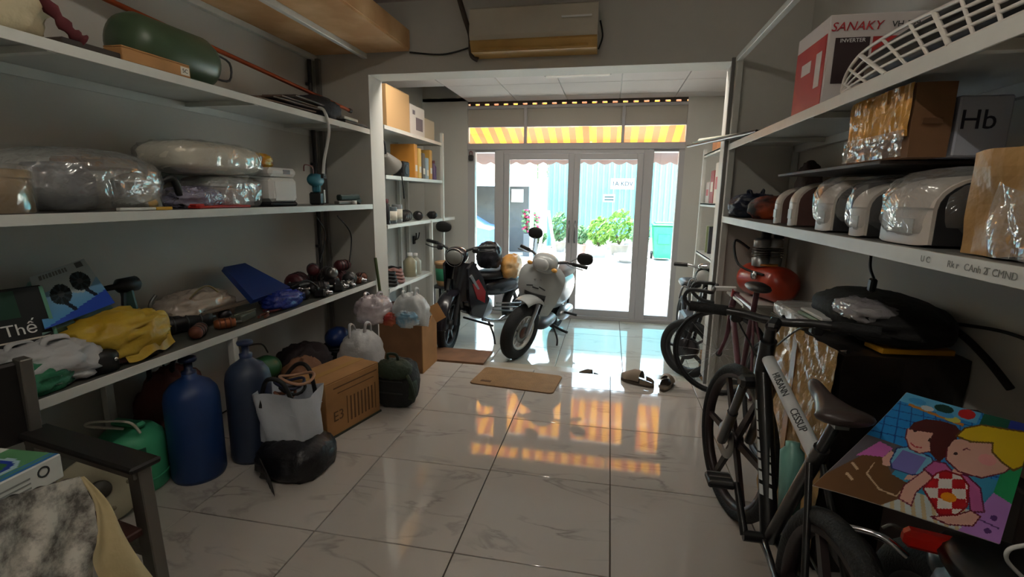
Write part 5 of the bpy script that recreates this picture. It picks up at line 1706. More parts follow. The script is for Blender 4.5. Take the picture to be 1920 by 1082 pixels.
for k, (y, r, h, c_) in enumerate(((4.68, 0.07, 0.22, (186, 180, 150)), (4.83, 0.06, 0.2, (196, 196, 180)))):
    t = thing('oil_jar', ('large', 'small')[k] + ' cloudy plastic jar on the fourth entrance shelf', 'jar', (-1.99, y, Z4))
    MB().lathe([(r * .95, 0), (r, 0.01), (r, h * .7), (r * .5, h * .85), (r * .32, h * .88), (r * .32, h)], 20, Matrix.Translation((-1.99, y, Z4 + 0.001))).build('jar_body', mat('jar_%d' % k, c_, 0.3, trans=0.3), t)
    MB().lathe([(r * .38, h * .96), (r * .38, h * 1.1), (0, h * 1.11)], 14, Matrix.Translation((-1.99, y, Z4 + 0.001))).build('cap', m_white_pl, t)
# hooks on the wall, green bucket behind the moped
t = thing('wall_hook', 'dark branched hook on the wall behind the fourth entrance shelf', 'hook', (-2.34, 4.5, 0.85))
q = at(778, 450, 'X', -2.33)
MB().box((-2.34, q.y, q.z), (0.016, 0.06, 0.10), bev=0.004).build('hook_plate', m_dark, t)
for s_ in (-1, 1):
    MB().tube(bez([(-2.33, q.y, q.z), (-2.30, q.y + s_ * 0.03, q.z + 0.02), (-2.29, q.y + s_ * 0.05, q.z + 0.09)], 5), 0.008, 6).build('prong', m_dark, t)
pb_ = at(825, 512, 'X', -1.72)
t = thing('paint_bucket', 'white and green paint bucket behind the dark motorbike', 'bucket', (-1.72, 5.2, ZF))
zs = 0.36
T = Matrix.Translation((-1.80, 5.26, zs))
MB().lathe([(0.095, 0), (0.105, 0.02), (0.112, 0.05), (0.124, 0.24), (0.13, 0.24), (0.13, 0.27), (0.12, 0.27), (0.11, 0.26), (0, 0.255)], 28, T).build('bucket_body', mat('tan_bucket', (190, 150, 106), 0.5), t)
MB().lathe([(0.112, 0.06), (0.1145, 0.062), (0.1235, 0.2), (0.121, 0.202)], 28, T).build('label_band', mat('green_label', (52, 142, 104), 0.5), t)
MB().box((-1.80, 5.26, zs - 0.012), (0.26, 0.26, 0.024), bev=0.004).build('stool_top', m_dark, t)
for dx in (-0.11, 0.11):
    for dy in (-0.11, 0.11):
        MB().box((-1.80 + dx, 5.26 + dy, (ZF + zs - 0.024) / 2), (0.03, 0.03, zs - 0.024 - ZF)).build('stool_leg', m_dark, t)
# bundles below the fourth shelf
for k in range(4):
    y = 4.12 + 0.25 * k
    bag('parts_sack', ('brown', 'rusty', 'purple grey', 'black')[k] + ' sack of parts under the fourth entrance shelf', (-2.08, y, ZF), (0.3, 0.22, 0.42 + 0.04 * (k % 2)), mat('sack_%d' % k, ((120, 96, 80), (128, 88, 70), (70, 62, 84), (34, 32, 36))[k], 0.8, bump=0.5, bscale=16, col2=((150, 130, 116), (90, 60, 52), (150, 140, 150), (60, 56, 56))[k], vscale=14), 100 + k, False, 0.15)
q0, q1 = at(712, 500, 'Y', 3.70), at(722, 560, 'Y', 3.70)
single(MB().tube([(-1.87, 3.69, 0.86), (-1.815, 3.675, 0.42)], 0.013, 6), 'green_stick', mat('dark_green_stick', (70, 84, 44), 0.6), 'dark green stick leaning on the left partition edge', 'stick')

# ------------------------------------------------------------------ door mat and shoes
c4 = [at(893, 717, 'Z', 0.0), at(1040, 742, 'Z', 0.0), at(1056, 708, 'Z', 0.0), at(930, 688, 'Z', 0.0)]
mx_, my_ = -0.63, 3.455
t = thing('door_mat', 'brown rubber door mat on the tiles before the step', 'mat', (mx_, my_, 0.0), -0.10)
T = WM[t]
pts = []
for (sx, sy, a0) in ((1, 1, 0), (-1, 1, pi / 2), (-1, -1, pi), (1, -1, 3 * pi / 2)):
    for k in range(5):
        a = a0 + k * pi / 8
        pts.append((sx * 0.28 + 0.035 * cos(a), sy * 0.145 + 0.035 * sin(a)))
m_mat = mat('tan_mat', (150, 116, 78), 0.8, var=0.12, vscale=12, bump=0.5, bscale=140)
MB().prism(pts, 0.008, T).build('mat_pad', m_mat, t)
MB().prism([(x * 1.012, y * 1.02) for x, y in pts], 0.004, T).build('mat_edge', mat('mat_edge', (96, 70, 46), 0.8), t)
MB().box((-0.21, -0.11, 0.0085), (0.08, 0.03, 0.0016), T=T).build('woven_tag', mat('mat_tag', (92, 64, 40), 0.8), t)
m_shoe = mat('taupe_foam_clog', (138, 124, 108), 0.75)
m_sole = mat('clog_sole', (86, 76, 66), 0.8)


def clog(label, x, y, rz, s=1.0, z=0.0, m=None):
    t = thing('clog', label, 'shoe', (x, y, z), rz, 'shoes at the step edge')
    T = WM[t]
    sole = [(0.047 * s * (1 + 0.25 * sin(a) - 0.08 * cos(2 * a)) * cos(a), 0.125 * s * sin(a)) for a in [2 * pi * k / 24 for k in range(24)]]
    MB().prism(sole, 0.02 * s, T, smooth=True).build('sole', m_sole, t)

    def up(u, v):
        a = 0.05 * pi + 0.9 * pi * u
        yy = 0.12 * s - 0.15 * s * v
        ww = 0.046 * s * (1.2 - 0.5 * abs(v - 0.45)) * (min(1, 0.35 + v * 2.2))
        hh = (0.03 + 0.05 * min(1, v * 1.6)) * s
        return Vector((ww * cos(a), yy, 0.016 * s + hh * sin(a)))
    MB().grid(up, 14, 12, T=T).build('upper', m or m_shoe, t)

    def heel(u, v):
        a = pi + pi * u
        return Vector((0.045 * s * cos(a), -0.04 * s + 0.082 * s * sin(a), (0.018 + 0.03 * v * (0.5 + 0.5 * abs(cos(a * 1.0)))) * s))
    MB().grid(heel, 14, 3, T=T).build('heel_rim', m or m_shoe, t)
    return t


p = at(1192, 700, 'Z', 0.0)
clog('larger taupe clog lying left of the pair by the bicycles', p.x, 3.60, 1.0, 1.1)
p = at(1243, 706, 'Z', 0.0)
clog('taupe clog by the thin bicycle wheel', p.x, 3.58, -0.3, 1.0)
p = at(1108, 678, 'Z', -0.07)
clog('small dark clog alone on the step', p.x, 3.83, 1.3, 0.7, -0.07, mat('dark_clog', (84, 74, 62), 0.7))

# ------------------------------------------------------------------ wheels


def wheel(parent, T, R, r, rim_m, n_spokes, hub_r, sp_w, sp_d, tyre_m=None, style='cast', hub_m=None, w2=None, name='wheel'):
    """axle along local z; tyre, rim, spokes and hub"""
    ty = MB()
    rr = R - r
    ty.grid(lambda u, v: Vector(((rr + r * cos(2 * pi * v)) * cos(2 * pi * u), (rr + r * cos(2 * pi * v)) * sin(2 * pi * u), (w2 or r) * sin(2 * pi * v))), 44, 12, True, True, T=T)
    o = ty.build('tyre', tyre_m or m_rubber, parent)
    rw = (w2 or r) * 0.72
    r1, r0 = rr - r * 0.7, rr - r * 0.7 - 0.018
    MB().lathe([(r1, -rw), (r0, -rw * 0.9), (r0, rw * 0.9), (r1, rw), (r1, -rw)], 44, T).build('rim', rim_m, parent)
    MB().lathe([(0, -sp_d * 1.3), (hub_r, -sp_d * 1.2), (hub_r * 1.05, 0), (hub_r, sp_d * 1.2), (0, sp_d * 1.3)], 20, T).build('hub', hub_m or rim_m, parent)
    me = None
    if style == 'cast':
        for k in range(n_spokes):
            a = 2 * pi * k / n_spokes
            Ts = T @ Matrix.Rotation(a, 4, 'Z')
            MB().add([(hub_r * .9, -sp_w * .6, -sp_d / 2), (r0 + .004, -sp_w * .4, -sp_d / 2), (r0 + .004, sp_w * .4, -sp_d / 2), (hub_r * .9, sp_w * .6, -sp_d / 2),
                      (hub_r * .9, -sp_w * .6, sp_d / 2), (r0 + .004, -sp_w * .4, sp_d / 2), (r0 + .004, sp_w * .4, sp_d / 2), (hub_r * .9, sp_w * .6, sp_d / 2)],
                     [(3, 2, 1, 0), (4, 5, 6, 7), (0, 1, 5, 4), (1, 2, 6, 5), (2, 3, 7, 6), (3, 0, 4, 7)], False, 0, Ts).build('spoke', rim_m, parent)
    else:
        b = MB()
        for k in range(n_spokes):
            a = 2 * pi * k / n_spokes
            a2 = a + (0.5 if k % 4 < 2 else -0.5)
            z = sp_d if k % 2 else -sp_d
            b.tube([T @ Vector((hub_r * cos(a2), hub_r * sin(a2), z)), T @ Vector((r0 * cos(a), r0 * sin(a), 0))], 0.0011, 4)
        tag(b.build('wire_spokes', m_chrome, parent), kind='stuff')
    return o


def mirror(parent, base, head, T, facing=(0, 1, 0), s=1.0):
    MB().tube(bez([T @ Vector(base), T @ ((Vector(base) + Vector(head)) / 2 + Vector((0, 0, 0.02))), T @ Vector(head)], 5), 0.005, 6).build('mirror_stem', m_chrome, parent)
    b = MB()
    c_ = T @ Vector(head)
    R3 = T.to_3x3()
    f_ = (R3 @ Vector(facing)).normalized()
    x_ = f_.cross(Vector((0, 0, 1))).normalized()
    M_ = frame(c_, x_, Vector((0, 0, 1)), f_)
    b.blob((0, 0, 0), (0.062 * s, 0.042 * s, 0.018), (2.4, 2), n=20, m=10, T=M_)
    o = b.build('mirror_head', m_black, parent)
    MB().lathe([(0, 0.0185), (0.045 * s, 0.016), (0.046 * s, 0.014)], 18, M_ @ Matrix.Diagonal((1.1, 0.75, 1, 1))).build('mirror_glass', m_chrome, o)


# ------------------------------------------------------------------ white scooter
p = at(966, 672, 'Z', ZF)
SW = thing('white_scooter', 'pale grey white retro scooter parked facing the room', 'scooter', (p.x, p.y, ZF), radians(-11))
LEAN = Matrix.Rotation(radians(12), 4, 'Y')
T0 = WM[SW] @ LEAN                  # local: x to the picture's right, y to the scooter's rear, z up
m_sc = mat('scooter_pale_grey', (162, 166, 166), 0.3, coat=0.4)
m_scd = mat('scooter_dark_trim', (52, 54, 58), 0.4)
STEER = Matrix.Translation((0, 0.06, 0)) @ Matrix.Rotation(radians(-12), 4, 'Z') @ Matrix.Translation((0, -0.06, 0))
Tst = T0 @ STEER
Tw = Tst @ frame((0, 0, 0.272), (0, 1, 0), (0, 0, 1))
m_rimw = mat('white_alloy', (214, 214, 212), 0.35, 0.3)
wheel(SW, Tw, 0.272, 0.06, m_rimw, 12, 0.055, 0.022, 0.034, hub_m=mat('hub_copper', (96, 66, 58), 0.5, 0.4))
MB().lathe([(0.05, 0.03), (0.10, 0.032), (0.10, 0.036), (0.05, 0.036), (0.05, 0.03)], 24, Tw).build('brake_disc', m_steel, SW)
for s_ in (-1, 1):
    MB().tube([Tst @ Vector((0.075 * s_, 0.0, 0.27)), Tst @ Vector((0.075 * s_, 0.09, 0.56))], 0.021, 10).build('fork_leg', m_alu, SW)


def fender(u, v):
    a = radians(66) + radians(84) * u
    ph = pi * v
    rr = 0.295 + 0.045 * sin(ph)
    return Vector((0.09 * cos(ph) * (1 - 0.25 * abs(u - .4)), -cos(a) * rr + 0.03, 0.272 + sin(a) * rr + 0.015))


MB().grid(fender, 24, 14, T=Tst).grid(lambda u, v: fender(u, v) * 0.985 + Vector((0, 0, 0.002)), 24, 14, T=Tst).build('front_fender', m_sc, SW)


def shield(u, v, d=0.0):
    """front leg shield: u across, v from the bottom up"""
    x = (2 * u - 1)
    w_ = 0.13 + 0.14 * sin(pi * min(1, 0.08 + v * 0.80)) ** 0.8 if v < 0.97 else 0.10
    w_ = [0.13, 0.15, 0.17, 0.188, 0.203, 0.215, 0.224, 0.228, 0.224, 0.205][min(9, int(v * 9.99))] * (1 - (v * 9.99) % 1) + [0.15, 0.17, 0.188, 0.203, 0.215, 0.224, 0.228, 0.224, 0.205, 0.14][min(9, int(v * 9.99))] * ((v * 9.99) % 1)
    z = 0.40 + 0.49 * v
    y = 0.12 + 0.12 * (1 - v) * 0.6 + 0.11 * x * x - 0.05 * sin(pi * v) + d
    return Vector((w_ * x, y + 0.05 * v, z))


# the middle of the shield below is cut by a dark recess above the fender
sh = MB().grid(lambda u, v: shield(u, 0.42 + 0.58 * v), 24, 16, T=T0).grid(lambda u, v: shield(u, 0.42 + 0.58 * v, 0.03), 24, 16, T=T0)
for (u0, u1) in ((0.0, 0.24), (0.76, 1.0)):
    sh.grid(lambda u, v, u0=u0, u1=u1: shield(u0 + (u1 - u0) * u, 0.43 * v), 8, 12, T=T0).grid(lambda u, v, u0=u0, u1=u1: shield(u0 + (u1 - u0) * u, 0.43 * v, 0.03), 8, 12, T=T0)
sh.build('leg_shield', m_sc, SW)
MB().grid(lambda u, v: shield(0.2 + 0.6 * u, 0.44 * v, 0.05), 10, 8, T=T0).build('shield_recess', m_scd, SW)
MB().grid(lambda u, v: shield(0.24 + 0.52 * u, 0.40 + 0.075 * v, -0.008), 12, 2, T=T0).build('recess_lip', m_scd, SW)
# small emblem and slits on the shield
for (u, v, w_, h_) in ((0.44, 0.74, 0.014, 0.012), (0.57, 0.76, 0.014, 0.012)):
    MB().lathe([(0, -0.004), (0.009, -0.003), (0.009, 0.002), (0, 0.003)], 10, T0 @ frame(shield(u, v, -0.004), (1, 0, 0), (0, 0, 1))).build('emblem_dot', m_alu, SW)
for (u, v) in ((0.36, 0.60), (0.64, 0.60), (0.5, 0.585)):
    c_ = T0 @ shield(u, v, -0.004)
    MB().bar(c_ - T0.to_3x3() @ Vector((0.032, 0, 0.006 * (0.5 - u) * 10)), c_ + T0.to_3x3() @ Vector((0.032, 0, 0.006 * (0.5 - u) * 10)), 0.007, 0.01).build('emblem_slit', m_scd, SW)
# headlight cowl, handlebar
Tc = Tst
MB().blob((0, 0.185, 0.93), (0.125, 0.10, 0.095), (2.5, 2.3), n=28, m=16, T=Tc).build('headlight_cowl', m_sc, SW)
MB().blob((0, 0.105, 0.925), (0.085, 0.035, 0.062), (2.2, 2.2), n=24, m=12, T=Tc).build('headlight', mat('headlight_lens', (176, 178, 178), 0.12), SW)
MB().blob((0, 0.22, 0.85), (0.085, 0.06, 0.06), (2.4, 2.2), n=20, m=10, T=Tc).build('steering_neck', m_sc, SW)
for s_ in (-1, 1):
    hb = bez([Tc @ Vector((0.10 * s_, 0.20, 0.955)), Tc @ Vector((0.20 * s_, 0.23, 0.985)), Tc @ Vector((0.36 * s_, 0.30, 0.985))], 6)
    MB().tube(hb, 0.012, 8).build('handlebar', m_scd, SW)
    MB().tube([Tc @ Vector((0.24 * s_, 0.248, 0.986)), Tc @ Vector((0.37 * s_, 0.305, 0.985))], 0.018, 10).build('grip', m_black, SW)
    MB().tube(bez([Tc @ Vector((0.2 * s_, 0.22, 0.975)), Tc @ Vector((0.26 * s_, 0.20, 0.97)), Tc @ Vector((0.36 * s_, 0.24, 0.965))], 5), 0.006, 6).build('brake_lever', m_alu, SW)
    MB().blob((0.135 * s_, 0.13, 0.90), (0.03, 0.02, 0.02), (2.2, 2), n=14, m=8, T=Tc).build('indicator', mat('amber_lens', (206, 150, 70), 0.25), SW)
mirror(SW, (-0.19, 0.23, 0.99), (-0.215, 0.25, 1.16), Tc, s=1.3)
mirror(SW, (0.21, 0.23, 0.99), (0.36, 0.22, 1.07), Tc, s=1.3)
# body, floor, seat, rear wheel
MB().blob((0, 0.46, 0.30), (0.15, 0.26, 0.055), (4, 3), n=24, m=10, T=T0).build('floorboard', m_scd, SW)
MB().blob((0, 0.98, 0.53), (0.125, 0.40, 0.20), (2.6, 2.4), n=28, m=16, T=T0).build('rear_body', m_sc, SW)
MB().blob((0, 0.93, 0.76), (0.115, 0.36, 0.065), (3, 2.6), n=28, m=12, T=T0).build('seat', mat('seat_brown', (90, 70, 54), 0.6), SW)
wheel(SW, T0 @ frame((0, 1.22, 0.26), (0, 1, 0), (0, 0, 1)), 0.26, 0.055, m_rimw, 8, 0.06, 0.02, 0.03)
MB().blob((0.12, 1.05, 0.28), (0.06, 0.22, 0.08), (2.6, 2.4), n=18, m=10, T=T0).build('engine_case', m_alu, SW)
MB().tube(bez([T0 @ Vector((0.15, 0.55, 0.25)), T0 @ Vector((0.24, 0.52, 0.24)), T0 @ Vector((0.32, 0.5, 0.24))], 4), 0.014, 8).build('foot_peg', m_black, SW)
MB().tube(bez([T0 @ Vector((0.13, 0.62, 0.22)), T0 @ Vector((0.22, 0.58, 0.10)), T0 @ Vector((0.245, 0.52, -0.02))], 5), 0.010, 8).build('side_stand', m_black, SW)
MB().tube([T0 @ Vector((0.16, 0.85, 0.33)), T0 @ Vector((0.3, 0.85, 0.34))], 0.014, 8).build('pillion_peg', m_black, SW)

# ------------------------------------------------------------------ dark moped
p = at(834, 658, 'Z', ZF)
MO = thing('dark_motorbike', 'dark red and black motorbike parked left of the white scooter', 'motorbike', (p.x, p.y, ZF), radians(-24))
T0 = WM[MO] @ Matrix.Rotation(radians(4), 4, 'Y')
Tst = T0 @ Matrix.Translation((0, 0.08, 0)) @ Matrix.Rotation(radians(24), 4, 'Z') @ Matrix.Translation((0, -0.08, 0))
m_md = mat('moped_black_gloss', (30, 28, 36), 0.25, coat=0.3)
m_mr = mat('moped_red', (150, 26, 34), 0.3, coat=0.3)
Tw = Tst @ frame((0, 0, 0.28), (0, 1, 0), (0, 0, 1))
wheel(MO, Tw, 0.28, 0.042, m_dark, 6, 0.05, 0.03, 0.03)


def fender2(u, v):
    a = radians(5) + radians(165) * u
    ph = pi * v
    rr = 0.30 + 0.035 * sin(ph)
    return Vector((0.068 * cos(ph), -cos(a) * rr, 0.28 + sin(a) * rr + 0.01))


MB().grid(fender2, 24, 12, T=Tst).grid(lambda u, v: fender2(u, v) * 0.985, 24, 12, T=Tst).build('front_fender', m_md, MO)
for s_ in (-1, 1):
    MB().tube([Tst @ Vector((0.06 * s_, 0.0, 0.28)), Tst @ Vector((0.06 * s_, 0.14, 0.70))], 0.02, 10).build('fork_leg', m_dark, MO)
# front leg shield, split into a black centre and two wings
MB().grid(lambda u, v: Vector(((2 * u - 1) * (0.12 + 0.05 * v), 0.08 + 0.09 * (2 * u - 1) ** 2 + 0.05 * v, 0.50 + 0.38 * v)), 12, 8, T=T0).build('front_cover', m_md, MO)
for s_ in (-1, 1):
    pts = [(0.10, 0.84), (0.18, 0.90), (0.34, 0.72), (0.46, 0.48), (0.36, 0.30), (0.20, 0.36), (0.14, 0.55)]
    MB().prism(pts, 0.03, T0 @ frame((0.15 * s_ - 0.015, 0, 0), (0, 1, 0), (0, 0, 1))).build('leg_shield', m_md, MO)
    pts = [(0.17, 0.68), (0.26, 0.72), (0.38, 0.58), (0.38, 0.46), (0.26, 0.52)]
    MB().prism(pts, 0.008, T0 @ frame((0.168 * s_ - 0.004, 0, 0), (0, 1, 0), (0, 0, 1))).build('red_panel', m_mr, MO)
    pts = [(0.12, 0.76), (0.15, 0.78), (0.28, 0.62), (0.25, 0.62)]
    MB().prism(pts, 0.008, T0 @ frame((0.17 * s_ - 0.004, 0, 0), (0, 1, 0), (0, 0, 1))).build('silver_stripe', m_alu, MO)
MB().blob((0, 0.15, 0.94), (0.115, 0.09, 0.085), (2.4, 2.2), n=24, m=14, T=Tst).build('headlight_cowl', m_md, MO)
MB().blob((0.0, 0.075, 0.93), (0.085, 0.035, 0.07), (2, 2), n=22, m=12, T=Tst).build('headlight', mat('old_lens', (120, 122, 118), 0.15), MO)
MB().lathe([(0.086, 0), (0.092, 0.01), (0.086, 0.02), (0.086, 0)], 24, Tst @ frame((0, 0.085, 0.93), (1, 0, 0), (0, 0, 1))).build('lamp_ring', m_chrome, MO)
for s_ in (-1, 1):
    MB().tube(bez([Tst @ Vector((0.08 * s_, 0.18, 0.985)), Tst @ Vector((0.2 * s_, 0.20, 1.03)), Tst @ Vector((0.34 * s_, 0.27, 1.04))], 6), 0.012, 8).build('handlebar', m_dark, MO)
    MB().tube([Tst @ Vector((0.22 * s_, 0.21, 1.032)), Tst @ Vector((0.35 * s_, 0.275, 1.04))], 0.018, 10).build('grip', m_black, MO)
    MB().box(Tst @ Vector((0.18 * s_, 0.18, 1.0)), (0.06, 0.05, 0.05), bev=0.012).build('switch_box', m_black, MO)
    MB().tube(bez([Tst @ Vector((0.18 * s_, 0.16, 1.0)), Tst @ Vector((0.25 * s_, 0.15, 1.0)), Tst @ Vector((0.34 * s_, 0.21, 1.01))], 5), 0.006, 6).build('brake_lever', m_black, MO)
mirror(MO, (-0.17, 0.2, 1.02), (-0.16, 0.2, 1.20), Tst, s=1.3)
# frame, engine, seat, rear
MB().tube(bez([T0 @ Vector((0, 0.18, 0.86)), T0 @ Vector((0, 0.36, 0.55)), T0 @ Vector((0, 0.7, 0.52))], 6), 0.04, 8).build('frame_tube', m_md, MO)
MB().blob((0, 0.52, 0.36), (0.10, 0.15, 0.12), (3, 2.6), n=20, m=12, T=T0).build('engine', m_alu, MO)
for s_ in (-1, 1):
    MB().lathe([(0, -0.02), (0.085, -0.018), (0.095, 0.0), (0.08, 0.03), (0.03, 0.04), (0, 0.04)], 24, T0 @ frame((0.10 * s_, 0.42, 0.44), (0, 1, 0), (0, 0, 1), (s_, 0, 0))).build('engine_cover', mat('grey_cover', (160, 160, 166), 0.4), MO)
for k in range(4):
    MB().box((0, 0.34 + 0.012, 0.36 + 0.025 * k - 0.03), (0.15, 0.10, 0.006), T=T0).build('cooling_fin', m_steel, MO)
MB().blob((0, 0.86, 0.56), (0.11, 0.36, 0.11), (2.6, 2.4), n=24, m=12, T=T0).build('rear_body', m_md, MO)
MB().blob((0, 0.80, 0.70), (0.125, 0.34, 0.055), (3, 2.6), n=24, m=10, T=T0).build('seat', mat('seat_black', (26, 26, 30), 0.6), MO)
wheel(MO, T0 @ frame((0, 1.22, 0.28), (0, 1, 0), (0, 0, 1)), 0.28, 0.045, m_dark, 6, 0.06, 0.03, 0.03)
MB().tube(bez([T0 @ Vector((0.1, 0.45, 0.26)), T0 @ Vector((0.14, 0.7, 0.2)), T0 @ Vector((0.15, 1.0, 0.25)), T0 @ Vector((0.15, 1.35, 0.33))], 6), [0.02] * 7 + [0.04] * 12, 10).build('exhaust', m_chrome, MO)
for k in range(3):
    MB().tube([T0 @ Vector((0.1 + 0.02 * k, 0.62, 0.33 + 0.04 * k)), T0 @ Vector((0.2, 1.0, 0.26 + 0.05 * k))], 0.009, 6).build('frame_rod', m_steel, MO)
MB().tube(bez([T0 @ Vector((0.1, 0.55, 0.22)), T0 @ Vector((0.2, 0.52, 0.1)), T0 @ Vector((0.26, 0.48, 0.0))], 4), 0.011, 8).build('side_stand', m_black, MO)
MB().tube([T0 @ Vector((-0.2, 0.5, 0.2)), T0 @ Vector((0.2, 0.5, 0.2))], 0.012, 8).build('foot_peg', m_black, MO)
# things hung on the moped's seat
c_ = T0 @ Vector((0.02, 0.62, 0.80))
bag('black_holdall', 'black bundle with grey and red folds on the dark motorbike', (c_.x, c_.y - 0.02, c_.z - 0.02), (0.24, 0.26, 0.26), mat('black_waterproof', (30, 30, 38), 0.4, bump=0.5, bscale=12), 121, False, 0.2)
c_ = T0 @ Vector((0.10, 0.88, 0.66))
t = bag('tan_raincoat', 'tan orange raincoat bundled on the dark motorbike seat', (c_.x + 0.02, c_.y, c_.z), (0.20, 0.42, 0.24), mat('tan_raincoat', (206, 150, 76), 0.5, col2=(190, 156, 110), vscale=6, bump=0.3, bscale=9), 123, False, 0.16)

# ------------------------------------------------------------------ right rack
R1, R2, XG = 1.741, 1.253, 0.775
rk = thing('storage_rack', 'white steel rack with two long shelves along the right wall', 'rack', (1.0, 1.6, 0))
YA, YZ = -0.7, 3.70
for z in (R1, R2):
    MB().box(((XR + XG) / 2, (YA + YZ) / 2, z - 0.008), (XR - XG - 0.006, YZ - YA, 0.012)).build('shelf_board', m_shelf if z == R2 else MATS['shelf_pale_sheet'], rk)
    r = MB().box((XG + 0.002, (YA + YZ) / 2, z - 0.021), (0.006, YZ - YA, 0.042), bev=0.001)
    r.box((XG + 0.02, (YA + YZ) / 2, z - 0.0165), (0.034, YZ - YA, 0.004))
    fr_ = r.build('front_rail', m_white_steel, rk)
    MB().box((XR - 0.02, (YA + YZ) / 2, z - 0.036), (0.03, YZ - YA, 0.042)).build('back_rail', m_white_steel, rk)
    for y in (0.5, 1.35, 2.3, 3.2):
        MB().box(((XR + XG) / 2, y, z - 0.027), (XR - XG - 0.04, 0.03, 0.024)).build('cross_bar', m_white_steel, rk)
MB().box((XG + 0.02, YZ - 0.02, 1.15), (0.04, 0.04, 2.30), bev=0.002).build('corner_post', m_white_steel, rk)
MB().box((XG - 0.012, YZ + 0.012, 1.15), (0.022, 0.022, 2.30)).build('corner_post', MATS['mid_grey_steel'], rk)
MB().box((XR - 0.02, YZ - 0.02, 1.15), (0.03, 0.03, 2.30)).build('corner_post', m_white_steel, rk)
MB().box((XG + 0.015, (YA + YZ) / 2, 2.285), (0.034, YZ - YA, 0.034), bev=0.002).build('top_rail', m_white_steel, rk)
MB().box((XG + 0.02, 0.3, 1.15), (0.04, 0.04, 2.30), bev=0.002).build('corner_post', m_white_steel, rk)
# marker scribbles on the middle front rail
m_mark = mat('marker_ink', (132, 134, 130), 0.8)
for (px, s_) in ((1738, 'U C'), (1790, 'Rk r'), (1832, 'CAnh 2'), (1880, 'T CMND')):
    q = at(px, 478 + (px - 1740) * 0.21, 'X', XG)
    text('handwriting', s_, frame((XG - 0.0022, q.y, R2 - 0.021), (0, -1, 0), (0, 0, 1)), 0.022, m_mark, rk, 0.0003)

# ------------------------------------------------------------------ right, upper shelf
qn, qf = at(1537, 205, 'X', 0.80), at(1483, 215, 'X', 0.80)
yn, yf = qn.y, min(qf.y, 3.62)
zt = at(1545, 40, 'X', 0.80).z
t = thing('appliance_box', 'red and white appliance box with red brand lettering on the upper right shelf', 'box', (0.98, (yn + yf) / 2, R1))
bh = zt - R1
m_redc = mat('red_print_card', (176, 38, 40), 0.5, col2=(196, 70, 60), vscale=3)
m_whc = mat('glossy_white_card', (208, 200, 198), 0.4)
MB().box((0.98, (yn + yf) / 2, R1 + bh / 2 + 0.001), (0.36, yf - yn, bh), bev=0.003).build('carton_body', m_whc, t)
MB().box((0.7985, (yn + yf) / 2, R1 + bh * 0.42), (0.002, yf - yn - 0.02, bh * 0.78)).build('red_side_panel', m_redc, t)
MB().box((0.797, (yn + yf) / 2 + 0.03, R1 + bh * 0.55), (0.002, (yf - yn) * 0.3, bh * 0.14)).build('white_patch', m_whc, t)
MB().box((0.797, (yn + yf) / 2 - 0.1, R1 + bh * 0.45), (0.002, (yf - yn) * 0.16, bh * 0.4)).build('white_patch', m_whc, t)
fy = yn - 0.0015
MB().box((0.885, fy, R1 + bh * 0.50), (0.12, 0.002, bh * 0.5)).build('picture_panel', mat('dark_product_print', (52, 34, 36), 0.5), t)
MB().box((1.05, fy, R1 + bh * 0.52), (0.19, 0.002, bh * 0.46)).build('picture_panel', m_redc, t)
m_rtxt = mat('brand_red', (176, 34, 44), 0.5)
text('lettering', 'SANAKY', frame((0.895, fy - 0.001, R1 + bh * 0.865), (1, 0, 0), (0.25, 0, 1), (0, -1, 0)), 0.046, m_rtxt, t, 0.0006)
text('lettering', 'VH-599', frame((1.06, fy - 0.001, R1 + bh * 0.87), (1, 0, 0), (0, 0, 1), (0, -1, 0)), 0.03, m_dark, t, 0.0006)
text('lettering', 'INVERTER', frame((0.885, fy - 0.002, R1 + bh * 0.715), (1, 0, 0), (0, 0, 1), (0, -1, 0)), 0.02, m_white_pl, t, 0.0006)
# white wire basket front leaning along the shelf edge
t = thing('wire_rack', 'white wire grid panel with a rounded corner leaning on the upper right shelf', 'wire panel', (0.80, 2.3, R1))
topc = [(1578, 172), (1588, 138), (1618, 98), (1690, 52), (1760, 18), (1840, -18), (1930, -60)]
botc = [(1578, 177), (1610, 163), (1660, 142), (1720, 113), (1780, 85), (1850, 52), (1930, 14)]
XW = 0.795
tp = [at(x, y, 'X', XW + 0.02) for x, y in topc]
bt = [at(x, y, 'X', XW) for x, y in botc]
for q in bt:
    q.z = R1 + 0.008
m_wire = mat('white_coated_wire', (214, 208, 200), 0.4)
tpp, btp = bez(tp, 6), bez(bt, 6)
MB().tube(tpp, 0.006, 6).build('outer_wire', m_wire, t)
MB().tube(btp, 0.005, 6).build('outer_wire', m_wire, t)


def lerp_path(P, u):
    k = u * (len(P) - 1)
    i = min(int(k), len(P) - 2)
    return P[i].lerp(P[i + 1], k - i)


for k in range(1, 9):
    u = k / 9
    MB().tube([lerp_path(btp, u), lerp_path(tpp, max(0, u - 0.02))], 0.007 if k % 3 == 0 else 0.0048, 6).build('cross_wire', m_wire, t)
for k in range(1, 4):
    v = k / 4
    MB().tube([lerp_path(btp, u / 14).lerp(lerp_path(tpp, u / 14), v) for u in range(15)], 0.0048, 6).build('long_wire', m_wire, t)
single(MB().blob((1.0, 1.66, R1 + 0.085), (0.16, 0.48, 0.085), (4, 3), 0.04, 3, 131, floor=R1 + 0.002), 'black_housing', m_black, 'long black plastic housing behind the white wire panel', 'housing')
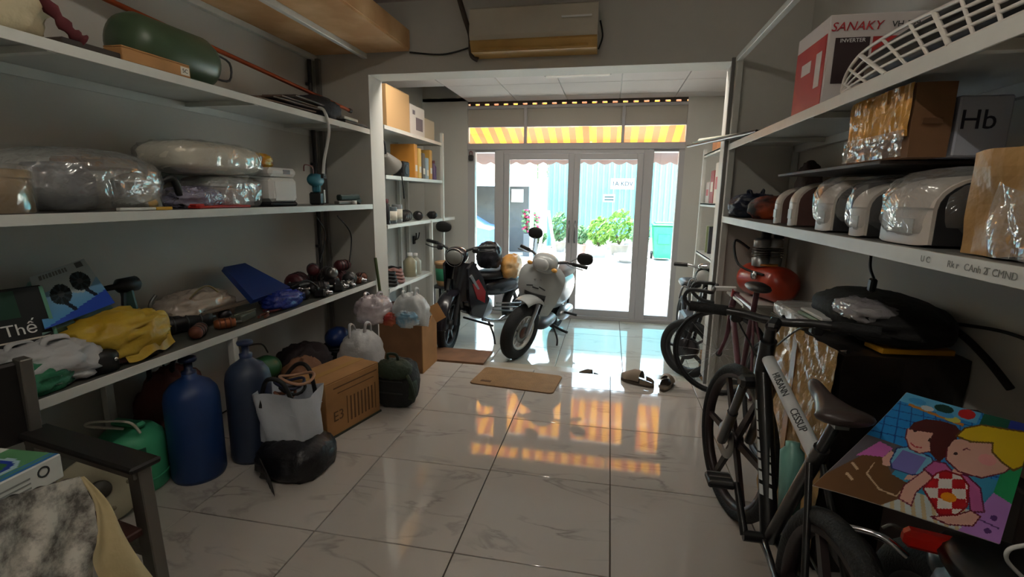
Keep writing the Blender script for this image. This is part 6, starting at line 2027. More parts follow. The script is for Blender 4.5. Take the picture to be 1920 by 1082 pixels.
# rods and brackets poking out past the partition
m_rod = [m_dkst, mat('teal_grey_rod', (92, 110, 108), 0.45, 0.3), mat('cream_rod', (206, 200, 184), 0.6), mat('brown_rod', (96, 78, 66), 0.6), m_white_steel, m_dark]
for k, (a, b_, r) in enumerate((((1312, 243), (1448, 224), 0.010), ((1318, 236), (1440, 216), 0.012), ((1310, 252), (1385, 240), 0.014), ((1370, 212), (1478, 224), 0.007), ((1330, 250), (1420, 230), 0.011), ((1390, 200), (1475, 218), 0.006))):
    pa, pb_ = at(a[0], a[1], 'X', 0.755), at(b_[0], b_[1], 'X', 0.83)
    pb_ = Vector((0.795 + 0.028 * k, 3.1 + 0.04 * k, R1 + 0.002 + r))
    pa = Vector((0.60 + 0.028 * k, 4.35 - 0.1 * k, R1 + 0.04 + r + 0.01 * (k % 3)))
    single(MB().tube([pa, pb_], r, 6), 'metal_rod', m_rod[k], ('oily steel', 'teal grey', 'cream', 'brown', 'white', 'dark grey')[k] + ' rod poking out beyond the right rack', 'rod', 'rods at the end of the right rack')

# ------------------------------------------------------------------ right, middle shelf
m_shell = mat('white_housing_plastic', (206, 198, 190), 0.35)
m_shd = mat('brown_side_panel', (92, 64, 58), 0.5)
tops = R2 + 0.235
edges = [at(x, y, 'X', 0.83).y for x, y in ((1452, 418), (1478, 424), (1528, 432), (1592, 440), (1648, 450), (1812, 470))]
names = ['narrow white curved housing next to the navy bag', 'white rimmed housing with a brown side', 'plastic wrapped white housing in the middle of the row', 'smaller wrapped pale housing in the row', 'largest wrapped round housing at the near end of the row']
thick = (0.07, 0.08, 0.14, 0.10, 0.24)
for k in range(5):
    ya = edges[k] - 0.008
    yb = ya - thick[k]
    t = thing('curved_housing', names[k] + ' on the middle right shelf', 'housing', (1.0, (ya + yb) / 2, R2), 0, 'curved housings on the middle right shelf')
    yc, hw = (ya + yb) / 2, thick[k] / 2
    hh = (0.20, 0.215, 0.215, 0.195, 0.205)[k]
    # outline seen from the side: upright front, rounded top corner, long top running back
    prof = [(0.0, 0.002), (0.0, hh * 0.5)]
    for j in range(7):
        a_ = pi - j * pi / 12
        prof.append((0.12 + 0.12 * cos(a_), hh * 0.5 + hh * 0.42 * sin(a_)))
    prof += [(0.25, hh * 0.98), (0.37, hh), (0.37, 0.002)]

    def hs(u, v, yc=yc, hw=hw, prof=prof):
        kk = u * (len(prof) - 1)
        i = min(int(kk), len(prof) - 2)
        x_ = prof[i][0] + (prof[i + 1][0] - prof[i][0]) * (kk - i)
        z_ = prof[i][1] + (prof[i + 1][1] - prof[i][1]) * (kk - i)
        s_ = 1 - 0.06 * abs(2 * v - 1) ** 4
        cx_, cz_ = 0.18, 0.09
        return Vector((0.815 + cx_ + (x_ - cx_) * s_, yc + hw * (1 - 2 * v), R2 + max(0.002, cz_ + (z_ - cz_) * s_)))
    b = MB().grid(hs, len(prof) * 3, 8)
    for v in (0, 1):
        ring = [hs(i / (len(prof) * 3), v) for i in range(len(prof) * 3 + 1)]
        b.add(ring, [tuple(range(len(ring)))[::(1 if v == 0 else -1)]])
    b.build('shell', m_shell, t)
    pp = [(0.02 + x_ * 0.93, 0.004 + z_ * 0.92) for x_, z_ in prof]
    MB().prism(pp, 0.004, frame((0.815, yb + 0.001, R2), (1, 0, 0), (0, 0, 1))).build('side_panel', m_shd if k < 2 else m_dark, t)
    MB().box((0.8145, yc, R2 + hh * 0.26), (0.004, hw * 1.1, hh * 0.2), bev=0.001).build('front_vent', m_white_steel, t)
    if k >= 2:
        w_ = MB().blob((1.0, yc, R2 + hh * 0.5), (0.205, hw + 0.012, hh * 0.54), (4, 3), 0.06, 5, 140 + k, 36, 20, floor=R2 + 0.001, ridge=True)
        w_.build('plastic_wrap', m_filmd if k != 3 else m_film, t)
bag('navy_bag', 'navy plastic bag at the far end of the middle right shelf', (0.95, 3.56, R2), (0.30, 0.22, 0.15), mat('navy_plastic', (28, 34, 54), 0.35, bump=0.5, bscale=16), 151, True, 0.25)
bag('orange_pouch', 'dark pouch with bright orange trim beside the navy bag', (0.99, 3.33, R2), (0.26, 0.2, 0.14), mat('black_orange_cloth', (34, 30, 32), 0.6, col2=(204, 84, 30), vscale=4), 152, False, 0.18)
bag('dark_bundle', 'brownish dark bundle at the back corner of the middle right shelf', (1.13, 3.2, R2 + 0.001), (0.12, 0.2, 0.33), mat('umber_cloth', (66, 52, 50), 0.85, bump=0.4), 153, False, 0.15)
zb_ = R2 + 0.232
single(MB().box((1.0, 2.22, zb_ + 0.006), (0.38, 0.95, 0.012), bev=0.002), 'dark_board', mat('dark_brown_board', (56, 46, 42), 0.6), 'dark thin board lying on the curved housings', 'board')
# taped carton on the board
m_goldp = mat('gold_packing_tape', (190, 140, 66), 0.18, var=0.25, vscale=12, bump=0.6, bscale=16)
ya, yb = at(1582, 340, 'X', 0.83).y, at(1692, 330, 'X', 0.83).y
ya = min(ya, 2.62)
zc = zb_ + 0.0125
t = thing('taped_carton', 'brown carton wrapped in shiny tape on the dark board', 'box', (1.0, (ya + yb) / 2, zc))
crumple_box((0.882, (ya + yb) / 2, zc + 0.103), (0.10, ya - yb, 0.205), 5, 0.006).build('carton_body', m_card_d, t)
MB().grid(lambda u, v: Vector((0.826 - 0.006 * abs(noise.noise(Vector((u * 7, v * 3, 1)))), ya + (yb - ya) * u, zc + 0.06 + 0.147 * v)) + Vector((-0.012, 0, 0)) * abs(noise.noise(Vector((u * 14, v * 2, 5)))), 30, 14, smooth=False).build('gold_tape', m_goldp, t)
MB().grid(lambda u, v: Vector((0.818 - 0.014 * abs(noise.noise(Vector((u * 10, v * 3, 9)))), ya + (yb - ya) * u, zc + 0.004 + 0.075 * v)), 24, 8, smooth=False).build('clear_tape', m_filmd, t)
MB().box((0.88, yb - 0.007, zc + 0.10), (0.05, 0.002, 0.016)).build('printed_arrow', m_ink, t)
# white foam box with marker writing
t = thing('foam_box', 'pale box with dark handwritten marks beside the taped carton', 'box', (1.01, 1.75, zc))
MB().box((1.01, yb + 0.12, zc + 0.085), (0.13, 0.24, 0.165), bev=0.004).build('box_body', mat('pale_blue_foam', (176, 180, 194), 0.7), t)
text('handwriting', 'Hb', frame((0.995, yb - 0.0006, zc + 0.10), (1, 0, 0), (0, 0, 1), (0, -1, 0)), 0.075, mat('blue_black_ink', (40, 42, 60), 0.7), t, 0.0006)
# brown paper parcel at the near right
ya, yb = at(1806, 480, 'X', 0.84).y, at(1806, 480, 'X', 0.84).y - 0.34
m_kraft = mat('crumpled_kraft', (176, 138, 88), 0.4, var=0.25, vscale=6, bump=0.8, bscale=9)
t = thing('paper_parcel', 'parcel in crumpled brown paper at the near end of the middle right shelf', 'parcel', (0.98, (ya + yb) / 2, R2))
crumple_box((0.98, (ya + yb) / 2, R2 + 0.118), (0.30, 0.33, 0.232), 61, 0.016, 0.06, 12).build('kraft_paper', m_kraft, t)
MB().grid(lambda u, v: Vector((0.823 - 0.012 * abs(sin(u * 9 + v * 3)), ya - 0.10 - 0.22 * u, R2 + 0.004 + 0.16 * v * (1 - 0.4 * u))), 20, 10, smooth=False).build('clear_flap', m_filmd, t)
# hanging plug
q0, q1 = at(1632, 487, 'X', 0.95), at(1638, 522, 'X', 0.95)
t = thing('hanging_plug', 'black mains plug dangling below the middle right shelf', 'plug', (0.95, q1.y, q1.z))
MB().tube(bez([(0.95, q0.y, R2 - 0.016), (0.952, q0.y, q0.z - 0.02), q1], 6), 0.005, 6).build('cord', m_cord, t)
MB().bar(q1, q1 + Vector((0, 0.005, -0.05)), 0.022, 0.03, bev=0.006).build('plug_body', m_black, t)

# ------------------------------------------------------------------ below the right rack
# air compressor on its stand
t = thing('air_compressor', 'orange red air compressor tank with two silver pump heads under the right rack', 'compressor', (1.0, 3.4, 0))
m_tank = mat('orange_red_paint', (178, 58, 34), 0.3, coat=0.3)
Tk = frame((1.02, 3.50, 0.84), (0.97, 0.24, 0), (0, 0, 1), (0.24, -0.97, 0))
Tk = frame((0.97, 3.60, 0.845), (0.95, 0.31, 0), (0, 0, 1), None)
MB().lathe([(0, -0.03), (0.06, -0.022), (0.10, 0.01), (0.112, 0.05), (0.112, 0.34), (0.10, 0.38), (0.06, 0.41), (0, 0.418)], 28, Tk).build('tank', m_tank, t)
MB().box(Tk @ Vector((0, 0.113, 0.2)), (0.10, 0.14, 0.01), rz=-0.3).build('pump_plate', mat('amber_label', (206, 140, 60), 0.4), t)
for k in range(2):
    c_ = Tk @ Vector((-0.045 + 0.09 * k, 0.10, 0.17))
    T = Matrix.Translation(c_)
    MB().lathe([(0.05, 0.0), (0.054, 0.05), (0.04, 0.06), (0.04, 0.10)], 20, T).build('pump_body', m_alu, t)
    for j in range(4):
        MB().lathe([(0.041, 0.065 + 0.014 * j), (0.056, 0.067 + 0.014 * j), (0.056, 0.071 + 0.014 * j), (0.041, 0.073 + 0.014 * j)], 18, T).build('cooling_fin', m_steel, t)
    MB().lathe([(0.05, 0.125), (0.05, 0.165), (0.036, 0.18), (0, 0.182)], 18, T).build('pump_head', m_alu, t)
    MB().lathe([(0.03, 0.18), (0.03, 0.235), (0, 0.24)], 14, T @ Matrix.Translation((0.02, 0, 0))).build('air_filter', m_black, t)
MB().tube(bez([Tk @ Vector((-0.05, 0.2, 0.05)), Tk @ Vector((-0.13, 0.25, 0.0)), Tk @ Vector((-0.15, 0.1, 0.1)), Tk @ Vector((-0.1, 0.06, 0.3))], 6), 0.008, 8).build('hose', m_cord, t)
MB().lathe([(0, 0), (0.026, 0), (0.026, 0.018), (0, 0.02)], 16, Tk @ Matrix.Translation((-0.115, 0.05, 0.24)) @ Matrix.Rotation(-pi / 2, 4, 'Y')).build('gauge', m_chrome, t)
c_ = Tk @ Vector((0, 0, 0.2))
MB().box((1.03, c_.y + 0.02, 0.718), (0.37, 0.44, 0.016), bev=0.002).build('bracket_shelf', m_white_steel, t)
for dy in (-0.16, 0.2):
    MB().bar((0.86, c_.y + dy, 0.705), (1.215, c_.y + dy, 0.52), 0.02, 0.02).build('bracket_arm', m_white_steel, t)
# lower stacks
t = carton('stock_carton', 'grey green carton under the right rack behind the bicycles', (1.065, 2.75, 0), (0.26, 0.44, 0.74), 0, mat('grey_green_card', (96, 94, 82), 0.8))
t = thing('wrapped_tray', 'white plastic wrapped tray on the grey green carton', 'tray', (1.0, 2.72, 0.743))
MB().box((1.05, 2.72, 0.785), (0.26, 0.36, 0.075), bev=0.015).build('tray_body', m_white_pl, t)
MB().blob((1.05, 2.72, 0.787), (0.145, 0.2, 0.048), (4, 4), 0.06, 6, 171, 34, 16, floor=0.744, ridge=True).build('plastic_wrap', m_filmd, t)
# big box wrapped in glossy film
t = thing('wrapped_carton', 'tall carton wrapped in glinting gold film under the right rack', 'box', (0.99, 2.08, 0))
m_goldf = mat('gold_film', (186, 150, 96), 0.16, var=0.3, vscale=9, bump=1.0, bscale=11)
crumple_box((0.995, 2.07, 0.425), (0.40, 0.50, 0.85), 8, 0.008, 0.08, 12).build('carton_body', mat('near_black_card', (30, 26, 24), 0.35), t)  # body near black, gold sheet only on the aisle side
MB().grid(lambda u, v: Vector((0.783 - 0.022 * abs(noise.noise(Vector((u * 6, v * 8, 3)))) + 0.035 * (u - .5), 2.33 - 0.52 * u, 0.86 * v)), 26, 36, smooth=False).build('gold_wrap', m_goldf, t)
MB().tube(bez([(0.79, 2.34, 0.855), (0.785, 2.2, 0.80), (0.79, 2.08, 0.775), (0.80, 1.98, 0.80), (0.84, 1.83, 0.852)], 6), 0.009, 6).build('strap', m_cord, t)
MB().box((0.775, 2.12, 0.42), (0.006, 0.05, 0.8)).build('tape_strip', mat('brown_tape', (130, 92, 54), 0.25), t)
single(MB().box((1.06, 1.90, 0.862), (0.24, 0.10, 0.02), bev=0.003, rz=0.12), 'yellow_board', mat('amber_yellow_panel', (204, 148, 30), 0.4), 'amber yellow board on the near edge of the gold wrapped carton', 'board')
# black bag with papers and packet
bag('laptop_bag', 'flat black bag lying open over the gold wrapped carton', (1.03, 2.08, 0.875), (0.34, 0.62, 0.15), mat('black_canvas', (20, 20, 21), 0.8, bump=0.3, bscale=40), 181, False, 0.12)
t = thing('bag_strap', 'black shoulder strap trailing along the right wall from the flat bag', 'strap', (1.1, 1.6, 0.9))
MB().tube(bez([(1.13, 2.3, 0.99), (1.14, 2.05, 0.985), (1.16, 1.85, 0.95), (1.17, 1.72, 0.90), (1.17, 1.6, 0.84)], 8), 0.011, 8, flat=0.4).build('webbing', m_cord, t)
for k in range(3):
    single(MB().box((0.89 + 0.004 * k, 2.16 - 0.01 * k, 0.885 + 0.016 * k), (0.15, 0.20, 0.012), bev=0.003, rz=0.15 - 0.06 * k), 'notebook', mat('paper_tone_%d' % k, ((186, 190, 190), (150, 170, 150), (206, 206, 204))[k], 0.7), ('lowest', 'middle greenish', 'top')[k] + ' notebook in the small pile by the black bag', 'notebook', 'notebooks by the black bag')
bag('snack_packet', 'crinkled clear packet with coloured print on the black bag', (0.93, 1.95, 0.95), (0.16, 0.24, 0.07), film('print_film', (170, 166, 172), body=0.75, scale=24), 183, False, 0.25, 3)
t = carton('dark_carton', 'dark brown carton stack at the near right under the rack', (1.08, 1.48, 0), (0.22, 0.5, 0.72), 0, mat('very_dark_card', (46, 34, 30), 0.8))
q = [at(1830, 720, 'Z', 0.74), at(1915, 735, 'Z', 0.74)]
single(MB().box((1.08, 1.40, 0.735), (0.2, 0.22, 0.024), bev=0.003, rz=0.2), 'plank_offcut', mat('dull_brown_plank', (84, 66, 56), 0.7), 'dull brown board on the dark carton stack', 'board')
single(MB().tube(bez([(1.19, 1.9, 0.96), (1.2, 1.7, 0.985), (1.2, 1.5, 0.975), (1.195, 1.3, 0.94)], 8), 0.006, 6), 'wall_wire', m_cord, 'thin dark wire along the right wall', 'wire')

# ------------------------------------------------------------------ entrance rack at the right
rk = thing('entrance_rack', 'narrow white rack right of the glass front', 'rack', (1.05, 4.8, ZF))
for z in (1.33, 0.85, 1.80):
    MB().box((1.05, 4.75, z - 0.008), (0.32, 1.1, 0.012)).build('shelf_board', m_pale, rk)
    MB().box((0.893, 4.75, z - 0.016), (0.006, 1.1, 0.032)).build('front_rail', m_white_steel, rk)
for (x, y) in ((0.90, 5.29), (0.90, 4.21), (1.19, 5.29), (1.19, 4.21)):
    MB().box((x, y, (ZF + 1.85) / 2), (0.03, 0.03, 1.85 - ZF)).build('post', m_white_steel, rk)
for k, (y, h, c_, nm) in enumerate(((5.12, 0.20, (190, 180, 176), 'pale'), (4.92, 0.30, (150, 52, 50), 'red'), (4.72, 0.36, (206, 196, 184), 'white'), (4.5, 0.26, (120, 40, 44), 'dark red'))):
    t = carton('small_carton', nm + ' small carton on the narrow entrance rack', (1.03, y, 1.33), (0.22, 0.17, h), 0, mat('small_card_%d' % k, c_, 0.6), tape=False)
    MB().box((0.9192, y, 1.33 + h * 0.5), (0.0012, 0.1, h * 0.3)).build('label_sticker', m_lbl if k % 2 else m_redc, t)
for k, y in enumerate((5.0, 4.62)):
    carton('orange_carton', ('orange carton at the far end', 'orange carton at the near end')[k] + ' of the narrow entrance rack top', (1.03, y, 1.80), (0.2, 0.22, 0.13), 0, mat('orange_card', (200, 140, 96), 0.6), tape=False)
for k, y in enumerate((4.98, 5.1)):
    single(MB().box((1.0, y, 0.98), (0.12, 0.02, 0.26), bev=0.004), 'cutting_board', mat('board_tone_%d' % k, ((60, 60, 66), (150, 160, 120))[k], 0.5), ('dark', 'green')[k] + ' thin board standing on the narrow entrance rack', 'board')

# ------------------------------------------------------------------ black mountain bike
MT = thing('mountain_bike', 'black mountain bike with a white top tube nearest the camera', 'bicycle', (0.56, 1.6, 0))
V = Vector
F, Ht, Hb, Sc, BB, RA = V((0.590, 2.14, 0.332)), V((0.553, 1.745, 0.90)), V((0.562, 1.80, 0.76)), V((0.553, 1.285, 0.725)), V((0.560, 1.545, 0.29)), V((0.548, 1.06, 0.332))
m_bk = mat('bike_black', (24, 24, 26), 0.3, coat=0.3)
m_bw = mat('bike_white', (196, 200, 202), 0.3, coat=0.3)
dw = V((-0.184, 0.983, 0.0))
Tw = frame(F, dw, (0.03, 0, 1), None)
m_darkrim = mat('dark_mag_rim', (46, 36, 38), 0.4, 0.3)
wheel(MT, Tw, 0.335, 0.026, m_darkrim, 6, 0.035, 0.028, 0.018)
MB().lathe([(0.04, -0.045), (0.08, -0.045), (0.08, -0.042), (0.04, -0.042), (0.04, -0.045)], 24, Tw).build('brake_disc', m_steel, MT)
wheel(MT, frame(RA, (0, 1, 0), (0, 0, 1)), 0.335, 0.026, m_darkrim, 6, 0.035, 0.028, 0.018)
MB().tube([Ht, Hb], 0.027, 14).build('head_tube', m_bk, MT)
MB().tube([Hb + V((0, -0.01, 0.08)), Sc], 0.021, 14).build('top_tube', m_bw, MT)
MB().tube([Hb + V((0, -0.01, 0.01)), BB], 0.028, 14).build('down_tube', m_bk, MT)
MB().tube([Sc + (Sc - BB) * 0.08, BB], 0.019, 12).build('seat_tube', m_bk, MT)
MB().tube([Sc + (Sc - BB) * 0.05, Sc + (Sc - BB) * 0.30], 0.014, 10).build('seat_post', m_bk, MT)
for s_ in (-1, 1):
    MB().tube([BB + V((0.02 * s_, -0.02, 0.0)), RA + V((0.065 * s_, 0, 0))], 0.011, 8).build('chain_stay', m_bk, MT)
    MB().tube([Sc + V((0.015 * s_, 0, -0.02)), RA + V((0.065 * s_, 0, 0))], 0.009, 8).build('seat_stay', m_bk, MT)
ax = V((0.98, 0.18, 0))
for s_ in (-1, 1):
    top = Hb + ax * 0.055 * s_ + V((0, 0.02, -0.05))
    MB().tube([top, top + (F + ax * 0.06 * s_ - top) * 0.55], 0.016, 10).build('fork_stanchion', m_bk, MT)
    MB().tube([top + (F + ax * 0.06 * s_ - top) * 0.45, F + ax * 0.06 * s_], 0.021, 10).build('fork_lower', m_bk, MT)
MB().bar(Hb + ax * -0.075 + V((0, 0.015, -0.035)), Hb + ax * 0.075 + V((0, 0.015, -0.035)), 0.05, 0.045, bev=0.012).build('fork_crown', m_bk, MT)
MB().tube([Ht, Ht + (Ht - Hb) * 0.35], 0.018, 10).build('steerer', m_bk, MT)
St = Ht + (Ht - Hb) * 0.30
Bc = St + V((0.03, 0.05, 0.02))
MB().bar(St, Bc, 0.04, 0.04, bev=0.01).build('stem', m_bk, MT)
bl, br = at(1306, 573, 'Z', Bc.z + 0.01), at(1503, 606, 'Z', Bc.z + 0.005)
bd = V((0.90, -0.42, 0)).normalized()
bl = Bc - bd * 0.29 + V((0, 0, 0.012))
br = Bc + bd * 0.29 + V((0, 0, 0.008))
MB().tube(bez([bl, Bc - bd * 0.12 + V((0, 0, 0.01)), Bc - bd * 0.04, Bc + bd * 0.04, Bc + bd * 0.12 + V((0, 0, 0.008)), br], 5), 0.0145, 10).build('handlebar', m_bk, MT)
for e_, c_ in ((bl, 1), (br, -1)):
    MB().tube([e_, e_ + bd * 0.13 * c_], 0.019, 12).build('grip', m_rubber, MT)
    MB().tube(bez([e_ + bd * 0.17 * c_, e_ + bd * 0.12 * c_ + V((0.01, 0.05, -0.01)), e_ + bd * 0.03 * c_ + V((0.01, 0.06, -0.02))], 5), 0.006, 6).build('brake_lever', m_black, MT)
    MB().box(e_ + bd * 0.165 * c_ + V((0, 0.01, -0.02)), (0.04, 0.04, 0.035), bev=0.008).build('shifter', m_black, MT)
    MB().tube(bez([e_ + bd * 0.17 * c_, e_ + bd * 0.2 * c_ + V((0, 0.1, -0.06)), Hb + V((0, 0.03, 0.02)), Hb + (BB - Hb) * 0.3 + V((0.02 * c_, 0.03, 0))], 6), 0.0035, 6).build('cable', m_steel if c_ < 0 else m_cord, MT)
# lettering on the tubes
tt0, tt1 = Hb + V((0, -0.01, 0.08)), Sc
td = (tt1 - tt0).normalized()
up = V((-0.55, 0, 0.83))
up = (up - td * up.dot(td)).normalized()
for (s_, u, sz) in (('HUSANN', 0.42, 0.03), ('CESSUP', 0.76, 0.03)):
    c_ = tt0 + (tt1 - tt0) * u + up * 0.0212
    text('lettering', s_, frame(c_, td, up.cross(td) * 1.0, up), sz, mat('tube_ink', (50, 54, 58), 0.5), MT, 0.0006)
dd = (BB - Hb).normalized()
upd = V((-0.45, -0.85, 0.42))
upd = (upd - dd * upd.dot(dd)).normalized()
sd = upd.cross(dd)
for k, (u0, u1) in enumerate(((0.19, 0.245), (0.255, 0.315), (0.325, 0.375), (0.385, 0.42), (0.435, 0.505), (0.515, 0.545), (0.56, 0.61), (0.625, 0.675), (0.70, 0.76))):
    L_ = (BB - Hb).length
    a0, a1 = Hb + dd * L_ * u0 + upd * 0.0275, Hb + dd * L_ * u1 + upd * 0.0275
    vs = [a0 - sd * 0.019 - dd * 0.007, a0 + sd * 0.019 + dd * 0.007, a1 + sd * 0.019 + dd * 0.007, a1 - sd * 0.019 - dd * 0.007]
    MB().add(vs + [q_ + upd * 0.002 for q_ in vs], [(3, 2, 1, 0), (4, 5, 6, 7), (0, 1, 5, 4), (1, 2, 6, 5), (2, 3, 7, 6), (3, 0, 4, 7)]).build('block_lettering', m_bw, MT)
# saddle, cranks, pedals
Sd = Sc + (Sc - BB) * 0.30 + V((0, 0.02, 0.002))


def saddle(u, v):
    e_ = math.sqrt(max(0.0, 1 - abs(2 * u - 1) ** 6))
    y = -0.095 + 0.235 * u
    w_ = (0.066 - 0.046 * min(1, max(0, (u - 0.2) / 0.5)) ** 0.7) * e_
    a = 2 * pi * v
    return Sd + V((w_ * cos(a), y, 0.022 * sin(a) * e_ + 0.016 * (2 * u - 0.9) ** 2 + 0.022))


m_sad = mat('brown_black_saddle', (58, 48, 46), 0.35)
MB().grid(saddle, 22, 16, cv=True).build('saddle', m_sad, MT)
MB().bar(Sd + V((0, -0.05, 0.0)), Sd + V((0, 0.07, 0.0)), 0.03, 0.012).build('saddle_rail', m_steel, MT)
for s_ in (-1, 1):
    cr = BB + V((0.075 * s_, 0, 0))
    e_ = cr + V((0.012 * s_, 0.105 * -s_, 0.125 * -s_))
    MB().tube([cr, e_], [0.014, 0.011], 8).build('crank', m_bk, MT)
    pe = e_ + V((0.055 * s_, 0, 0))
    MB().box(pe, (0.085, 0.075, 0.022), bev=0.005).build('pedal', m_black, MT)
    for dy in (-0.03, 0.0, 0.03):
        MB().box(pe + V((0, dy, 0.012)), (0.07, 0.008, 0.004)).build('pedal_reflector', m_steel, MT)
MB().tube([BB - V((0.08, 0, 0)), BB + V((0.08, 0, 0))], 0.018, 10).build('bottom_bracket', m_bk, MT)
MB().lathe([(0.03, -0.003), (0.088, -0.002), (0.088, 0.002), (0.03, 0.003), (0.03, -0.003)], 32, frame(BB + V((0.05, 0, 0)), (0, 1, 0), (0, 0, 1))).build('chainring', m_dark, MT)
b = MB()
MB().tube([BB + V((0.05, 0, 0.088)), RA + V((0.05, 0, 0.045)), RA + V((0.05, -0.045, 0)), RA + V((0.05, 0, -0.045)), BB + V((0.05, 0, -0.088)), BB + V((0.05, 0.088, 0))], 0.004, 6, closed=True).build('chain', m_steel, MT)
MB().tube([BB + V((-0.02, -0.16, -0.02)), BB + V((-0.13, -0.20, -0.285))], 0.009, 8).build('kickstand', m_black, MT)
MB().lathe([(0, 0), (0.03, 0), (0.034, 0.19), (0.02, 0.205), (0.02, 0.22), (0, 0.222)], 18, frame(BB + V((0.03, -0.04, 0.13)), (1, 0, 0), (0, 1, -0.25), (0, 0.15, 0.98))).build('bottle', mat('teal_bottle', (110, 160, 150), 0.3), MT)

# ------------------------------------------------------------------ purple road bike leaning behind it
RB = thing('road_bike', 'dark purple road bike with drop handlebars behind the mountain bike', 'bicycle', (0.80, 3.2, 0))
Rf = 0.315
Fc = at(1325, 728, 'Z', 0.0)
F2 = V((0.80, 3.50, Rf))
dw2 = V((-0.93, 0.28, 0)).normalized()
wheel(RB, frame(F2, dw2, (0, 0, 1), None), Rf, 0.0125, m_dark, 24, 0.02, 0.01, 0.03, style='wire')
m_pur = mat('purple_brown_paint', (92, 52, 62), 0.3, coat=0.3)
ax2 = dw2.cross(V((0, 0, 1)))
Hb2 = F2 - dw2 * 0.05 + V((0, 0, 0.345))
Ht2 = F2 - dw2 * 0.07 + V((0, 0, 0.44))
for s_ in (-1, 1):
    MB().tube(bez([Hb2 + ax2 * 0.045 * s_, Hb2 + ax2 * 0.048 * s_ + (F2 - Hb2) * 0.6 - dw2 * 0.02, F2 + ax2 * 0.045 * s_], 5), [0.014] * 6 + [0.011] * 5, 8).build('fork_blade', m_pur, RB)
MB().tube([Hb2 + V((0, 0, -0.01)), Ht2], 0.022, 12).build('head_tube', m_pur, RB)
BB2, Sc2, RA2 = V((0.835, 3.06, 0.27)), V((0.85, 2.99, 0.74)), V((0.84, 2.67, Rf))
MB().tube([Ht2 + V((0, -0.01, -0.02)), Sc2], 0.016, 10).build('top_tube', m_pur, RB)
MB().tube([Hb2, BB2], 0.019, 10).build('down_tube', m_pur, RB)
MB().tube([Sc2 + V((0, -0.02, 0.12)), BB2], 0.016, 10).build('seat_tube', m_pur, RB)
for s_ in (-1, 1):
    MB().tube([BB2, RA2 + V((0.05 * s_, 0, 0))], 0.009, 8).build('chain_stay', m_pur, RB)
    MB().tube([Sc2, RA2 + V((0.05 * s_, 0, 0))], 0.008, 8).build('seat_stay', m_pur, RB)
wheel(RB, frame(RA2, (0, 1, 0), (0, 0, 1)), Rf, 0.0125, m_dark, 24, 0.02, 0.01, 0.03, style='wire')
MB().blob(Sc2 + V((0, -0.03, 0.14)), (0.06, 0.13, 0.025), (2.4, 2.2), n=18, m=8).build('saddle', m_black, RB)
MB().bar(Ht2 + V((0, 0, 0.02)), Ht2 + dw2 * 0.14 + V((0, 0, 0.01)), 0.03, 0.03, bev=0.006).build('stem', m_white_pl, RB)
Bc2 = Ht2 + dw2 * 0.14 + V((0, 0, 0.01))
for s_ in (-1, 1):
    e_ = Bc2 + ax2 * 0.17 * s_
    MB().tube(bez([Bc2, e_, e_ + dw2 * 0.06 + V((0, 0, 0.005)), e_ + dw2 * 0.14 + V((0, 0, 0.0)), e_ + dw2 * 0.165 + V((0, 0, -0.06)), e_ + dw2 * 0.10 + V((0, 0, -0.12)), e_ + dw2 * 0.0 + V((0, 0, -0.135))], 6), 0.013, 10).build('drop_bar', m_dark, RB)
    MB().tube(bez([e_ + dw2 * 0.14 + V((0, 0, 0.01)), e_ + dw2 * 0.18 + V((0, 0, 0.02)), e_ + dw2 * 0.20 + V((0, 0, -0.06))], 5), 0.007, 6).build('brake_lever', m_alu, RB)
MB().bar(Hb2 + V((0, 0, 0.06)), Hb2 + V((0, 0, 0.115)), 0.03, 0.02).build('red_badge', m_redc, RB)
MB().bar(BB2 - V((0.06, 0, 0)), BB2 + V((0.06, 0, 0)), 0.03, 0.03).build('bottom_bracket', m_steel, RB)

# ------------------------------------------------------------------ electric bike on the lower floor
EB = thing('electric_bike', 'dark electric bike with thick tyre behind the road bike', 'bicycle', (0.62, 4.6, ZF))
q = at(1288, 698, 'Z', ZF)
Rt = 0.255
F3 = V((q.x - 0.03, 4.22, ZF + Rt))
dw3 = V((-0.80, 0.60, 0)).normalized()
wheel(EB, frame(F3, dw3, (0, 0, 1), None), Rt, 0.036, m_dark, 5, 0.09, 0.02, 0.03, hub_m=m_dkst)
ax3 = dw3.cross(V((0, 0, 1)))
Ht3 = F3 - dw3 * 0.10 + V((0.02, 0.05, 0.62))
for s_ in (-1, 1):
    MB().tube([F3 + ax3 * 0.06 * s_, Ht3 + ax3 * 0.04 * s_ - V((0, 0, 0.18))], 0.016, 8).build('fork_leg', m_dkst, EB)
MB().tube([Ht3 - V((0, 0, 0.2)), Ht3], 0.026, 10).build('head_tube', m_black, EB)
m_lens = mat('round_lamp_lens', (190, 192, 190), 0.12)
MB().blob(Ht3 + V((-0.03, -0.06, 0.02)), (0.075, 0.06, 0.07), n=22, m=14).build('headlamp', m_black, EB)
MB().blob(Ht3 + V((-0.045, -0.105, 0.02)), (0.055, 0.025, 0.055), n=18, m=10).build('lamp_lens', m_lens, EB)
MB().blob(Ht3 + V((-0.02, -0.08, 0.10)), (0.07, 0.05, 0.025), n=18, m=8).build('lamp_hood', m_chrome, EB)
MB().box(Ht3 + V((0.02, 0.0, 0.06)), (0.14, 0.08, 0.06), bev=0.015).build('dash_box', m_black, EB)
MB().box(Ht3 + V((-0.08, -0.06, -0.10)), (0.03, 0.03, 0.03), bev=0.006).build('reflector', MATS['amber_lens'], EB)
MB().box(Ht3 + V((0.02, -0.06, -0.12)), (0.10, 0.06, 0.09), bev=0.02).build('front_cover', m_dkst, EB)
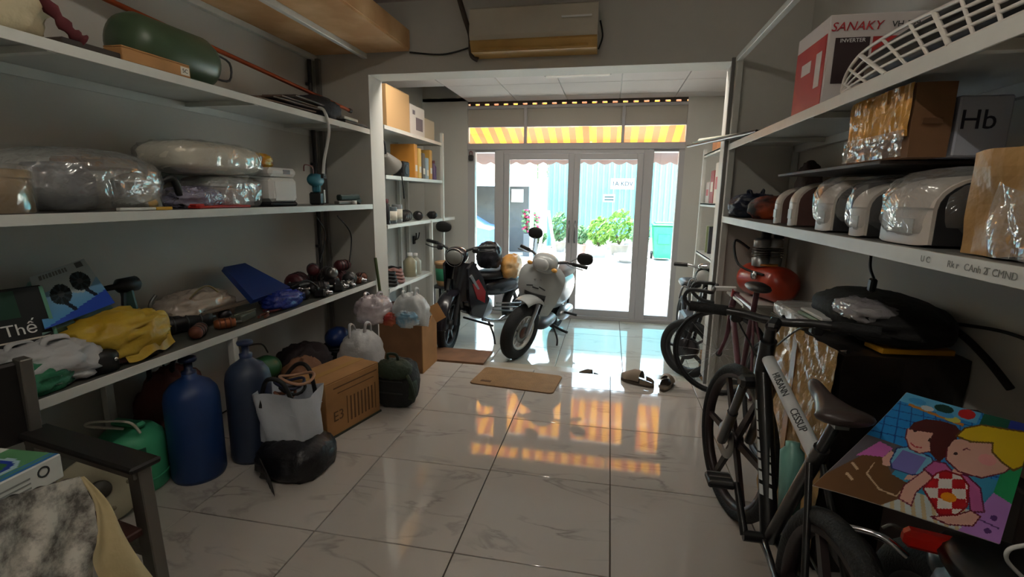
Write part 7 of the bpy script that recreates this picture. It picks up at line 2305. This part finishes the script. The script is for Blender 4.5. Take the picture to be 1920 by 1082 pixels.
for s_ in (-1, 1):
    MB().tube(bez([Ht3 + V((0, 0, 0.03)), Ht3 + V((0.12 * s_, 0.02, 0.09)), Ht3 + V((0.24 * s_, 0.08, 0.09))], 5), 0.011, 8).build('handlebar', m_chrome, EB)
    MB().tube([Ht3 + V((0.15 * s_, 0.035, 0.092)), Ht3 + V((0.25 * s_, 0.085, 0.09))], 0.017, 8).build('grip', m_black, EB)
MB().tube(bez([Ht3 - V((0, -0.02, 0.12)), F3 + V((0.1, 0.45, 0.06)), F3 + V((0.1, 0.8, 0.08))], 6), 0.035, 10).build('main_frame', m_black, EB)
MB().box(F3 + V((0.1, 0.62, 0.10)), (0.14, 0.34, 0.14), bev=0.02).build('battery_box', m_dark, EB)
MB().blob(F3 + V((0.1, 0.78, 0.44)), (0.10, 0.2, 0.04), (3, 2.4), n=18, m=8).build('seat', m_black, EB)
MB().tube([F3 + V((0.1, 0.72, 0.1)), F3 + V((0.1, 0.76, 0.42))], 0.016, 8).build('seat_post', m_steel, EB)
wheel(EB, frame(F3 + V((0.1, 1.05, 0)), (0, 1, 0), (0, 0, 1)), Rt, 0.036, m_dark, 5, 0.09, 0.02, 0.03, hub_m=m_dkst)
carton('floor_carton', 'low tan carton on the lower floor behind the electric bike wheel', (0.98, 4.15, ZF), (0.3, 0.26, 0.24), 0.1, m_card)

# ------------------------------------------------------------------ child's painting and the dark motorbike beneath it
PB = {k: CAM + ray(x, y) * t_ for k, (x, y, t_) in dict(BL=(1533, 905, 1.02), BR=(1872, 1021, 0.99), TL=(1698, 737, 1.22), TR=(1938, 800, 1.18)).items()}


def psurf(u, v):
    p_ = (PB['BL'] * (1 - u) + PB['BR'] * u) * (1 - v) + (PB['TL'] * (1 - u) + PB['TR'] * u) * v
    n_ = (PB['BR'] - PB['BL']).cross(PB['TL'] - PB['BL']).normalized()
    return p_ + n_ * (0.018 * sin(pi * v) * (1 - u) + 0.014 * (u - 0.5) ** 2 - 0.02 * (1 - u) ** 4 * (1 - v) ** 2)


def pcol(p):
    u, v = p
    A = 1.25
    SK, SKo = (226, 176, 160), (120, 36, 56)
    # apron girl on the right: pink top, checked apron
    face = [(0.50, 0.56), (0.53, 0.47), (0.64, 0.41), (0.78, 0.42), (0.90, 0.52), (0.95, 0.62), (0.78, 0.74), (0.6, 0.72), (0.51, 0.66)]
    hair = [(0.51, 0.70), (0.54, 0.80), (0.64, 0.88), (0.80, 0.90), (1.0, 0.93), (1.0, 0.62), (0.95, 0.56), (0.86, 0.60), (0.78, 0.66), (0.76, 0.74), (0.62, 0.69)]
    apron = [(0.505, 0.20), (0.52, 0.34), (0.56, 0.385), (0.66, 0.39), (0.73, 0.33), (0.77, 0.18), (0.74, 0.10), (0.66, 0.06)]
    if near(p, hair + [hair[0]], 0.008, A):
        return (110, 80, 30)
    if inpoly(p, hair):
        return (222, 188, 34)
    if near(p, face[:7], 0.006, A):
        return SKo
    if inpoly(p, face):
        if ell(p, 0.565, 0.545, 0.013, 0.014):
            return (60, 30, 36)
        if near(p, [(0.60, 0.60), (0.615, 0.62), (0.64, 0.615)], 0.005, A):
            return SKo
        if ell(p, 0.77, 0.58, 0.06, 0.05):
            return (236, 160, 160)
        return SK
    if near(p, apron + [apron[0]], 0.007, A):
        return (150, 26, 38)
    if inpoly(p, apron):
        if ell(p, 0.655, 0.20, 0.045, 0.035):
            return (236, 150, 30)
        a_, b_ = u * 0.80 + v * 0.30, -u * 0.34 + v * 0.82
        return (190, 30, 40) if (int(math.floor(a_ * 15)) + int(math.floor(b_ * 15))) % 2 else (232, 226, 220)
    if inpoly(p, [(0.60, 0.38), (0.605, 0.45), (0.66, 0.44), (0.665, 0.38)]):
        return SK
    for arm in ([(0.45, 0.34), (0.40, 0.18), (0.42, 0.08), (0.50, 0.06), (0.48, 0.16), (0.52, 0.30)], [(0.80, 0.16), (0.86, 0.14), (0.84, 0.06), (0.72, 0.015), (0.62, 0.03), (0.74, 0.10)]):
        if near(p, arm + [arm[0]], 0.005, A):
            return SKo
        if inpoly(p, arm):
            return SK
    top = [(0.44, 0.34), (0.47, 0.43), (0.54, 0.44), (0.60, 0.40), (0.70, 0.40), (0.80, 0.34), (0.87, 0.18), (0.80, 0.15), (0.72, 0.34), (0.52, 0.31)]
    if near(p, top + [top[0]], 0.006, A):
        return (110, 40, 80)
    if inpoly(p, top):
        return (196, 100, 160)
    # boy on the left with brown hair
    bh_ = [(0.20, 0.62), (0.20, 0.70), (0.26, 0.77), (0.36, 0.80), (0.47, 0.80), (0.52, 0.76), (0.53, 0.55), (0.50, 0.43), (0.42, 0.48), (0.37, 0.58), (0.36, 0.66), (0.29, 0.64)]
    bf = [(0.19, 0.62), (0.22, 0.54), (0.29, 0.46), (0.36, 0.45), (0.42, 0.50), (0.42, 0.60), (0.36, 0.67), (0.22, 0.67)]
    if inpoly(p, bh_):
        return (84, 34, 34)
    if near(p, bf[:5], 0.005, A):
        return SKo
    if inpoly(p, bf):
        if ell(p, 0.245, 0.625, 0.012, 0.014) or ell(p, 0.37, 0.59, 0.014, 0.02):
            return (46, 26, 26)
        if near(p, [(0.27, 0.51), (0.31, 0.49), (0.35, 0.50)], 0.005, A):
            return (190, 40, 50)
        return SK
    shirt = [(0.22, 0.43), (0.27, 0.47), (0.36, 0.46), (0.44, 0.45), (0.47, 0.42), (0.45, 0.30), (0.40, 0.27), (0.28, 0.27), (0.24, 0.32)]
    if near(p, shirt + [shirt[0]], 0.005, A):
        return (50, 60, 120)
    if inpoly(p, shirt):
        return (120, 190, 220) if (u < 0.26 or u > 0.415 or v > 0.435) else (126, 122, 196)
    for arm in ([(0.20, 0.40), (0.24, 0.38), (0.26, 0.28), (0.22, 0.27), (0.19, 0.32)], [(0.44, 0.34), (0.47, 0.33), (0.46, 0.25), (0.38, 0.22), (0.38, 0.26)]):
        if inpoly(p, arm):
            return SK
    # table
    if inpoly(p, [(0.0, 0.0), (0.0, 0.10), (0.08, 0.30), (0.19, 0.33), (0.30, 0.23), (0.42, 0.20), (0.44, 0.10), (0.36, 0.0)]):
        if near(p, [(0.17, 0.27), (0.18, 0.18), (0.30, 0.10), (0.40, 0.09), (0.41, 0.15)], 0.005, A) or near(p, [(0.07, 0.22), (0.12, 0.19)], 0.008, A) or near(p, [(0.09, 0.14), (0.14, 0.11)], 0.008, A):
            return (206, 180, 150)
        return (110, 78, 50)
    if inpoly(p, [(0.05, 0.28), (0.10, 0.44), (0.20, 0.42), (0.19, 0.33)]):
        return (206, 110, 190)
    if inpoly(p, [(0.78, 0.0), (1.0, 0.0), (1.0, 0.30), (0.88, 0.34)]):
        if ell(p, 0.93, 0.16, 0.02, 0.02) or ell(p, 0.92, 0.06, 0.02, 0.018) or near(p, [(0.85, 0.12), (0.97, 0.10)], 0.004, A):
            return (90, 50, 120)
        return (182, 130, 206)
    if v < 0.16 and u > 0.36:
        return (196, 206, 206) if (u * 17 + v * 9) % 1 > 0.4 else (200, 180, 140)
    if v < 0.46 and u < 0.30:
        return (100, 96, 104)
    # shelf and background
    for cx_, cy_, rx, ry, c_ in ((0.12, 0.93, 0.07, 0.035, (60, 150, 210)), (0.33, 0.935, 0.075, 0.045, (30, 66, 60)), (0.505, 0.945, 0.065, 0.055, (196, 44, 48)), (0.36, 0.875, 0.07, 0.03, (70, 160, 220)), (0.43, 0.85, 0.06, 0.03, (214, 206, 90)), (0.22, 0.885, 0.05, 0.03, (206, 214, 220))):
        if ell(p, cx_, cy_, rx, ry):
            return c_
    if abs(v - (0.865 - 0.10 * (u - 0.1))) < 0.014 and 0.08 < u < 0.52:
        return (206, 130, 50)
    if u > 0.62 and v > 0.86:
        return (26, 90, 70) if u < 0.82 else (44, 60, 150)
    if u > 0.88 and v < 0.60:
        return (40, 160, 100)
    if v > 0.87 and u < 0.60:
        return (96, 176, 220)
    if v > 0.44:
        a_, b_ = (u * 1.2 + v * 0.5) * 9, (v - u * 0.15) * 12
        return (26, 70, 150) if (a_ % 1 < 0.09 or b_ % 1 < 0.10) else (42, 140, 212)
    return (60, 150, 190)


t = thing('child_painting', 'colourful painting of two cartoon children lying over the dark motorbike', 'painting', (0.66, 1.05, 0.66))
pn_ = (PB['BR'] - PB['BL']).cross(PB['TL'] - PB['BL']).normalized()
printed('painted_sheet', psurf, 190, 150, pcol, attr_mat('poster_paint', 0.4), t, thick=pn_ * 0.0025)

DM = thing('black_motorbike', 'black motorbike with red tail light at the lower right under the painting', 'motorbike', (0.88, 0.85, 0))
o0 = V((0.86, 0.95, 0))
dirb = V((0.35, -0.94, 0)).normalized()
Tb = frame((0.80, 1.02, 0), (0.94, 0.35, 0), (0.35, -0.94, 0), (0, 0, 1))
Tb = frame((0.86, 1.02, 0), (1, 0.05, 0), (-0.05, 1, 0), (0, 0, 1))
m_blk2 = mat('satin_black', (18, 18, 19), 0.35)
wheel(DM, Tb @ frame((0, 0.18, 0.27), (0, 1, 0), (0, 0, 1)), 0.27, 0.05, m_dark, 6, 0.06, 0.03, 0.03)
MB().blob((0, -0.16, 0.50), (0.12, 0.36, 0.11), (2.6, 2.4), n=24, m=12, T=Tb).build('rear_body', m_blk2, DM)
MB().blob((0, -0.14, 0.60), (0.115, 0.34, 0.05), (3, 2.4), n=24, m=10, T=Tb).build('seat', m_blk2, DM)
q = CAM + ray(1752, 1018) * 1.12
MB().box(q, (0.12, 0.04, 0.045), bev=0.012, rz=-0.25).build('tail_light', mat('red_lens', (214, 34, 24), 0.2), DM)
MB().blob((0, 0.12, 0.53), (0.07, 0.12, 0.05), (2.4, 2.2), n=18, m=10, T=Tb).build('tail_cowl', m_blk2, DM)
q = CAM + ray(1600, 1040) * 1.2
MB().blob(q, (0.045, 0.09, 0.045), (2.4, 2.2), n=18, m=10).build('engine_cover', m_dkst, DM)
MB().tube(bez([q + V((-0.02, 0.05, 0.04)), q + V((0.05, 0.0, 0.06)), q + V((0.10, -0.02, 0.03))], 5), 0.010, 8).build('chrome_pipe', m_chrome, DM)
MB().tube(bez([CAM + ray(1655, 990) * 1.15, CAM + ray(1672, 984) * 1.14, CAM + ray(1690, 992) * 1.14], 5), 0.004, 6).build('wire_clip', m_steel, DM)
for k in range(2):
    MB().tube([Tb @ V((0.1 - 0.2 * k, -0.28, 0.5)), Tb @ V((0.1 - 0.2 * k, 0.05, 0.28))], 0.02, 8).build('shock_absorber', m_dkst, DM)
MB().tube(bez([Tb @ V((-0.14, -0.5, 0.25)), Tb @ V((-0.16, -0.2, 0.22)), Tb @ V((-0.16, 0.25, 0.28))], 6), 0.04, 10).build('exhaust', m_dkst, DM)
wheel(DM, Tb @ frame((0, -0.95, 0.27), (0, 1, 0), (0, 0, 1)), 0.27, 0.05, m_dark, 6, 0.06, 0.03, 0.03)
MB().blob((0, -0.72, 0.55), (0.13, 0.12, 0.25), (2.6, 2.4), n=20, m=12, T=Tb).build('front_shield', m_blk2, DM)
MB().tube([Tb @ V((0, -0.95, 0.27)), Tb @ V((0, -0.75, 0.8))], 0.03, 8).build('fork', m_dkst, DM)
MB().tube([Tb @ V((-0.3, -0.7, 0.86)), Tb @ V((0.3, -0.7, 0.86))], 0.014, 8).build('handlebar', m_blk2, DM)
c0 = CAM + ray(1925, 1022) * 0.95
single(MB().tube(bez([c0, CAM + ray(1893, 1030) * 0.95, CAM + ray(1888, 1050) * 0.96, CAM + ray(1915, 1080) * 0.96, CAM + ray(1950, 1110) * 0.96], 6), 0.004, 6), 'white_lead', m_wc, 'white charging lead looping at the lower right corner', 'cable')
